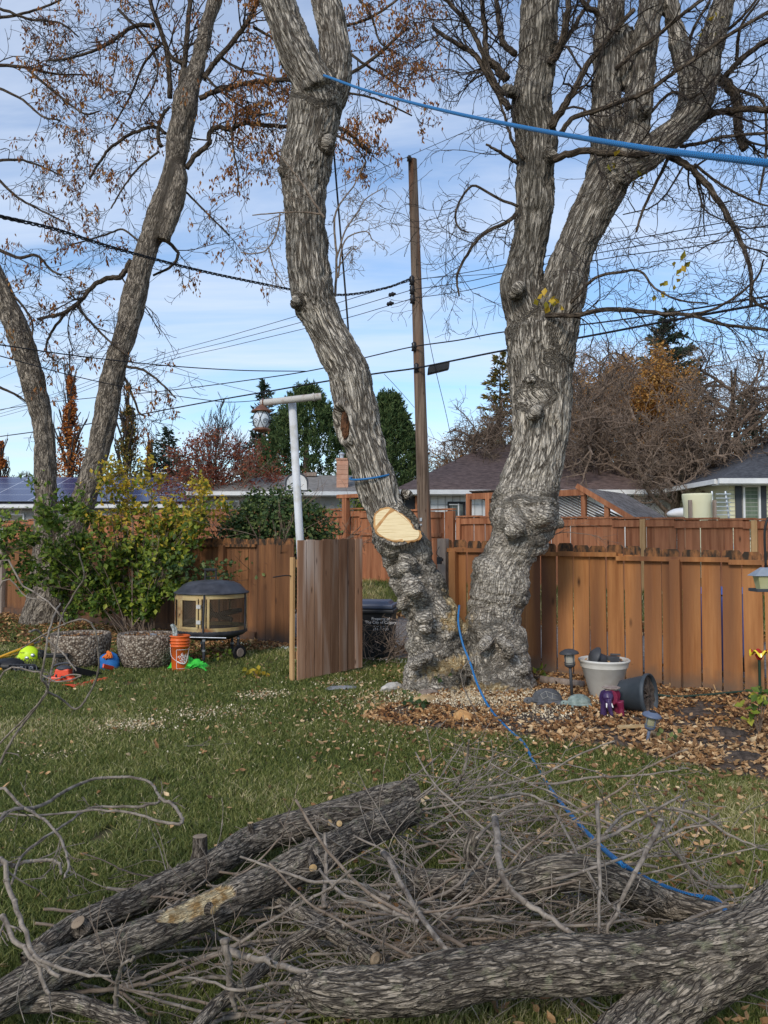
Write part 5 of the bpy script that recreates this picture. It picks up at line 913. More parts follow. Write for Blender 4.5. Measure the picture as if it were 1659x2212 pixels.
# ---- leafy shrub in front of them
sh = thing('leafy_shrub', G(300, 1385), 'large leafy shrub, green below with bright yellow sprays on top, behind the two round planters', 'shrub')
random.seed(77); RS.seed(77); tw = []; base = G(300, 1380)
spr = dict(n=7, g=.01, wig=.22, curl=.12, nc=[6, 5], ang=(.35, .9), lr=(.3, .5), rr=.5, rmin=.003)
tg = [(20, 1110), (60, 1150), (-10, 1180), (40, 1220), (120, 1075), (160, 1130), (100, 1180), (205, 1120), (260, 1130), (240, 1040), (212, 1020), (285, 1060), (330, 1080), (325, 1010), (370, 1090), (410, 1060), (450, 1045), (470, 1090), (440, 1120), (380, 1160), (420, 1180), (340, 1190), (290, 1180), (230, 1230), (180, 1240), (140, 1290), (300, 1260), (370, 1240), (250, 1290), (330, 1300), (390, 1275), (200, 1170), (80, 1110), (350, 1130), (260, 1000), (410, 1130), (30, 1160), (70, 1260)]
for (x, y) in tg:
    Y = base[1]+random.uniform(-.55, .6); t_ = P(x, y, Y); s_ = base+np.array([random.uniform(-.25, .25), random.uniform(-.2, .2), 0]); d = t_-s_; L_ = np.linalg.norm(d)
    mid = s_+d*.5+np.array([0, 0, .12*L_]); pt = cr([s_, mid, t_], 4); tw.append((pt, .011, .004))
    T = unit(np.gradient(pt, axis=0))
    for c in range(8): i = random.randint(3, len(pt)-1); grow(tw, pt[i], rodr(T[i], unit(np.cross(T[i], rvec())), random.uniform(.3, 1)), L_*random.uniform(.08, .2), .005, 1, spr)
b = MB(); 
by = MB(); twigmesh(by, tw); by.build('stems', M['twig2'], sh)
pts = np.vstack([q[0][1:] for q in tw if q[1] < .008]); rs = np.random.RandomState(8); pts = np.repeat(pts, 5, 0)+rs.normal(size=(len(pts)*5, 3))*.05
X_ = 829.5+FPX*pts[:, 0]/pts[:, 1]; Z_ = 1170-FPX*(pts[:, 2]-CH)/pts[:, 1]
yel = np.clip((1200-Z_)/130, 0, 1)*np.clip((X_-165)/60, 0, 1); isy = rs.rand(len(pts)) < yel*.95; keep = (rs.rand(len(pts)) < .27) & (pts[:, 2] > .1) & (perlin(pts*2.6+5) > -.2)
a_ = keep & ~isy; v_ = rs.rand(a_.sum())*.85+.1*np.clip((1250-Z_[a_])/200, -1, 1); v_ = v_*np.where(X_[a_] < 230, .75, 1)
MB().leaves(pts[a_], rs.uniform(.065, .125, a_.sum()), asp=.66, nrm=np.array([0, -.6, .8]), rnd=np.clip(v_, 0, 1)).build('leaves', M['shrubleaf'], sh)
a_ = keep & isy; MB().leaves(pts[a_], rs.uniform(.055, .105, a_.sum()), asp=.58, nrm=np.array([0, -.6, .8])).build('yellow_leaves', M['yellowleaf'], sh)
fp = P(430, 1235, 12.3); C = fp+RS.normal(size=(260, 3))*np.array([.35, .15, .12]); MB().leaves(C, .08, asp=.7).build('leaves', M['darkleaf'], sh)
# ================================================================ ropes
def rope_mat():
    m = bpy.data.materials.new('blue_braided_rope'); m.use_nodes = True; t = m.node_tree; b = t.nodes['Principled BSDF']; L = t.links.new
    a = t.nodes.new('ShaderNodeAttribute'); a.attribute_name = 'bk'; s = t.nodes.new('ShaderNodeSeparateXYZ'); L(a.outputs['Vector'], s.inputs[0])
    def mth(op, *ar):
        q = t.nodes.new('ShaderNodeMath'); q.operation = op
        for i, v in enumerate(ar):
            if isinstance(v, (int, float)): q.inputs[i].default_value = v
            else: L(v, q.inputs[i])
        return q.outputs[0]
    th = mth('ARCTAN2', s.outputs[1], s.outputs[0]); th = mth('DIVIDE', th, 2*math.pi/6)
    z = mth('MULTIPLY', s.outputs[2], 62.)
    f1 = mth('FRACT', mth('ADD', th, z)); f2 = mth('FRACT', mth('SUBTRACT', z, th)); k = mth('MULTIPLY', mth('LESS_THAN', f1, .42), mth('LESS_THAN', f2, .55))
    mx_ = t.nodes.new('ShaderNodeMixRGB'); L(k, mx_.inputs[0]); mx_.inputs[1].default_value = (.015, .17, .42, 1); mx_.inputs[2].default_value = (.008, .02, .07, 1); L(mx_.outputs[0], b.inputs['Base Color']); b.inputs['Roughness'].default_value = .6
    return m
M['rope'] = rope_mat()
def rope(pts3, r, label):
    q = cr(pts3, 10); q = np.asarray(q); b = MB(); b.tube(q, r, 14); o = b.build('blue_rope', M['rope'], smooth=True); return tag(o, label, 'rope')
W_ = [(700, 163, 5.6), (780, 192, 6.0), (870, 217, 6.6), (980, 244, 7.6), (1100, 269, 9), (1200, 288, 10.2), (1300, 305, 11.8), (1400, 321, 13), (1500, 334, 14.6), (1580, 343, 15.8), (1665, 353, 17.2), (1800, 366, 20), (2000, 385, 25)]
rope([P(x, y, .024*FPX/w_) for x, y, w_ in W_]+[np.array([2.4, .2, 2.0]), np.array([4.5, -4, 1.3])], .012, 'blue rope with dark flecks pulled taut from the left trunk fork to the right edge')
gr = [P(992, 1308, 8.25), P(990, 1345, 8.05), P(1000, 1392, 7.95), P(1015, 1430, 7.85), P(1032, 1480, 7.6), P(1058, 1530, 7.35), G(1095, 1572, .04), G(1130, 1604, .03), G(1150, 1640, .03), G(1180, 1690, .03), G(1215, 1738, .10), G(1258, 1788, .20), G(1300, 1830, .30), G(1345, 1868, .40), G(1400, 1900, .14), G(1480, 1932, .2), G(1540, 1942, .24), G(1562, 1962, .3), G(1580, 1985, .32), G(1620, 2035, .2)]
rope(gr, .0105, 'blue rope running down the trunk fork and over the lawn into the brush pile')
c0, c1 = P(757, 1034, 8.6), P(848, 1021, 8.6); cm_ = (c0+c1)/2; rad = np.linalg.norm(c1-c0)/2
q = [cm_+(c1-c0)/2*math.cos(a)*1.02+np.array([0, -math.sin(a)*rad*1.14, -.05*math.sin(a)]) for a in np.linspace(0, 2*math.pi, 40, endpoint=False)]
b = MB(); b.tube(q, .0115, 12, closed=True); tag(b.build('blue_rope', M['rope'], smooth=True), 'blue rope loop tied round the left trunk above the sawn face', 'rope')
# ================================================================ planters, bucket, fire pit
M['aggregate'] = mat('exposed_aggregate', (.09, .065, .045), .9, (.47, .38, .29), 34, bump=.02, bscale=36, contrast=(.40, .56), detail=2)
def agg():
    m = bpy.data.materials.new('pebble_aggregate'); m.use_nodes = True; t = m.node_tree; b = t.nodes['Principled BSDF']; L = t.links.new
    v = t.nodes.new('ShaderNodeTexVoronoi'); v.inputs['Scale'].default_value = 42; tc_ = t.nodes.new('ShaderNodeTexCoord'); L(tc_.outputs['Object'], v.inputs[0])
    r = t.nodes.new('ShaderNodeValToRGB'); e = r.color_ramp.elements; e[0].color = (.13, .09, .06, 1); e[1].color = (.58, .50, .40, 1); e.new(.5).color = (.33, .25, .18, 1); s = t.nodes.new('ShaderNodeSeparateXYZ'); L(v.outputs['Color'], s.inputs[0]); L(s.outputs[0], r.inputs[0])
    r2 = t.nodes.new('ShaderNodeValToRGB'); r2.color_ramp.elements[0].position = .25; r2.color_ramp.elements[0].color = (1, 1, 1, 1); r2.color_ramp.elements[1].position = .75; r2.color_ramp.elements[1].color = (.25, .22, .2, 1); L(v.outputs['Distance'], r2.inputs[0])
    x = t.nodes.new('ShaderNodeMixRGB'); x.blend_type = 'MULTIPLY'; x.inputs[0].default_value = 1; L(r.outputs[0], x.inputs[1]); L(r2.outputs[0], x.inputs[2]); L(x.outputs[0], b.inputs['Base Color']); b.inputs['Roughness'].default_value = .85
    bu = t.nodes.new('ShaderNodeBump'); bu.invert = True; bu.inputs['Distance'].default_value = .012; L(v.outputs['Distance'], bu.inputs['Height']); L(bu.outputs[0], b.inputs['Normal']); return m
M['agg'] = agg()
def planter(x, yb, r, h, label, tilt=(0, 0)):
    c = G(x, yb); c[1] += r*.9; root = thing('planter', c, label, 'planter')
    prof = [(r*.70, 0), (r*.80, .02), (r*.9, h*.25), (r*.97, h*.55), (r, h*.8), (r*.99, h*.95), (r*.965, h), (r*.87, h*.985), (r*.84, h*.88), (r*.84, h*.8)]
    A = axes(unit(np.array([tilt[0], tilt[1], 1]))); A = np.array([[1, 0, -tilt[0]], [0, 1, -tilt[1]], [tilt[0], tilt[1], 1]])
    MB().lathe(prof, c, 48, A).build('bowl', M['agg'], root, smooth=True)
    k = 30; rr = np.linspace(0, 1, 7)*r*.86; pr = [(max(a, .001), h*.86+.02*math.sin(a*20)) for a in rr[::-1]]; o = MB().lathe(pr, c, k, A); o.v[0] += RS.normal(size=o.v[0].shape)*[0, 0, .008]; o.build('soil', M['soil'], root, smooth=True)
    n_ = 130; a = RS.rand(n_)*6.28; q = r*.8*np.sqrt(RS.rand(n_)); C = c+np.stack([q*np.cos(a), q*np.sin(a), np.full(n_, h*.87+.015)], 1)@A; MB().leaves(C, .05, nrm=np.array([0, 0, 1]), asp=.6).build('dead_leaves', M['litter'], root)
    return c
p1 = planter(152, 1447, .375, .42, 'round pebbled concrete planter on the left, between the yellow helmet and the blue sack')
p2 = planter(301, 1450, .385, .43, 'round pebbled concrete planter with a grey rock on its rim, beside the orange bucket', (0, .03))
c = P(330, 1378, 10.2); M['rock'] = mat('grey_rock', (.16, .16, .165), .9, (.33, .33, .34), 9, bump=.02); b = MB(); b.blob(c, (.085, .07, .06), .28, 2.5, 22); tag(b.build('rock', M['rock']), 'fist-sized grey rock resting on the rim of the right pebbled planter', 'rock')
# bucket
M['orange'] = M['orange']; M['bucket'] = mat('orange_plastic', (.72, .13, .02), .4, (.64, .11, .018), 3, spec=.4); M['decal'] = mat('white_print', (.78, .72, .68), .6)
c = G(383, 1453); c[1] += .12; hb_ = px(1453-1376, c[1])*1.0; rt, rb = px(20.5, c[1]), px(17, c[1])
root = thing('bucket', c, 'orange plastic bucket with white square logo, between planter and green bag', 'bucket')
pr = [(rb*.98, 0), (rb, .01)]
for z in (.70, .78, .86, .97): rr = rb+(rt-rb)*z; pr += [(rr*.985, hb_*(z-.012)), (rr+.010, hb_*(z-.005)), (rr+.010, hb_*(z+.008)), (rr*.99, hb_*(z+.015))]
pr += [(rt*.96, hb_), (rb*.92, .02), (.001, .015)]; MB().lathe(pr, c, 40).build('shell', M['bucket'], root, smooth=True)
def onbucket(a, z): r_ = rb+(rt-rb)*z/hb_+.0025; an = -math.pi/2+a/r_; return c+np.array([r_*math.cos(an), r_*math.sin(an), z])
sq0, sq1, za, zb_ = -.015, .16, hb_*.10, hb_*.62; b = MB()
def strip(b, p, q, w_, n=10):
    p = np.array(p, float); q = np.array(q, float); d = unit(q-p); nn_ = np.array([-d[1], d[0]])*w_/2; A_ = [onbucket(*(p+(q-p)*t_+nn_)) for t_ in np.linspace(0, 1, n)]; B_ = [onbucket(*(p+(q-p)*t_-nn_)) for t_ in np.linspace(0, 1, n)]
    b.add(np.vstack([A_, B_]), [[i, i+1, n+i+1, n+i] for i in range(n-1)])
for p, q in (((sq0, za), (sq0, zb_)), ((sq0, zb_), (sq1, zb_)), ((sq1, zb_), (sq1, za)), ((sq1, za), (sq0, za))): strip(b, p, q, .005)
# stencil lettering on a slant: THE HOME DEPOT
GL = {'T': [(0, 1, 1, 1), (.5, 1, .5, 0)], 'H': [(0, 0, 0, 1), (1, 0, 1, 1), (0, .5, 1, .5)], 'E': [(0, 0, 0, 1), (0, 1, 1, 1), (0, .5, .8, .5), (0, 0, 1, 0)], 'O': [(0, 0, 0, 1), (1, 0, 1, 1), (0, 1, 1, 1), (0, 0, 1, 0)], 'M': [(0, 0, 0, 1), (1, 0, 1, 1), (0, 1, .5, .4), (.5, .4, 1, 1)], 'D': [(0, 0, 0, 1), (0, 1, .7, 1), (1, .8, 1, .2), (.7, 0, 0, 0)], 'P': [(0, 0, 0, 1), (0, 1, 1, 1), (1, 1, 1, .5), (1, .5, 0, .5)]}
o_ = np.array([.02, hb_*.36]); e1 = np.array([math.cos(R(40)), math.sin(R(40))]); e2 = np.array([-e1[1], e1[0]])
for ri, word in enumerate(('THE', 'HOME', 'DEPOT')):
    for ci, ch_ in enumerate(word):
        for (a0, b0, a1, b1) in GL[ch_]:
            lw, lh = .022, .033; p = o_+e1*(ci*.029+a0*lw)+e2*(-ri*.042+b0*lh); q = o_+e1*(ci*.029+a1*lw)+e2*(-ri*.042+b1*lh)
            if max(p[0], q[0]) < sq1 and min(p[1], q[1]) > za-.03: strip(b, p, q, .0065, 3)
b.build('logo', M['decal'], root)
b = MB(); q = [onbucket(x_, z)-np.array([0, .015, 0]) for x_, z in ((-.17, hb_*.75), (-.10, hb_*.45), (.0, hb_*.3), (.07, hb_*.24), (.12, hb_*.30), (.2, hb_*.7))]; b.tube(cr(q, 6), .003, 6); b.tube(cr(q, 6)[12:22], .009, 8); b.build('handle', M['decal'], root, smooth=True)
b = MB(); M['glove'] = mat('patterned_gloves', (.10, .14, .10), .9, (.60, .62, .60), 40); b.tube(cr([c+[-.07, 0, hb_-.05], c+[-.08, 0, hb_+.06], c+[-.10, -.02, hb_+.13]], 5), .02, 7); b.tube(cr([c+[-.05, 0, hb_-.05], c+[-.055, .01, hb_+.06], c+[-.085, 0, hb_+.12]], 5), .018, 7); tag(b.build('glove', M['glove'], smooth=True), 'crumpled patterned glove poking out of the orange bucket', 'glove')
# green bag
M['greenbag'] = mat('green_fabric', (.045, .52, .05), .75, (.07, .64, .07), 6, bump=.004, bscale=30)
c = G(404, 1450); c[1] += .1; n1, n2 = 46, 22; U, Vv = np.meshgrid(np.linspace(-1, 1, n1), np.linspace(-1, 1, n2), indexing='ij')
x_ = U*.235+.02*Vv; y_ = Vv*.14*(1-.35*U**2); z_ = (.12*(1-U**2)**.6*(1-.6*Vv**2)+.02*(U < 0)*(1-Vv**2))*(1+.5*fbm(np.stack([U*2.6, Vv*2.6, 0*U+3], -1).reshape(-1, 3), 3).reshape(U.shape))+.025*np.abs(perlin(np.stack([U*5+Vv*3, Vv*2, U*0], -1).reshape(-1, 3))).reshape(U.shape)+.012
z_ += .07*np.exp(-((U+.75)/.25)**2)*np.exp(-((Vv-.2)/.5)**2); V = c+np.stack([x_, y_, np.maximum(z_, .008)], -1).reshape(-1, 3)
i = np.arange(n1-1)[:, None]; j = np.arange(n2-1)[None]; F = np.stack([i*n2+j, (i+1)*n2+j, (i+1)*n2+j+1, i*n2+j+1], -1).reshape(-1, 4)
root = thing('tote_bag', c, 'crumpled bright green fabric bag lying on the grass beside the orange bucket', 'bag'); o = MB().add(V, F, bk=V).build('fabric', M['greenbag'], root, smooth=True); o.modifiers.new('s', 'SOLIDIFY').thickness = .003
def ribbon(b, pts, w_, up=(0, 0, 1)):
    q = cr(pts, 8); T = unit(np.gradient(q, axis=0)); sd_ = unit(np.cross(T, np.array(up)+.001)); n = len(q); b.add(np.vstack([q+sd_*w_/2, q-sd_*w_/2]), [[i, i+1, n+i+1, n+i] for i in range(n-1)])
b = MB(); ribbon(b, [c+[-.05, -.12, .06], c+[.03, -.15, .05], c+[.08, -.13, .09], c+[.16, -.12, .10], c+[.2, -.13, .05], c+[.27, -.18, .015]], .028); ribbon(b, [c+[-.02, -.155, .015], c+[.05, -.15, .04], c+[.14, -.12, .08], c+[.19, -.08, .12]], .03); o = b.build('strap', M['greenbag'], root); o.modifiers.new('s', 'SOLIDIFY').thickness = .003
# fire pit
c = G(446, 1428); c[1] += .30; Yf_ = c[1]; s1 = px(1, Yf_); z = lambda y: c[2]+(G(446, 1432)[2]-0)+CH-(y-1170)*s1
M['firemetal'] = mat('sooty_black_metal', (.018, .018, .022), .45, (.06, .06, .07), 7, spec=.5, bump=.001); M['brass'] = mat('heat_stained_brass', (.52, .36, .16), .4, (.60, .46, .24), 8, metal=.35, col3=(.28, .12, .05), s3=4)
root = thing('fire_pit', (c[0], c[1], 0), 'round portable fire pit with black domed lid and stained brass mesh doors, by the fence', 'fire pit')
Rb = px(76, Yf_); zt, zb_ = z(1278), z(1357)
MB().lathe([(.001, z(1252)), (.12, z(1252.5)), (Rb*.62, z(1256)), (Rb*.80, z(1262)), (Rb*.96, z(1275)), (Rb*1.04, z(1277)), (Rb*1.05, z(1280)), (Rb*.98, z(1281))], (c[0], c[1], 0), 48).build('lid', M['firemetal'], root, smooth=True)
b = MB(); hx = .075
for sx in (-hx, hx): b.box((c[0]+sx-.02, c[1], (z(1252)+z(1232))/2), (.022, .03, z(1232)-z(1254)))
b.tube([(c[0]-hx-.03, c[1], z(1231)), (c[0]+hx-.01, c[1], z(1231))], .022, 10); b.tube([(c[0]-hx-.02, c[1], z(1245)), (c[0]+hx-.02, c[1], z(1245))], .006, 6); b.build('lid_handle', M['black'], root)
def meshmat():
    m = bpy.data.materials.new('expanded_mesh'); m.use_nodes = True; t = m.node_tree; b = t.nodes['Principled BSDF']; L = t.links.new; a = t.nodes.new('ShaderNodeAttribute'); a.attribute_name = 'bk'; s = t.nodes.new('ShaderNodeSeparateXYZ'); L(a.outputs['Vector'], s.inputs[0])
    def mth(op, *ar):
        q = t.nodes.new('ShaderNodeMath'); q.operation = op
        for i, v in enumerate(ar):
            if isinstance(v, (int, float)): q.inputs[i].default_value = v
            else: L(v, q.inputs[i])
        return q.outputs[0]
    u = mth('MULTIPLY', s.outputs[0], 38.); v = mth('MULTIPLY', s.outputs[2], 26.); f1 = mth('LESS_THAN', mth('FRACT', mth('ADD', u, v)), .22); f2 = mth('LESS_THAN', mth('FRACT', mth('SUBTRACT', u, v)), .22)
    L(mth('MAXIMUM', f1, f2), b.inputs['Alpha']); b.inputs['Base Color'].default_value = (.12, .09, .06, 1); b.inputs['Metallic'].default_value = .4; b.inputs['Roughness'].default_value = .6; return m
M['mesh'] = meshmat()
def arc(b, a0, a1, z0, z1, r_, n=14, th=.012):
    A = np.linspace(a0, a1, n); V = []
    for rr in (r_, r_-th):
        for zz in (z0, z1): V.append(np.stack([c[0]+rr*np.cos(A), c[1]+rr*np.sin(A), np.full(n, zz)], 1))
    V = np.vstack(V); bk = np.concatenate([np.stack([A*r_, 0*A, np.full(n, zz)], 1) for zz in (z0, z1, z0, z1)])
    F = []
    for i in range(n-1):
        F += [[i, i+1, n+i+1, n+i], [2*n+i+1, 2*n+i, 3*n+i, 3*n+i+1], [n+i, n+i+1, 3*n+i+1, 3*n+i], [i+1, i, 2*n+i, 2*n+i+1]]
    F += [[0, n, 3*n, 2*n], [n-1, 2*n-1+0, 4*n-1, 3*n-1]]
    b.add(V, F, bk=bk)
ang = lambda X: -math.acos(max(-1, min(1, (px(X-446, Yf_))/Rb)))   # front angle for photo column
b = MB(); arc(b, 0, 2*math.pi, z(1289), z(1280), Rb*.99, 48); arc(b, 0, 2*math.pi, z(1357), z(1349), Rb*.99, 48); b.build('band', M['brass'], root)
b = MB(); arc(b, 0, 2*math.pi, z(1350), z(1288), Rb*.965, 60, .001); b.build('mesh_screen', M['mesh'], root)
b = MB()
for X in (389.5, 438.5, 447, 455): arc(b, ang(X-2.5), ang(X+2.5), z(1350), z(1288), Rb*.995, 3)
for a in (R(20), R(70), R(120), R(165)): arc(b, a-.03, a+.03, z(1350), z(1288), Rb*.99, 3)
b.build('frame', M['brass'], root)
for (xa, xb, w_) in ((370, 388, 3), (394, 434, 4)):
    b = MB(); arc(b, ang(xa), ang(xb), z(1291.5), z(1286.5), Rb*1.012, 10); arc(b, ang(xa), ang(xb), z(1351), z(1346.5), Rb*1.012, 10); arc(b, ang(xa), ang(xa+w_), z(1346), z(1292), Rb*1.013, 3); arc(b, ang(xb-w_), ang(xb), z(1346), z(1292), Rb*1.013, 3); d_ = b.build('door', M['brass'], root)
    if xa == 394:
        for yy in (1304, 1336): h_ = MB(); arc(h_, ang(431), ang(440), z(yy+4), z(yy-4), Rb*1.03, 4); h_.build('hinge', M['rustpipe'], d_)
        h_ = MB(); arc(h_, ang(389), ang(396), z(1320), z(1312), Rb*1.03, 4); arc(h_, ang(389.5), ang(391), z(1324), z(1318), Rb*1.04, 3); h_.build('latch', M['brass'], d_)
b = MB(); b.tube([(c[0]+px(447-446, Yf_), c[1]-Rb*1.01, z(1280)), (c[0]+px(-1, Yf_), c[1]-Rb*1.01, z(1357))], .012, 8)
for a in (R(30), R(90), R(150), R(-12), R(192)): b.tube([(c[0]+Rb*math.cos(a), c[1]+Rb*math.sin(a), z(1280)), (c[0]+Rb*math.cos(a), c[1]+Rb*math.sin(a), z(1357))], .012, 8)
b.build('upright', M['firemetal'], root)
MB().lathe([(Rb*.99, z(1356)), (Rb*1.0, z(1362)), (Rb*.9, z(1368)), (Rb*.55, z(1378)), (.001, z(1380))], (c[0], c[1], 0), 48).build('fire_bowl', M['firemetal'], root, smooth=True)
for k_, a in enumerate((R(-91), R(-22), R(200), R(60), R(120))):
    lx_, ly_ = c[0]+Rb*.88*math.cos(a), c[1]+Rb*.88*math.sin(a); b = MB(); b.tube([(lx_, ly_, z(1360)), (lx_, ly_, .03)], .019, 10); b.tube([(lx_, ly_, z(1372)), (lx_, ly_, z(1376))], .025, 10, mi=1); b.tube([(lx_, ly_, .14), (lx_, ly_, .17)], .025, 10, mi=1); b.build('leg', [M['firemetal'], M['galv']], root)
b = MB(); wx = (c[0]+Rb*.88*math.cos(R(-22)), c[1]+Rb*.88*math.sin(R(-22))); b.lathe([(.02, -.02), (.10, -.02), (.105, 0), (.10, .02), (.02, .02)], (wx[0]+.02, wx[1]-.03, .1), 24, axes((.75, -.66, 0))); w__ = b.build('wheel', M['black'], root, smooth=False); b = MB(); b.lathe([(.001, .03), (.055, .03), (.06, .022)], (wx[0]+.02, wx[1]-.03, .1), 20, axes((.75, -.66, 0))); b.lathe([(.001, -.03), (.055, -.03), (.06, -.022)], (wx[0]+.02, wx[1]-.03, .1), 20, axes((.75, -.66, 0))); b.build('hub', M['greywood'], w__)
b = MB(); b.tube([(c[0]-.42, c[1]-Rb*.95, z(1366)), (c[0]+.3, c[1]-Rb*1.0, z(1368))], .008, 6); b.build('poker_rail', M['galv'], root)
for k_, (dx, dy, a_) in enumerate(((-.2, -.05, .4), (.1, 0, -.5), (.25, .05, .9), (-.05, .1, 1.6))):
    b = MB(); p = np.array([c[0]+dx, c[1]+dy, z(1350)+.08+.05*k_]); d = np.array([math.cos(a_)*.22, math.sin(a_)*.1, .05*math.sin(a_*3)]); b.tube([p-d, p, p+d], [.035, .04, .03], 8); tag(b.build('firewood', M['logbark']), 'split firewood piece inside the fire pit screen, '+('leaning left', 'in the centre', 'at the right', 'at the back')[k_], 'firewood')
# ================================================================ wheeled bin
c = G(813, 1434); c[1] += .35; s1 = px(1, c[1]-.25); zz = lambda y: CH-(y-1170)*s1; A = AX(R(-8))
root = thing('wheelie_bin', c, 'black wheeled refuse bin with dark blue-grey lid behind the open gate and twigs', 'bin')
b = MB(); hb_ = zz(1317); b.box(c+[0, 0, hb_/2+.03], (.42, .48, hb_-.06), A); v = b.v[-1]; top = v[:, 2] > .5; cc_ = v.mean(0); v[top, :2] = cc_[:2]+(v[top, :2]-cc_[:2])*1.16
b.box(c+[0, 0, hb_-.02], (.56, .62, .06), A); b.build('body', M['black'], root, bevel=.02)
M['lid'] = mat('blue_grey_lid', (.035, .045, .08), .4, (.06, .075, .12), 4, spec=.5); b = MB(); b.box(c+[-.02, .02, hb_+.04], (.56, .6, .05), A); b.box(c+[-.03, .03, hb_+.085], (.5, .5, .05), A, taper=.82); b.build('lid', M['lid'], root, bevel=.012)
for sx in (-.2, .2): b = MB(); b.lathe([(.02, -.03), (.11, -.03), (.12, 0), (.11, .03), (.02, .03)], c+np.array([sx, .2, .12]), 20, axes((1, 0, 0), (0, 0, 1))); b.build('wheel', M['black'], root)
def text(body, size, loc, rot, m, parent, name='lettering', align='CENTER'):
    cu = bpy.data.curves.new(name, 'FONT'); cu.body = body; cu.size = size; cu.extrude = .0006; cu.align_x = align; cu.space_line = .9; o = bpy.data.objects.new(name, cu); COL.objects.link(o); cu.materials.append(m)
    dg = bpy.context.evaluated_depsgraph_get(); me = bpy.data.meshes.new_from_object(o.evaluated_get(dg)); bpy.data.objects.remove(o); o = bpy.data.objects.new(name, me); COL.objects.link(o); me.materials.clear(); me.materials.append(m)
    w_ = np.array(parent['_w'].to_list()); o.parent = parent; o.location = Vector(list(np.array(loc)-w_)); o.rotation_euler = rot; return o
fy = c[1]-.27; text('Property of\nThe City of Calgary', .052, (c[0]+.055, fy-.018, zz(1338)), (R(86), 0, R(-8)), M['decal'], root); text('649 1-1-1\n651-7-100', .05, (c[0]+.055, fy-.006, zz(1353)), (R(86), 0, R(-8)), M['decal'], root)
c = FR(SX(1549, 1.2), 1.3, .02); M['bluebin'] = mat('blue_plastic', (.04, .09, .34), .45, (.06, .12, .42), 4); root = thing('recycling_bin', c, 'blue recycling cart in the alley, glimpsed through a gap in the right fence', 'bin'); b = MB(); b.box(c+[0, 0, .5], (.5, .55, .9), AF); v = b.v[-1]; v[v[:, 2] < .3, :2] = c[:2]+(v[v[:, 2] < .3, :2]-c[:2])*.8; b.build('body', M['bluebin'], root, bevel=.02); b = MB(); b.box(c+[0, 0, .99], (.56, .62, .07), AF, taper=.85); b.build('lid', M['bluebin'], root, bevel=.015)
for sx in (-.2, .2): b = MB(); b.lathe([(.02, -.03), (.1, -.03), (.11, 0), (.1, .03), (.02, .03)], c+ES*sx+EN*.24+np.array([0, 0, .11]), 18, axes(ES, (0, 0, 1))); b.build('wheel', M['black'], root)
c = P(949, 1211, 10.15); b = MB(); b.box(c, (.06, .03, .09), AF); b.box(c+[.03, -.03, .01], (.03, .03, .04), AF); b.tube(cr([c+[0, -.03, .04], c+[-.04, -.04, .1], c+[.0, -.03, .18]], 4), .004, 5); tag(b.build('gate_latch', M['black']), 'small black gate latch on the left end post of the right fence', 'latch')
# ================================================================ tools at the left
M['hiviz'] = mat('hi_vis_yellow', (.62, .86, .02), .4, (.56, .78, .02), 4); M['tooly'] = mat('yellow_tube', (.72, .38, .03), .4, (.62, .30, .03), 5); M['sawred'] = mat('orange_red_plastic', (.78, .075, .02), .35, (.66, .06, .02), 5, spec=.5); M['sgrey'] = mat('dark_grey_plastic', (.05, .05, .058), .5)
c = G(57, 1427); c[1] += .08; root = thing('safety_helmet', c, 'bright yellow-green safety helmet with grey patches lying beside the left planter', 'helmet')
A = axes(unit(np.array([.25, -.25, 1]))); u = [(.001, .15)]+[(.125*math.sin(a), .02+.13*math.cos(a)) for a in np.linspace(.2, 1.5, 10)]+[(.135, -.0), (.15, -.02), (.147, -.024), (.12, .0)]
MB().lathe(u, c+[0, 0, .035], 30, np.array([[1.1, 0, -.25], [0, .9, .3], [.2, -.2, .95]])).build('shell', M['hiviz'], root, smooth=True)
b = MB(); b.blob(c+[.02, -.118, .04], (.03, .012, .022), .1); b.blob(c+[.085, -.09, .07], (.03, .02, .028), .15); b.build('grey_patch', M['galv'], root, smooth=True)
b = MB()
for q in range(7): b.tube(cr([c+[.11+.01*q, .0, .13], c+[.16+RS.rand()*.05, -.05+RS.rand()*.05, .12], c+[.17+RS.rand()*.04, -.05, .05+RS.rand()*.03], c+[.12+RS.rand()*.05, -.04, .02]], 5), .007, 5)
b.blob(c+[.17, -.02, .07], (.05, .04, .06), .3); b.build('harness', M['black'], root)
text('petzl', .03, c+[-.045, -.118, .105], (R(80), 0, R(6)), M['black'], root)
for (a0, a1, r_, mm, lb) in (((-45, 1440), (72, 1391), .017, 'tooly', 'thick orange-yellow pole at far left, pointing up toward the leafy shrub'), ((-45, 1436), (52, 1415), .013, 'tooly', 'slimmer yellow pole lying just above the silver tube'), ((-45, 1446), (48, 1424), .012, 'tooly', 'lowest yellow pole ending at the helmet'), ((10, 1440), (52, 1422), .014, 'galv', 'short silver tube end below the yellow helmet')):
    p, q = G(*a0), G(*a1); p[2] += .03; q[2] += .03
    if a1[1] == 1391: q = P(72, 1391, 10.9); p = P(-45, 1437, 10.3)
    b = MB(); b.tube([p, p*.3+q*.7, q], r_, 10); 
    if a1[1] == 1391: d = unit(q-p); b.tube([q, q+d*.10], .013, 8, mi=1)
    tag(b.build('tool_pole', [M[mm], M['slate']], smooth=True), lb, 'pole')
c = G(30, 1450); root = thing('tool_bag', c, 'black tool bag with yellow panel and coiled black straps at far left', 'bag')
b = MB(); b.blob(c+[-.08, .02, .07], (.20, .12, .09), .25, 2, 24); b.blob(c+[.1, 0, .04], (.2, .09, .05), .35, 3, 24); b.build('body', M['black'], root, smooth=True)
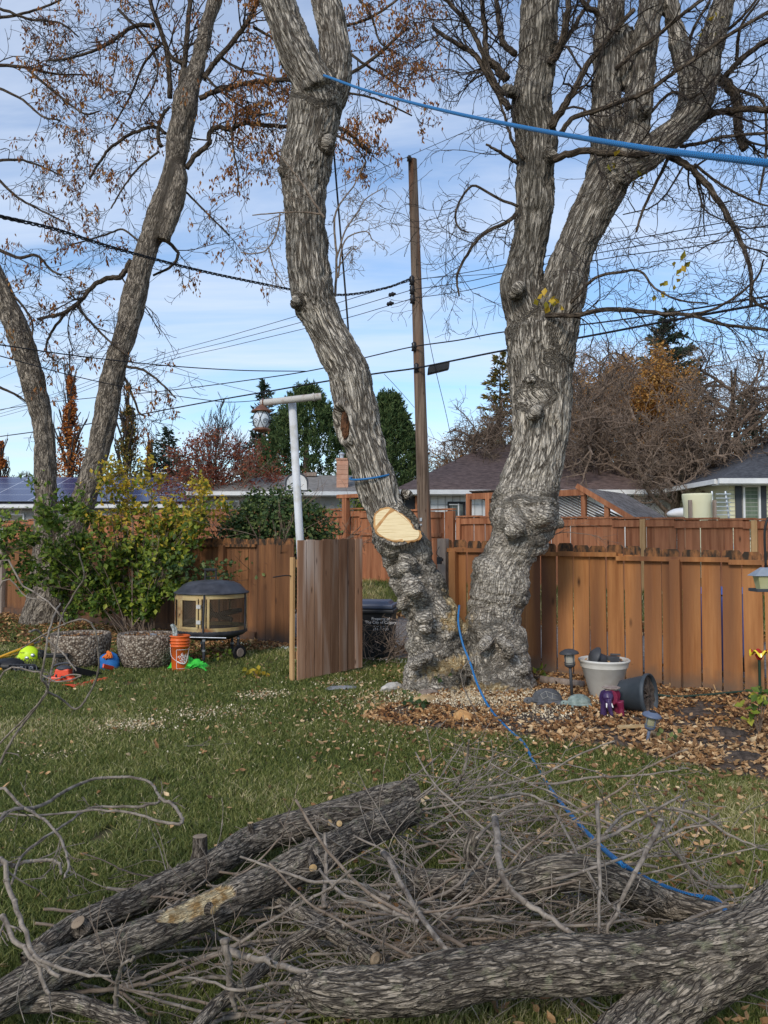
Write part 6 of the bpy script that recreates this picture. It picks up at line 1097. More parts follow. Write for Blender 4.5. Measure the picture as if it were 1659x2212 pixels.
b = MB(); b.box(c+[-.165, -.125, .085], (.07, .02, .12), AX(.3)); b.box(c+[-.15, -.13, .03], (.12, .02, .06), AX(.2)); b.build('yellow_panel', M['tooly'], root, bevel=.008)
b = MB()
for q in range(7):
    a = c+np.array([.02+q*.045, -.08, .05]); b.tube(cr([a+[-.05, 0, 0], a+[-.02, -.03, .05], a+[.03, -.02, .03], a+[.05, -.04, -.02], a+[.1, -.01, -.02]], 5), .008, 6)
b.build('strap', M['sgrey'], root); b = MB()
for dx in (.14, .26): b.lathe([(.012, -.01), (.022, 0), (.012, .01)], c+np.array([dx, -.11, .06]), 12, axes((0, -1, .3)))
b.build('buckle', M['galv'], root)
# chainsaw
c = G(135, 1476); c[1] += .06; root = thing('chainsaw', c, 'orange-red chainsaw lying in front of the left planter, bar pointing right', 'chainsaw')
b = MB(); b.box(c+[-.02, .02, .09], (.20, .13, .13), AX(-.1), taper=.8); b.box(c+[-.08, -.01, .04], (.15, .15, .07), AX(-.1)); b.box(c+[.07, -.03, .035], (.12, .10, .06), AX(-.1), taper=.85); b.build('body', M['sawred'], root, bevel=.015)
b = MB(); b.blob(c+[-.02, .02, .155], (.085, .06, .035), .08, 2); b.box(c+[-.06, -.09, .09], (.02, .01, .03)); b.box(c+[.02, -.09, .075], (.05, .02, .025)); b.build('cover', M['sgrey'], root, smooth=True)
b = MB(); b.tube(cr([c+[-.17, .0, .05], c+[-.16, .04, .16], c+[-.08, .06, .20], c+[.03, .06, .205], c+[.08, .05, .16], c+[.09, .03, .08]], 6), .012, 8); b.tube(cr([c+[-.1, -.02, .06], c+[-.2, -.03, .07], c+[-.22, -.02, .02], c+[-.12, -.03, .012]], 6), .014, 8); b.build('handle', M['sgrey'], root, smooth=True)
p, q = c+[.10, -.02, .04], G(245, 1454)+[0, 0, .04]; b = MB(); d = q-p; b.box((p+q)/2, (np.linalg.norm(d), .012, .075), axes([0, .35, 1], unit(d))); b.build('guide_bar', M['black'], root, bevel=.005)
b = MB(); b.box(G(235, 1452)+[0, -.02, .065], (.19, .02, .05), axes([0, .35, 1], unit(d))); b.build('bar_sheath', M['sawred'], root, bevel=.005)
b = MB(); q = [G(x_, y_)+[0, 0, .02+.012*(k_ % 2)] for k_, (x_, y_) in enumerate([(165, 1487), (172, 1482), (180, 1484), (186, 1479), (193, 1480), (200, 1475), (207, 1476), (214, 1472), (222, 1473), (228, 1469)])]
ribbon(b, q, .05); ribbon(b, [G(140, 1484)+[0, 0, .03], G(155, 1489)+[0, 0, .05], G(168, 1490)+[0, 0, .02]], .06); o = b.build('strap', M['sawred']); o.name = 'webbing_strap'; tag(o, 'crumpled red webbing strap on the grass in front of the chainsaw', 'strap'); o.modifiers.new('s', 'SOLIDIFY').thickness = .006
b = MB(); b.box(G(98, 1452)+[.1, .1, .19], (.28, .06, .05), AX(.05)); tag(b.build('tool_case', M['black'], bevel=.01), 'black flat case between the chainsaw and the left planter', 'case')
c = G(229, 1450); c[1] += .12; M['bluebag'] = mat('blue_nylon', (.015, .11, .36), .6, (.03, .19, .5), 6, bump=.01, bscale=14); root = thing('rope_sack', c, 'blue nylon drawstring sack with orange cord between the two round planters', 'bag')
MB().blob(c+[0, 0, .08], (.13, .10, .14), .2, 3, 26).build('sack', M['bluebag'], root, smooth=True); b = MB()
for q in range(6): a = RS.rand()*6; b.tube(cr([c+[-.04+.05*RS.rand(), -.09, .13+.05*RS.rand()], c+[.02*q-.04, -.12, .17], c+[.0+.05*RS.rand(), -.10, .22+.03*RS.rand()], c+[.07*RS.rand(), -.10, .16]], 5), .009, 6)
M['cord'] = mat('orange_cord', (.75, .18, .03), .7); b.build('cord', M['cord'], root, smooth=True)
# ================================================================ things on the garden bed
M['turtle1'] = mat('dark_stone', (.05, .05, .052), .8, (.13, .13, .135), 12, bump=.006); M['turtle2'] = mat('verdigris_stone', (.13, .17, .155), .8, (.32, .38, .34), 14, bump=.005)
M['crack'] = mat('pale_crack', (.40, .38, .33), .9)
def turtle(c, L_, m, label, head, hdir, cracks, flat=0.):
    root = thing('turtle_ornament', c, label, 'garden ornament'); b = MB(); b.blob(c+[.02*L_, 0, L_*.16], (L_*.40, L_*.30, L_*.27), .05, 2, 30, flat=-.35); sh_ = b.build('shell', m, root, smooth=True)
    b = MB(); b.lathe([(L_*.38, L_*.06), (L_*.42, L_*.08), (L_*.43, L_*.11), (L_*.38, L_*.14)], c+[.02*L_, 0, 0], 36, np.array([[1.03, 0, 0], [0, .8, 0], [0, 0, 1]])); b.build('shell_rim', m, root, smooth=True)
    hc = c+np.array([-L_*.48, -L_*.04, L_*.16+head]); b = MB(); b.blob(hc, (L_*.15, L_*.095, L_*.10), .06, 2, 22); b.tube([hc+[L_*.05, 0, 0], c+[-L_*.25, 0, L_*.12]], [L_*.08, L_*.1], 12); hd_ = b.build('head', m, root, smooth=True)
    b = MB()
    for sy in (-1, 1): b.blob(hc+[-L_*.06, sy*L_*.08, L_*.03], (L_*.02,)*3, 0, 1, 10)
    b.build('eye', M['black'], hd_, smooth=True)
    for (dx, dy) in ((-.22, -.3), (.3, -.27), (-.22, .3), (.3, .27)): b = MB(); b.blob(c+[dx*L_, dy*L_, L_*.055], (L_*.11, L_*.07, L_*.06), .12, 2, 16); b.build('foot', m, root, smooth=True)
    b = MB(); b.tube([c+[L_*.36, 0, L_*.09], c+[L_*.5, 0, L_*.05]], [L_*.04, L_*.012], 8); b.build('tail', m, root, smooth=True)
    if cracks:
        b = MB()
        for (x0, z0, x1, z1) in ((-.2, .30, -.05, .38), (-.05, .38, .12, .33), (-.05, .38, -.02, .26), (-.02, .26, .10, .20), (-.2, .30, -.15, .2), (.12, .33, .10, .2), (-.15, .2, -.02, .26), (.1, .2, .25, .18), (.12, .33, .26, .28)):
            def sp3(x, z_): t = (x-.02)/.4; v = (z_-.16)/.27; y = -math.sqrt(max(.0, 1-t*t-v*v))*.30; return c+np.array([x, y*1.02, z_*1.01])*L_
            b.tube([sp3(x0+(x1-x0)*t, z0+(z1-z0)*t) for t in np.linspace(0, 1, 6)], .0015, 5)
        b.build('crack', M['crack'], sh_)
    else:
        b = MB(); b.lathe([(.001, L_*.40), (L_*.2, L_*.39), (L_*.235, L_*.36), (L_*.25, L_*.33)], c+[.02*L_, 0, 0], 20, np.array([[1.1, 0, 0], [0, .8, 0], [0, 0, 1]])); b.build('shell_top', M['turtle1'], sh_, smooth=True)
bz = .035
c = G(1184, 1525, bz); c[1] += .08; turtle(c, px(78, c[1])*1.02, M['turtle1'], 'larger dark grey stone turtle with pale cracks at the foot of the tall solar light', -.02, 0, True)
c = G(1253, 1529, bz); c[1] += .06; turtle(c, px(62, c[1]), M['turtle2'], 'small pale greenish turtle ornament following the larger dark turtle', -.01, 0, False)
# solar lights
M['frost'] = mat('frosted_plastic', (.30, .28, .24), .3, (.42, .40, .34), 10, spec=.5); M['bluegrey'] = mat('blue_grey_plastic', (.10, .125, .19), .45, (.14, .17, .24), 6); M['charcoal'] = mat('charcoal_plastic', (.045, .046, .05), .5, (.07, .07, .075), 6); M['amber'] = mat('dull_amber', (.28, .26, .15), .35, (.36, .33, .22), 8)
def solar(foot, head, rad, label, mm, mg, panel=False, hz=1.0):
    ax_ = unit(head-foot); A = axes(ax_, (0, 1, 0)); root = thing('solar_light', foot, label, 'garden light'); MB().tube([foot-ax_*.03, head-ax_*.09*hz], rad*.16, 12).build('stake', mm, root, smooth=True); q = rad*hz
    MB().lathe([(rad*.16, -q*1.75), (rad*.5, -q*1.55), (rad*.56, -q*1.4), (rad*.56, -q*1.3)], head, 24, A).build('collar', mm, root, smooth=True)
    MB().lathe([(rad*.50, -q*1.3), (rad*.54, -q*.35)], head, 24, A).build('lens', mg, root, smooth=True)
    b = MB()
    for k_ in range(4): a = k_*math.pi/2+.5; v = (math.cos(a)*rad*.56, math.sin(a)*rad*.56); b.tube([head+np.array([*v, -q*1.35])@A, head+np.array([*v, -q*.3])@A], rad*.045, 5)
    b.lathe([(rad*.56, -q*1.2), (rad*.6, -q*1.17), (rad*.56, -q*1.14)], head, 24, A); b.build('cage', mm, root)
    MB().lathe([(rad*.6, -q*.36), (rad*.98, -q*.30), (rad, -q*.22), (rad*.85, -q*.05), (rad*.5, q*.12), (rad*.45, q*.16), (.001, q*.17)], head, 32, A).build('cap', mm, root, smooth=True)
    if panel: MB().box(head+ax_*q*.20, (rad*.62, rad*.62, .01), A).build('solar_panel', M['dark'], root)
f = G(1236, 1506, .04); solar(f, P(1229, 1406, f[1]), px(21, f[1]), 'tall dark solar path light standing between the big trunk and the white pot', M['charcoal'], M['frost'])
f = G(1396, 1614, .01); h_ = P(1409, 1541, f[1]-.03); solar(f, h_, px(20.5, f[1]), 'short blue-grey solar path light leaning at the lawn edge in front of the black pot', M['bluegrey'], M['amber'], True, 1.05)
# white pot
M['whitepot'] = mat('chalky_white_pot', (.52, .48, .42), .6, (.62, .59, .54), 5, col3=(.46, .40, .33), s3=3)
c = G(1313, 1509, bz); c[1] += .12; rt = px(54, c[1]); h = px(80, c[1]); rb = rt*.56
root = thing('flower_pot', c, 'large off-white ribbed-rim flower pot standing by the fence', 'pot')
MB().lathe([(rb*.95, 0), (rb, .01), (rt*.88, h*.78), (rt*.93, h*.80), (rt*.90, h*.82), (rt*.94, h*.845), (rt*.92, h*.865), (rt*.96, h*.89), (rt*.95, h*.92), (rt*1.0, h*.94), (rt*1.01, h*.98), (rt*.97, h), (rt*.9, h*.98), (rt*.87, h*.85)], c, 48).build('pot', M['whitepot'], root, smooth=True)
MB().lathe([(rt*.88, h*.88), (rt*.5, h*.9), (.001, h*.9)], c, 24).build('soil', M['soil'], root, smooth=True)
C = c+np.stack([RS.uniform(-.2, .22, 90), RS.uniform(-.16, .16, 90), np.full(90, h*.92)], 1); MB().leaves(C, .04, nrm=np.array([0, 0, 1])).build('dead_leaves', M['litter'], root)
cc2 = c+np.array([-.06, -.05, h*1.02]); root = thing('solar_light', cc2, 'dark solar light head lying on its side inside the white pot', 'garden light'); A = axes(unit(np.array([-1, -.1, .45])))
MB().lathe([(.001, .10), (.05, .10), (.10, .06), (.105, .045), (.06, .04)], cc2, 24, A).build('cap', M['charcoal'], root, smooth=True); MB().lathe([(.055, .04), (.06, -.08), (.02, -.1)], cc2, 20, A).build('lens', M['sgrey'], root, smooth=True)
b = MB(); b.box(cc2+[.12, 0, -.01], (.13, .1, .07), AX(.3)); b.box(cc2+[.16, 0, .04], (.1, .02, .02), AX(-.2)); b.tube([cc2+[.12, -.02, .0], cc2+[.26, -.03, -.04]], .012, 8); b.build('bracket', M['charcoal'], root, bevel=.005)
# black pot on its side
c = P(1376, 1512, 7.35); rp_, h = px(45, 7.35), px(62, 7.35); ax_ = unit(np.array([.78, -.62, .10])); A = axes(ax_); c[2] = rp_*.80+.03
root = thing('flower_pot', c-[0, 0, c[2]-.03], 'dark charcoal plastic pot tipped on its side beside the purple elephant', 'pot')
MB().lathe([(.001, -h*.55), (rp_*.62, -h*.55), (rp_*.68, -h*.52), (rp_*.92, h*.32), (rp_*.97, h*.34), (rp_*1.0, h*.36), (rp_*1.0, h*.48), (rp_*.94, h*.49), (rp_*.9, h*.36), (rp_*.86, h*.2)], c, 44, A).build('pot', mat('charcoal_pot', (.04, .05, .06), .55, (.07, .08, .09), 6), root, smooth=True)
o = MB().lathe([(rp_*.9, h*.36), (rp_*.6, h*.33), (rp_*.3, h*.37), (.001, h*.35)], c, 24, A); o.v[0] += RS.normal(size=o.v[0].shape)*.008; o.build('soil', M['soil'], root, smooth=False)
# elephant: body one continuous skin
M['purple'] = mat('purple_pink_glaze', (.15, .045, .24), .35, spec=.5)
def elemat():
    m = M['purple']; t = m.node_tree; b = t.nodes['Principled BSDF']; L = t.links.new; a = t.nodes.new('ShaderNodeAttribute'); a.attribute_name = 'bk'; s = t.nodes.new('ShaderNodeSeparateXYZ'); L(a.outputs['Vector'], s.inputs[0])
    r = t.nodes.new('ShaderNodeValToRGB'); e = r.color_ramp.elements; e[0].position = .44; e[0].color = (.05, .024, .085, 1); e[1].position = .56; e[1].color = (.19, .016, .05, 1); L(s.outputs[0], r.inputs[0])
    r2 = t.nodes.new('ShaderNodeValToRGB'); r2.color_ramp.elements[0].position = .86; r2.color_ramp.elements[1].position = .9; L(s.outputs[2], r2.inputs[0]); x = t.nodes.new('ShaderNodeMixRGB'); L(r2.outputs[0], x.inputs[0]); L(r.outputs[0], x.inputs[1]); x.inputs[2].default_value = (.34, .27, .22, 1); L(x.outputs[0], b.inputs['Base Color'])
elemat()
ce = G(1327, 1551, .03); ce[1] += .08; H_ = px(62, ce[1]); root = thing('elephant_ornament', ce, 'small purple and magenta glazed elephant ornament in front of the white pot', 'garden ornament')
def E(x, y, z): return np.array([x, y, z])*H_
bp = [[*E(-.12, .25, .68), .26*H_], [*E(.02, .12, .68), .30*H_], [*E(.12, -.05, .67), .27*H_]]
def elp(l): return np.array([[*(ce+np.array(q[:3])), q[3]] for q in l])
ps = [elp(bp), elp([[*E(-.14, .0, .72), .20*H_], [*E(-.18, -.20, .68), .19*H_], [*E(-.19, -.26, .6), .14*H_]]), elp([[*E(-.19, -.3, .6), .11*H_], [*E(-.17, -.36, .4), .085*H_], [*E(-.14, -.38, .22), .07*H_], [*E(-.10, -.42, .08), .055*H_]])]
for (x, y) in ((-.30, -.06), (.28, -.16), (-.2, .3), (.25, .25)): ps.append(elp([[*E(x*.8, y, .55), .15*H_], [*E(x, y, .3), .105*H_], [*E(x, y, .04), .115*H_], [*E(x, y, .0), .11*H_]]))
V, F, B_, nrm = fuse(ps, .006, 4); bkv = (V-ce)/H_; col_ = np.stack([np.clip(.5+(bkv[:, 0]-.02)*1.6, 0, 1), 0*V[:, 0], np.where((bkv[:, 2] > .88) & (bkv[:, 1] > -.12), 1, bkv[:, 2]*.8)], 1)
MB().add(V, F, bk=col_).build('body', M['purple'], root, smooth=True)
for sx, v in ((-1, 0.), (1, 1.)):
    b = MB(); n_ = 16; pr = [ce+E(-.16+sx*(.14+.17*math.cos(a)*(1 if sx > 0 else .9)), -.13-.05*math.cos(a), .66+.24*math.sin(a)) for a in np.linspace(0, 6.283, n_, endpoint=False)]; pr = np.array(pr); b.add(np.vstack([pr, pr+[0, .012, 0]]), [[i, (i+1) % n_, n_+(i+1) % n_, n_+i] for i in range(n_)], bk=np.full((2*n_, 3), [v, 0, 0])); b.ng += [list(range(n_)), list(range(n_, 2*n_))[::-1]]; b.ngm += [0, 0]; b.build('ear', M['purple'], root, bevel=.003)
    b = MB(); b.tube([ce+E(-.19+sx*.08, -.36, .5), ce+E(-.19+sx*.11, -.46, .38)], [.03*H_, .015*H_], 8); b.build('tusk', M['decal'], root)
b = MB(); b.lathe([(.3*H_, .94*H_), (.31*H_, .97*H_), (.28*H_, .98*H_), (.001, .975*H_)], ce+E(.02, .1, 0), 24); b.build('stool_top', mat('worn_top', (.20, .13, .12), .8, (.45, .38, .30), 16), root)
# glass flower on a stake, feeder, hose, sticks, plants
c = G(1642, 1513, bz); Y = c[1]; hd_ = P(1640, 1414, Y); root = thing('flower_stake', c, 'red and yellow glass flower on a dark green stake near the right edge', 'garden ornament')
MB().tube([c, c*.5+hd_*.5, hd_-[0, 0, .03]], .014, 8).build('stake', mat('dark_green_metal', (.012, .04, .025), .4), root); MB().lathe([(.02, -.05), (.035, -.02), (.04, .0), (.02, .01)], hd_, 16).build('bulb', mat('red_glass', (.35, .02, .015), .2, spec=.7), root, smooth=True)
A_ = np.linspace(0, 2*np.pi, 60, endpoint=False); V = []
for k_, r_ in enumerate((.02, .05, .075, .09)): zf_ = .012+.03*np.cos(A_*5)*(k_/3)**1.5+.012*k_*(k_ < 3); V.append(np.stack([hd_[0]+r_*np.cos(A_), hd_[1]+r_*np.sin(A_), hd_[2]+zf_], 1))
F = [[k_*60+i, k_*60+(i+1) % 60, (k_+1)*60+(i+1) % 60, (k_+1)*60+i] for k_ in range(3) for i in range(60)]
o = MB().add(np.vstack(V[:3]), F[:120]).build('petals', MATS['red_glass'], root, smooth=True); o = MB().add(np.vstack(V[2:]), F[:60]).build('petal_rim', mat('yellow_glass', (.80, .62, .03), .2, spec=.7), root, smooth=True)
Yfd = 4.6; c = P(1655, 1262, Yfd); s1 = px(1, Yfd); root = thing('bird_feeder', c, 'bird feeder with grey roof and yellowish clear body hanging at the right edge', 'bird feeder')
b = MB(); b.add([c+np.array(q)*s1 for q in ((-33, -20, 18), (33, -20, 18), (33, 20, 18), (-33, 20, 18), (-10, -6, 36), (16, -6, 36), (16, 6, 36), (-10, 6, 36))], [[0, 1, 5, 4], [1, 2, 6, 5], [2, 3, 7, 6], [3, 0, 4, 7], [4, 5, 6, 7], [3, 2, 1, 0]]); b.build('roof', mat('grey_metal_roof', (.22, .25, .29), .5, (.30, .33, .38), 8), root, bevel=.003)
b = MB(); b.box(c+np.array([0, 0, 3])*s1, np.array([34, 22, 30])*s1); v = b.v[-1]; lo = v[:, 2] > c[2]; v[lo, :2] = c[:2]+(v[lo, :2]-c[:2])*1.35; b.build('seed_body', mat('yellowed_plastic', (.38, .36, .17), .3, (.46, .44, .25), 8), root, bevel=.004)
b = MB(); b.box(c+np.array([0, 0, -14])*s1, np.array([58, 40, 3])*s1); 
for sy in (-1, 1): b.box(c+np.array([0, sy*20, -12])*s1, np.array([58, 2, 6])*s1)
for sx in (-1, 1): b.box(c+np.array([sx*29, 0, -12])*s1, np.array([2, 38, 6])*s1)
b.build('tray', M['slate'], root)
pc = P(1745, 1262, Yfd); b = MB(); b.tube(cr([[pc[0], pc[1], 0], [pc[0], pc[1], 1.0], [pc[0], pc[1], c[2]+.3], [pc[0]-.06, pc[1], c[2]+.42], [c[0]+.06, c[1], c[2]+.42], [c[0], c[1], c[2]+.33], [c[0], c[1], c[2]+36*s1]], 8), .007, 8); tag(b.build('shepherd_hook', M['black'], smooth=True), 'black curved garden hook just past the right edge that carries the bird feeder', 'hook')
b = MB(); b.tube(cr([G(1395, 1502, .06)+[0, .25, 0], G(1450, 1504, .06), G(1520, 1501, .06), G(1600, 1494, .07), G(1720, 1488, .08)], 8), .011, 8); tag(b.build('garden_hose', mat('green_hose', (.03, .055, .04), .5), smooth=True), 'thin dark green hose lying along the foot of the fence at right', 'hose')
b = MB(); b.tube(cr([G(1548, 1497, .03), P(1528, 1440, 8.6), P(1513, 1398, 8.75)], 4), .006, 6); tag(b.build('garden_stake', M['palewood']), 'thin pale stick leaning against the fence boards at right', 'stick')
b = MB(); a_, d_ = G(1168, 1468, .08), G(1262, 1480, .06); b.tube([a_, a_*.5+d_*.5, d_], .045, 12); tag(b.build('landscape_timber', M['greywood'], smooth=True), 'weathered round timber lying between the big trunk and the white pot', 'timber')
b = MB(); b.box((G(1350, 1572, .06)+G(1400, 1566, .06))/2, (.33, .03, .02), AX(.14), jit=.003); tag(b.build('wood_splinter', M['cutwood']), 'pale split of wood on the bed just left of the blue-grey solar light', 'wood piece')
for (x0, y0, x1, y1, hz, lb, mm) in ((826, 1496, 866, 1486, .05, 'pale flat stone slab at the left foot of the trunk', 'whitepot'), (888, 1526, 940, 1514, .05, 'cream split slab of wood on the leaves before the trunk', 'cutwood'), (985, 1556, 1018, 1566, .07, 'tan wood chunk at the lawn edge below the ground rope', 'inbark'), (905, 1504, 945, 1500, .04, 'bleached grey bark slab leaning by the little green plant', 'greywood'), (702, 1492, 768, 1488, .025, 'pale stepping stone set in the grass before the gate', 'rock')):
    p, q = G(x0, y0, .02), G(x1, y1, .02); b = MB(); L_ = np.linalg.norm(q-p); b.blob((p+q)/2+[0, .04, hz*.4], (L_*.52, max(.07, L_*.22), hz), .35, 2.4, 22, AX(math.atan2(q[1]-p[1], q[0]-p[0]))); tag(b.build('stone_slab' if mm in ('whitepot', 'rock') else 'wood_slab', M[mm], smooth=False), lb, 'slab')
def sprout(x, y, n_, sz, sp_, label, m, h=.2, up=1.0, nm='garden_plant'):
    c = G(x, y, .02); root = thing(nm, c, label, 'plant'); b = MB(); C = []
    for i in range(max(4, n_//7)): a = i*2.4; e_ = c+np.array([math.cos(a)*sp_*random.uniform(.3, 1), math.sin(a)*sp_*.6, h*random.uniform(.4, 1)]); b.tube(cr([c, (c+e_)/2+[0, 0, h*.15], e_], 4), .004, 5); C += [e_+RS.normal(size=3)*sz*.5 for _ in range(7)]
    b.build('stem', M['twig2'], root); MB().leaves(C[:max(n_, 10)], sz, asp=.8, nrm=np.array([0, -.5, .8])).build('leaves', m, root)
sprout(945, 1492, 70, .07, .16, 'dark green leafy weed at the very foot of the burly twin trunk', M['darkleaf'], .26)
sprout(898, 1535, 26, .06, .1, 'small round-leaved green weed on the leaves left of the trunk foot', M['darkleaf'], .12)
sprout(1160, 1472, 16, .09, .06, 'fresh green seedling between trunk and fence', M['shrubleaf'], .12)
sprout(553, 1462, 22, .07, .09, 'variegated yellow-green hosta clump left of the gate', M['yellowleaf'], .10)
sprout(1640, 1590, 36, .08, .12, 'leafy green perennial among the fallen leaves at the right edge', M['shrubleaf'], .35)
sprout(1440, 1608, 14, .05, .07, 'tiny dark green plant right of the blue-grey solar light', M['darkleaf'], .08)
sprout(470, 1425, 26, .06, .3, 'low yellow-leaved seedlings under the fire pit', M['shrubleaf'], .12)
for (x, y, lb) in ((1600, 1640, 'dark clod of earth at the right end of the bed'), (1560, 1585, 'dark mound of loose soil behind the clod')): b = MB(); b.blob(G(x, y, .03), (.17, .12, .05), .4, 4, 26); tag(b.build('soil_mound', M['soil'], smooth=True), lb, 'soil mound')
# ================================================================ cut logs
def logpath(pts): # (x, y, half width px, height above ground)
    q = cr(pts, 6); out = []
    for x, y, hw, z in q: p = G(x, y, z); Y = p[1]; dist = np.linalg.norm(p-[0, 0, CH]); out.append([*p, hw*dist/ (FPX*math.sqrt(1+((x-829.5)/FPX)**2+((y-1106)/FPX)**2))])
    return np.array(out)
def log(name, label, pts, stubs=(), m=None, k=60, fine=1., cutend=(True, True), tear=None, cat='log'):
    p = logpath(pts); L_ = np.linalg.norm(np.diff(p[:, :3], axis=0), axis=1).sum(); n = int(L_/.012*fine)+2; t = np.linspace(0, len(p)-1, n); p = np.stack([np.interp(t, np.arange(len(p)), p[:, c]) for c in range(4)], 1)
    for _ in range(6): p[1:-1] = (p[:-2]+p[2:]+2*p[1:-1])/4
    root = thing(name, [*p[n//2, :2], 0], label, cat); mb = MB(); mb.tube(p[:, :3], p[:, 3], k, cap=False, rnd=0.); V = mb.v[0]; B = mb.bk[0]; cen = np.repeat(p[:, :3], k, 0); Nn = unit(V-cen)
    sc = .055/p[:, 3].mean(); q = np.stack([B[:, 0]*46, B[:, 1]*46, B[:, 2]*9], 1); q[:, :2] += .8*perlin(B*14)[:, None]
    disp = p[:, 3].mean()*(.085*(1-np.abs(perlin(q))*2)+.045*(1-np.abs(perlin(q*np.array([2.2, 2.2, 2.5])))*2)+.16*perlin(V*5+2))
    V2 = V+Nn*disp[:, None]; tone = np.clip(.5+disp/p[:, 3].mean()*3.2, 0, 1); saw = 0*tone
    if tear:
        fr0, fr1, ang0, wd = tear; s_ = np.repeat(np.linspace(0, 1, n), k); up = Nn[:, 2]-Nn[:, 1]*ang0; w_ = np.clip(1-np.abs((s_-(fr0+fr1)/2)/((fr1-fr0)/2)), 0, 1)**.5; saw = ((up+.16*perlin(V*22) > (1.28-wd*w_)) & (w_ > 0)).astype(float); V2 = V2-Nn*(saw*p[:, 3].mean()*.14)[:, None]
    mb.v[0] = V2; o = mb.build('bark', M['biglog'], root, smooth=True); a = o.data.attributes.new('tone', 'FLOAT_VECTOR', 'POINT'); a.data.foreach_set('vector', np.stack([tone, saw, 0*tone], 1).astype(np.float32).ravel())
    for e_, flag in ((0, cutend[0]), (-1, cutend[1])):
        if flag: d = unit(p[e_, :3]-p[1 if e_ == 0 else -2, :3]); MB().lathe([(p[e_, 3]*.97, -.004), (p[e_, 3]*.5, .003), (.001, .002)], p[e_, :3], 28, axes(d)).build('cut_end', M['oldcut'], root)
    for (x, y, x2, y2, r0, z0, z1) in stubs:
        a_, b_ = G(x, y, z0), G(x2, y2, z1); b_ = a_+(b_-a_); w_ = r0*np.linalg.norm(b_-[0, 0, CH])/FPX; st = MB(); pts_ = cr([a_, (a_+b_)/2, b_], 5); st.tube(pts_, np.interp(np.linspace(0, 1, len(pts_)), [0, .4, 1], [w_*1.5, w_*1.05, w_]), 14, cap=False); so_ = st.build('stub', M['logbark'], root, smooth=True); d = unit(b_-pts_[-2]); MB().lathe([(w_*.98, 0), (.001, .003)], b_, 16, axes(d)).build('cut_end', M['oldcut'] if r0 > 8 else M['cutwood'], so_)
    return root
M['biglog'] = bark_mat('rough_log_bark', (.33, .275, .215), (.036, .029, .024), 60, 12, .010, lich=(.24, .23, .15), wid=.085, dist=.4)
log('cut_log', 'long straight log, the farther of the left pair, with a broken stub on top', [(50, 2075, 12, .09), (90, 2052, 22, .10), (170, 2000, 25, .10), (300, 1942, 27, .11), (450, 1873, 29, .13), (550, 1814, 30, .15), (700, 1768, 30, .18), (830, 1728, 30, .2), (890, 1712, 28, .2)], [(432, 1860, 432, 1806, 14, .16, .27), (178, 2005, 168, 1992, 13, .14, .17), (542, 1800, 541, 1777, 6, .2, .25)], cutend=(False, False))
log('cut_log', 'long torn-bark log nearer the camera of the left pair, fresh pale wood showing', [(-60, 2190, 34, .16), (0, 2158, 36, .17), (125, 2093, 38, .18), (300, 2028, 36, .2), (450, 1963, 36, .22), (550, 1918, 34, .24), (700, 1843, 34, .28), (800, 1793, 32, .3), (885, 1752, 30, .3)], [(665, 1820, 676, 1875, 8, .33, .30), (450, 1962, 461, 1966, 8, .27, .27), (705, 1778, 712, 1777, 6, .36, .37), (730, 1780, 733, 1779, 6, .36, .37)], tear=(.40, .57, .75, .50), cutend=(False, False))
log('cut_log', 'thick mossy log crossing the bottom of the brush pile, nearest the camera', [(636, 2128, 12, .27), (662, 2132, 26, .28), (720, 2140, 42, .29), (830, 2141, 47, .3), (980, 2114, 54, .32), (1130, 2090, 54, .34), (1300, 2082, 55, .36), (1450, 2066, 55, .38), (1600, 2035, 58, .42), (1720, 1990, 62, .45)], k=84)
log('cut_log', 'thick limb entering from the lower right corner and passing under the big log', [(1290, 2290, 46, .20), (1380, 2212, 52, .24), (1480, 2140, 58, .3), (1570, 2085, 62, .36), (1660, 2020, 70, .42), (1760, 1950, 76, .48)], k=84)
log('cut_log', 'humped middle log lying across the pile with a stubby elbow branch', [(880, 1912, 22, .22), (940, 1908, 26, .26), (1020, 1910, 28, .30), (1105, 1912, 31, .35), (1170, 1896, 33, .40), (1235, 1884, 35, .44), (1330, 1910, 33, .38), (1430, 1950, 29, .27), (1540, 1975, 24, .28), (1620, 1990, 20, .3)])
log('cut_branch', 'smooth elbow-shaped branch standing up at the left end of the humped log', [(1100, 1905, 12, .26), (1050, 1885, 14, .3), (1020, 1862, 15, .34), (1014, 1832, 14, .4), (1026, 1796, 13, .46)], k=30, cat='branch')
log('cut_branch', 'dark curved branch dropping from the left log pair to the right', [(560, 1918, 12, .15), (600, 1950, 14, .16), (675, 1988, 15, .18), (750, 2032, 16, .2), (812, 2072, 15, .22)], k=36, cat='branch')
log('cut_branch', 'smooth grey diagonal branch at bottom left of the big log', [(420, 2230, 14, .1), (470, 2170, 14, .12), (525, 2131, 15, .14), (600, 2060, 15, .17), (660, 2022, 14, .2), (730, 1990, 12, .22)], k=36, cat='branch')
log('cut_branch', 'knobby grey branch lying along the bottom left corner', [(-40, 2162, 17, .12), (60, 2168, 17, .12), (150, 2164, 17, .13), (225, 2188, 16, .14), (310, 2220, 14, .15)], k=36, cat='branch')
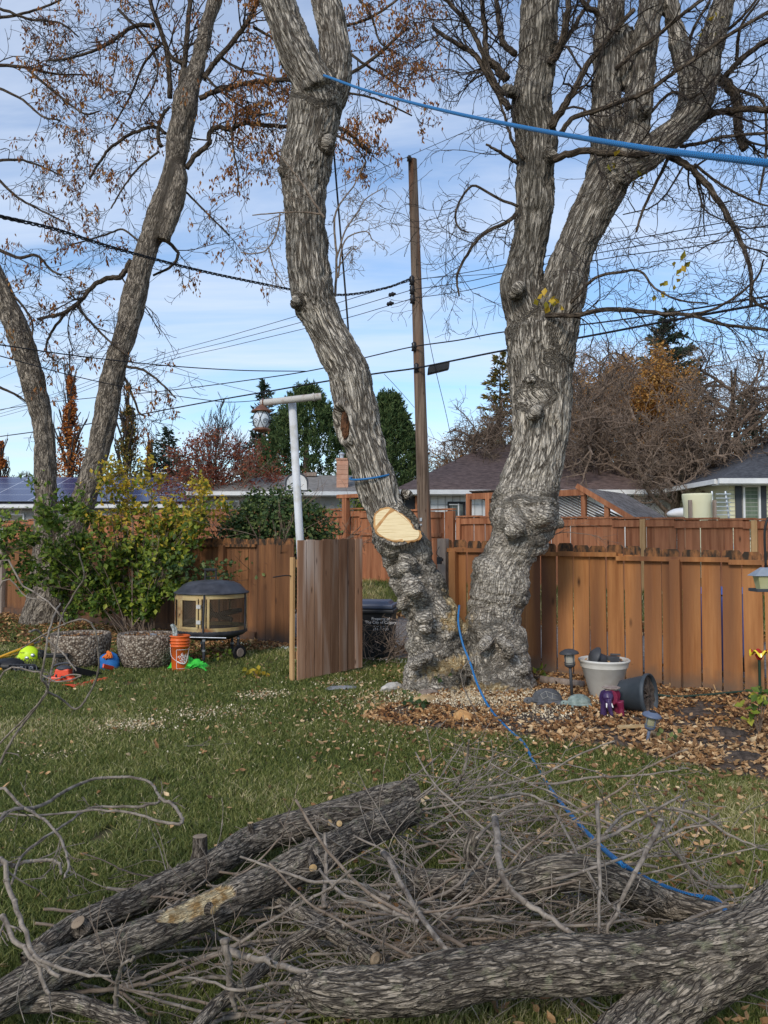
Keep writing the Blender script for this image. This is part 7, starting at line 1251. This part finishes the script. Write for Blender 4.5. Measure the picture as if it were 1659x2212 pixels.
# traced thinner cut branches: half width, [(x,y)], heights, label
TB = [(8, [(485, 2055), (575, 2076), (640, 2096), (700, 2110)], (.25, .3), 'smooth grey branch resting level in front of the torn log'), (9, [(487, 2035), (497, 2110), (507, 2185)], (.34, .12), 'upright grey branch leg below the torn log'), (8, [(1070, 1766), (1080, 1871), (1110, 1931), (1180, 1976), (1255, 2031)], (.55, .4), 'long grey forked branch curving down through the middle of the pile'),
      (7, [(830, 1841), (890, 1951), (965, 2056)], (.3, .38), 'straight pinkish branch slanting down to the big log'), (6, [(1430, 1776), (1380, 1871), (1345, 1941), (1310, 2016)], (.65, .4), 'bare forked branch rising at the right of the pile'), (5, [(1290, 1736), (1295, 1891), (1292, 2031)], (.7, .4), 'thin upright stick in the right half of the pile'),
      (4.5, [(-10, 1783), (90, 1741), (175, 1691), (250, 1679), (315, 1686), (345, 1726), (310, 1741), (200, 1746), (125, 1791), (50, 1846), (25, 1911)], (.5, .42), 'long grey branch looping back on itself over the lawn at left'), (4, [(345, 1724), (375, 1740), (392, 1765), (388, 1779), (340, 1772), (280, 1755), (200, 1750), (100, 1760), (-20, 1758)], (.5, .46), 'curled branch tip with pale hooked end at left'),
      (4, [(-20, 1722), (50, 1745), (95, 1770), (130, 1810), (148, 1860), (140, 1895)], (.52, .5), 'dark drooping twig crossing the loop branch at left'), (5, [(-20, 1890), (40, 1868), (100, 1858), (125, 1864), (132, 1888)], (.4, .4), 'pale grey branch with hooked end low at left'), (6, [(-10, 1870), (20, 1920), (50, 2000), (80, 2080), (105, 2150)], (.5, .25), 'dark slanting branch at the left edge over the logs'),
      (6, [(-10, 1985), (30, 2030), (80, 2075), (130, 2110)], (.36, .3), 'pale lichen-spotted branch at the left edge beside the logs'), (4.5, [(75, 2065), (110, 2085), (180, 2105), (240, 2108)], (.36, .36), 'thin curved branch draped over the torn log'), (5, [(250, 2172), (252, 2130), (262, 2090), (290, 2068)], (.2, .42), 'pale forked shoot rising at lower left'),
      (4, [(985, 1700), (1000, 1670), (1010, 1630), (1012, 1600)], (.5, .75), 'slender upright shoot at the top of the pile'), (4, [(1060, 1725), (1130, 1715), (1190, 1745), (1250, 1850), (1300, 1930), (1340, 1980)], (.6, .4), 'long arched twig bending over the right of the pile'), (4, [(1030, 1810), (1100, 1750), (1180, 1735), (1250, 1755)], (.5, .55), 'arched twig in the upper middle of the pile'),
      (5, [(1190, 1860), (1260, 1830), (1330, 1800), (1400, 1760), (1470, 1720)], (.45, .6), 'forked branch reaching up to the right over the lawn'), (4, [(1450, 1745), (1520, 1765), (1570, 1800), (1660, 1840)], (.6, .5), 'grey twig arching down toward the right edge'), (4, [(1200, 1900), (1300, 1870), (1400, 1830), (1480, 1790), (1560, 1780)], (.45, .55), 'pale straight shoot crossing the rope on the right'), (4, [(1480, 1990), (1560, 1960), (1640, 1950)], (.42, .45), 'pale twig resting on the log by the rope end'),
      (4.5, [(660, 2125), (590, 2125), (520, 2140), (450, 2120), (380, 2110)], (.2, .2), 'pale branch lying level at lower left under the torn log'), (5, [(840, 1940), (760, 1905), (680, 1905), (600, 1880), (520, 1850)], (.38, .42), 'pale shoot lying across the torn log'), (6, [(900, 1990), (820, 1960), (740, 1930), (690, 1880)], (.35, .4), 'grey branch rising toward the log pair'),
      (3.5, [(1310, 1800), (1350, 1760), (1420, 1745), (1480, 1760), (1530, 1800)], (.55, .5), 'curved thin twig above the rope'), (6, [(700, 1960), (703, 1900), (705, 1850), (700, 1800)], (.2, .42), 'upright grey stick before the torn log end')]
# foreground shoots at left, close to the camera
TF = [(4.5, [(-20, 1690), (30, 1591), (101, 1496), (89, 1463), (98, 1415), (104, 1371), (119, 1323), (131, 1304)], 'near forked twig rising at the left edge in front of the planter'), (3.5, [(101, 1496), (118, 1420), (131, 1341), (158, 1287), (182, 1246), (170, 1195)], 'near slender shoot crossing the shrub'), (3.5, [(101, 1493), (134, 1511), (167, 1531), (202, 1481), (214, 1433), (205, 1362), (179, 1338), (134, 1350), (89, 1374), (45, 1402)], 'near twig looping in a wide ring before the planters'),
      (3, [(-10, 1478), (74, 1451), (98, 1463), (130, 1473), (175, 1460), (150, 1458), (100, 1475)], 'near twig reaching in from the left edge past the chainsaw'), (3.5, [(-10, 1246), (51, 1267), (98, 1296), (131, 1330), (140, 1350)], 'near twig sloping down across the shrub from the left edge'), (3, [(-10, 1291), (60, 1291), (98, 1299)], 'near pale twig entering level from the left edge'), (3.5, [(65, 1365), (80, 1362), (101, 1380), (134, 1409), (150, 1430), (164, 1448)], 'near twig slanting over the left planter'), (4, [(-20, 1640), (15, 1590), (60, 1545), (100, 1497)], 'lower stem of the near shoots at the left edge')]
def shoot(p, rr, side=3, sl=.18, rs_=None, label=None, group=None, m=None, lvl=1, knob=True):
    q = cr(p, 5) if len(p) < 14 else np.asarray(p); n = len(q); R_ = np.interp(np.linspace(0, 1, n), [0, 1], [rr, rr*.55]); q = q+RS.normal(size=q.shape)*rr*.22; root = None; b = MB(); b.tube(q, R_, 8, cap=True); tw = []
    T = unit(np.gradient(q, axis=0))
    for c_ in range(side): i = random.randint(1, n-1); grow(tw, q[i], rodr(T[i], unit(np.cross(T[i], rvec())), random.uniform(.4, 1.0)), sl*random.uniform(.5, 1.3), R_[i]*.5, lvl, dict(n=4, wig=.22, nc=[2, 2], ang=(.4, .9), lr=(.4, .7), rmin=.0016, curl=.1))
    if tw: twigmesh(b, tw, 0, 6, .004)
    b.tube([q[0]-T[0]*.002, q[0]-T[0]*.0005], R_[0]*1.02, 8, mi=1)
    if knob:
        for i in range(0, n, 3): b.tube([q[i]-T[i]*R_[i]*.5, q[i]+T[i]*R_[i]*.5], R_[i]*1.2, 7)
    o = b.build('cut_branch', [m or M['cuttwig'], M['cutwood']], smooth=True); return tag(o, label, 'branch', group)
random.seed(5); RS.seed(5)
for hw, pts, (z0, z1), lb in TB:
    zs_ = list(np.linspace(z0, z1, len(pts))); pts, zs_ = ([(-150, 2160)]+list(pts), [.05]+zs_) if pts[0][0] < 0 else (pts, zs_); p = [G(x, y, z) for (x, y), z in zip(pts, zs_)]; d0 = np.linalg.norm(np.array(p[0])-[0, 0, CH]); shoot(p, hw*d0/FPX*.85, int(1+len(pts)*.5), .13, label=lb)
for hw, pts, lb in TF:
    if pts[0][0] < 0: pts = [(-110, 2090), (-100, max(1850, pts[0][1]+120))]+list(pts)
    p = [P(x, y, 2.9+.1*math.sin(i*.8)) for i, (x, y) in enumerate(pts)]; shoot(p, hw*2.9/FPX*.72, 1, .05, label=lb)
# brush: individual cut branches of the pile
random.seed(21); RS.seed(21)
for i in range(150):
    u = random.random(); x = random.gauss(1130, 190) if u < .58 else random.uniform(260, 1000); y = random.uniform(1730, 2190) if u < .58 else random.uniform(1960, 2230)
    x = min(1620, max(300, x)); 
    if x < 880: y = max(y, 1960)
    if x > 1400: y = max(y, 1800)
    g = G(x, y, 0); dep = np.exp(-((x-1130)/330)**2); z = random.uniform(.03, .10+.26*dep); a = random.uniform(-.7, .7)+(math.pi if random.random() < .5 else 0); L_ = random.uniform(.35, 1.1); d = np.array([math.cos(a), math.sin(a)*.8, random.uniform(-.12, .30)*(1 if dep > .3 else .3)]); 
    s_ = g+[0, 0, z]-unit(d)*L_*.4; p = [s_]; dd = unit(d); cu = rvec()*.22
    for k_ in range(5): dd = unit(dd+cu*.5+RS.normal(size=3)*.12); p.append(p[-1]+dd*L_/5)
    p = np.array(p); p[:, 2] = np.maximum(p[:, 2], .015)
    if p[:, 1].min() < 2.0 or p[-1, 2] > .95: p[:, 2] *= .6
    shoot(p, random.uniform(.0035, .0085), random.randint(2, 4), .2, label='grey-brown cut branch tangled in the brush pile', group='cut branches in the brush pile', m=random.choice([M['cuttwig'], M['cuttwig'], M['cuttwig2']]), lvl=random.choice([1, 1, 2]), knob=i % 2 == 0)
for i in range(16):
    x, y = random.uniform(800, 960), random.uniform(1700, 1830); s_ = G(x, y, random.uniform(.12, .32)); a = random.uniform(-2.6, .6); p = [s_]; dd = unit(np.array([math.cos(a), math.sin(a), random.uniform(-.1, .5)])); cu = rvec()*.22
    for k_ in range(5): dd = unit(dd+cu*.5+RS.normal(size=3)*.12); p.append(p[-1]+dd*.13)
    shoot(np.array(p), random.uniform(.003, .006), 3, .2, label='thin cut branch lying over the right ends of the two long logs', group='cut branches over the log ends')
# fine twigs of the pile nobody could count
tw = []
for i in range(210):
    x = random.gauss(1080, 260); y = 2210-460*random.random()**1.5; x = min(1650, max(380, x))
    if x < 860 and y < 1960: continue
    g = G(x, y, 0); dep = math.exp(-((x-1130)/320)**2); a = random.uniform(0, 6.28); d = np.array([math.cos(a), math.sin(a), random.uniform(-.2, .45)]); grow(tw, g+[0, 0, random.uniform(.02, .08+.25*dep)], d, random.uniform(.2, .5), .0034, 1, dict(n=5, wig=.3, curl=.15, nc=[3], ang=(.4, 1.0), lr=(.4, .7), rmin=.0016))
for (pt, _, _) in tw: pt[:, 2] = np.maximum(pt[:, 2], .01)
b = MB(); twigmesh(b, tw, 0, 5, .003); tag(b.build('brush_twigs', M['cuttwig']), 'mass of fine bare twigs filling the brush pile', None, None, 'stuff')
# brush at the bin
tw = []
for i in range(42): g = G(random.uniform(788, 868), 1437)+[0, random.uniform(-.1, .35), 0]; a = random.uniform(0, 6.28); grow(tw, g+[0, 0, random.uniform(.02, .3)], np.array([math.cos(a), math.sin(a)*.5, random.uniform(-.1, 1.2)]), random.uniform(.25, .6), .006, 1, dict(n=6, wig=.35, curl=.28, nc=[4], ang=(.4, 1.1), lr=(.4, .7), rmin=.0032))
for (pt, _, _) in tw: pt[:, 2] = np.maximum(pt[:, 2], .01)
b = MB(); twigmesh(b, tw, 0, 5, .005); tag(b.build('brush_twigs', M['twig2']), 'tangle of thin dark brush heaped against the black bin', None, None, 'stuff')
# loose sticks on lawn and a pruned spray on the fence
for k_, (pts, lb) in enumerate((([(400, 1612), (440, 1610), (500, 1606)], 'thin bare stick on the lawn left of centre'), ([(960, 1610), (1050, 1640), (1120, 1600)], 'curved stick at the lawn edge above the pile'), ([(1350, 1668), (1420, 1650), (1490, 1648)], 'thin pale stick near the leaf bed at right'), ([(310, 1838), (345, 1828), (380, 1810)], 'short grey stick on the grass behind the log pair'), ([(860, 1560), (950, 1545), (1000, 1530)], 'bare stick lying on the leaves before the trunk'))):
    shoot([G(x, y, .03) for x, y in pts], .006, 2, .1, label=lb)
sp3 = [P(x, y, 8.75) for x, y in ((1185, 1160), (1215, 1150), (1250, 1152), (1290, 1158), (1300, 1166))]; shoot(sp3, .005, 6, .3, label='pinkish bare spray of twigs lying over the fence top beside the right trunk', m=M['cuttwig2'])
p = [P(x, y, 7.6) for x, y in ((1010, 1330), (1035, 1310), (1080, 1330), (1095, 1370), (1075, 1430), (1050, 1480), (1040, 1560), (1020, 1610))]; shoot(p, .004, 3, .2, label='thin arched twig standing in front of the trunk fork')
p = [P(x, y, 7.2) for x, y in ((1040, 1560), (1000, 1480), (1002, 1440), (1055, 1395), (1090, 1345))]; shoot(p, .006, 3, .25, label='bare stick leaning toward the right trunk above the rope')
# ================================================================ grass, litter, chips (nobody could count)
rs = np.random.RandomState(9)
def lawnpts(n_, y0, y1, f, ex=True):
    Y = y0+(y1-y0)*rs.rand(n_); X = (rs.rand(n_)*2-1)*(.56*Y+.4); p = np.stack([X, Y, 0*X], 1); k_ = (nperp(p) < -.06) & ~inbed(p); return p[k_]
pt = []
for y0, y1, dn in ((2.1, 3.6, 15000), (3.6, 5.2, 11000), (5.2, 7.2, 6000), (7.2, 10, 3200), (10, 17, 1200)):
    A_ = (y1-y0)*2*(.56*(y0+y1)/2+.4); pt.append(lawnpts(int(A_*dn), y0, y1, 1))
p = np.vstack(pt); cl = fbm(p*1.3+4, 3); patch = np.clip(.5+perlin(p*.9+20)*1.3, 0, 1)
bare_ = (perlin(p*2.3+31)+.3*perlin(p*9) > .62); p = p[~bare_]; cl = cl[~bare_]; n_ = len(p); hh = (.028+.030*rs.rand(n_))*(1+.5*cl); dist = p[:, 1]
a = rs.rand(n_)*6.283; w_ = np.interp(dist, [2, 5, 9, 16], [.0019, .0032, .0052, .009]); ln = rs.normal(size=(n_, 2))*.55; sd_ = np.stack([np.cos(a), np.sin(a), 0*a], 1)*w_[:, None]
tip = p+np.stack([ln[:, 0]*hh, ln[:, 1]*hh, hh], 1); mid = p+np.stack([ln[:, 0]*hh*.25, ln[:, 1]*hh*.25, hh*.6], 1)
V = np.stack([p-sd_, p+sd_, mid+sd_*.8, mid-sd_*.8, tip], 1); bI = np.arange(n_)[:, None]*5; dry = np.clip(perlin(p*.55+40)*1.2+.4*perlin(p*2.1+3), 0, 1); rn = np.clip(rs.rand(n_)**1.15*.70+.16*cl+.04+.28*dry+(rs.rand(n_) < .09+.2*dry)*.35, 0, 1)
mb = MB(); mb.add(V, bI+np.array([0, 1, 2, 3]), rnd=np.repeat(rn, 5)); mb.f[3].append(bI+np.array([3, 2, 4])); mb.mi[3].append(np.zeros(n_, int)); tag(mb.build('grass', M['grass']), 'short green lawn grass', None, None, 'stuff')
print('grass blades', n_)
# bank grass beyond the alley
n_ = 26000; s_ = rs.uniform(-12, 12, n_); q = rs.uniform(5.0, 6.3, n_); p = O0+ES*s_[:, None]+EN*q[:, None]; p[:, 2] = tz(q); h_ = .10*rs.rand(n_)+.04; d_ = rs.normal(size=(n_, 2))*.5; a = rs.rand(n_)*6.28; sd_ = np.stack([np.cos(a), np.sin(a), 0*a], 1)*.009
V = np.stack([p-sd_, p+sd_, p+np.stack([d_[:, 0]*h_, d_[:, 1]*h_, h_], 1)], 1); bI = np.arange(n_)[:, None]*3; tag(MB().add(V, bI+np.array([0, 1, 2]), rnd=np.repeat(np.clip(rs.rand(n_)*.5+.5*(perlin(p*.8) > 0), 0, 1), 3)).build('grass', M['grass']), 'rough grass on the bank below the far fence', None, None, 'stuff')
def litter(C, sz, m, name, label, curl=.7):
    M_ = len(C); a = rs.rand(M_)*6.283; t = np.stack([np.cos(a), np.sin(a), rs.normal(size=M_)*.35], 1); n3 = unit(np.stack([rs.normal(size=M_)*.45, rs.normal(size=M_)*.45, np.ones(M_)], 1)); sdv = unit(np.cross(t, n3)); L_ = (rs.uniform(.4, 1.55, M_)*sz)[:, None]; W = L_*rs.uniform(.14, .36, (M_, 1)); up = n3*L_*rs.uniform(-.1, curl*1.5, (M_, 1))*.5; C = C+[0, 0, .006]
    V = np.stack([C-t*L_*.5+up*.6, C-t*L_*.12+sdv*W+up*.9, C-t*L_*.12, C-t*L_*.12-sdv*W+up*.8, C+t*L_*.25+sdv*W*.8+up, C+t*L_*.25, C+t*L_*.25-sdv*W*.7+up*.5, C+t*L_*.5+up*1.3], 1); bI = np.arange(M_)[:, None]*8
    mb = MB(); mb.add(V, np.concatenate([bI+q for q in ([1, 2, 5, 4], [2, 3, 6, 5])]), rnd=np.repeat(rs.rand(M_), 8)); mb.f[3] += [bI+np.array(q) for q in ([0, 2, 1], [0, 3, 2], [4, 5, 7], [5, 6, 7])]; mb.mi[3] += [np.zeros(M_, int)]*4
    return tag(mb.build(name, m), label, None, None, 'stuff')
# on the bed: thick along the front edge and behind, thinner on the bare soil
n_ = 70000; s_ = rs.uniform(bed_sn[0, 0], 8.2, n_); q = rs.uniform(-4.6, -.04, n_); p = O0+ES*s_[:, None]+EN*q[:, None]; p[:, 2] = 0; p = p[inbed(p, -.14)]; s_ = (p[:, 0]-(p[:, 1]-11)*.76)/KS; e = nperp(p)-bedn(s_)
X_ = 829.5+FPX*p[:, 0]/p[:, 1]; Z_ = 1170+FPX*CH/p[:, 1]
soil = np.exp(-((X_-1180)/110)**2-((Z_-1555)/17)**2)+np.exp(-((X_-1500)/75)**2-((Z_-1545)/26)**2)+np.exp(-((X_-1590)/50)**2-((Z_-1600)/20)**2)+.9*np.exp(-((X_-1030)/110)**2-((Z_-1525)/16)**2)
k_ = (rs.rand(len(p)) < np.clip(1.0-soil*1.05, .03, 1)*(.3+.7*(perlin(p*3) > -.1))); p = p[k_]; p[:, 2] = bedz(p)+.008*rs.rand(len(p)); k2 = rs.rand(len(p)) < np.clip((Z_[k_]-1560)/40, .12, .9); litter(p[~k2], .04, M['litter'], 'leaf_litter', 'orange-brown fallen leaves on the back of the garden bed'); litter(p[k2], .045, M['litter2'], 'leaf_litter', 'curled tan fallen leaves covering the garden bed')
# on the lawn
n_ = 17000; Y = 2.2+8*rs.rand(n_)**.8; X = (rs.rand(n_)*2-1)*(.54*Y+.3); p = np.stack([X, Y, .034+0*X], 1); k_ = (nperp(p) < -.1) & ~inbed(p); p = p[k_]; X_ = 829.5+FPX*p[:, 0]/p[:, 1]; w_ = .12+.88*np.clip((X_-650)/550, 0, 1)+.6*np.exp(-((p[:, 0]-.2)/1.2)**2-((p[:, 1]-7.2)/1.2)**2); k_ = rs.rand(len(p)) < w_*.62; litter(p[k_], .036, M['litter2'], 'leaf_litter', 'scattered tan leaves on the lawn')
# under fire pit, shrub and along the left fence
n_ = 9000; s_ = rs.uniform(SX(-100), SX(640), n_); q = -rs.rand(n_)**1.6*2.6-.05; p = O0+ES*s_[:, None]+EN*q[:, None]; p[:, 2] = .02+.02*rs.rand(n_); X_ = 829.5+FPX*p[:, 0]/p[:, 1]; Z_ = 1170+FPX*CH/p[:, 1]; k_ = rs.rand(n_) < np.where((X_ > 330) & (X_ < 645), np.clip((1478-Z_)/30, 0, 1), np.clip((1430-Z_)/60, 0, .6)); litter(p[k_], .06, M['litter'], 'leaf_litter', 'brown leaves along the foot of the left fence')
n_ = 9000; s_ = rs.uniform(-9, 10, n_); q = np.where(rs.rand(n_) < .55, rs.normal(4.9, .22, n_), rs.normal(.3, .4, n_)); p = O0+ES*s_[:, None]+EN*q[:, None]; k_ = (q > .04) & (q < 5.2); p = p[k_]; p[:, 2] = tz(q[k_])+.03; litter(p, .08, M['litter'], 'leaf_litter', 'orange-brown leaves drifted along both edges of the alley')
# sawdust and chips round the trunk and on patches of lawn
Cs = []
for (x, y, n_, sx, sy) in ((1040, 1500, 8000, .5, .24), (930, 1520, 3500, .4, .25), (1120, 1518, 7000, .38, .16), (1180, 1545, 1500, .4, .2), (290, 1573, 1300, .17, .12), (575, 1505, 700, .14, .12), (450, 1545, 900, .22, .16), (740, 1480, 350, .2, .15), (115, 1642, 160, .12, .08), (700, 1580, 450, .9, .5), (870, 1580, 900, .7, .4)):
    c = G(x, y, 0); q = c+rs.normal(size=(n_, 3))*[sx, sy, 0]; q[:, 2] = np.where(inbed(q), bedz(q)+.012, .03*rs.rand(n_)+.01); Cs.append(q)
C = np.vstack(Cs); MB_ = MB().leaves(C, rs.uniform(.008, .03, len(C)), asp=.6, nrm=np.array([0, 0, 1.])); tag(MB_.build('wood_chips', leafmat('wood_chip', [(0, (.40, .27, .14)), (.5, (.68, .54, .35)), (1, (.82, .73, .55))], .8, 0)), 'pale sawdust and wood chips strewn round the trunk and lawn', None, None, 'stuff')
for o in list(bpy.data.objects):
    if '_w' in o: del o['_w']
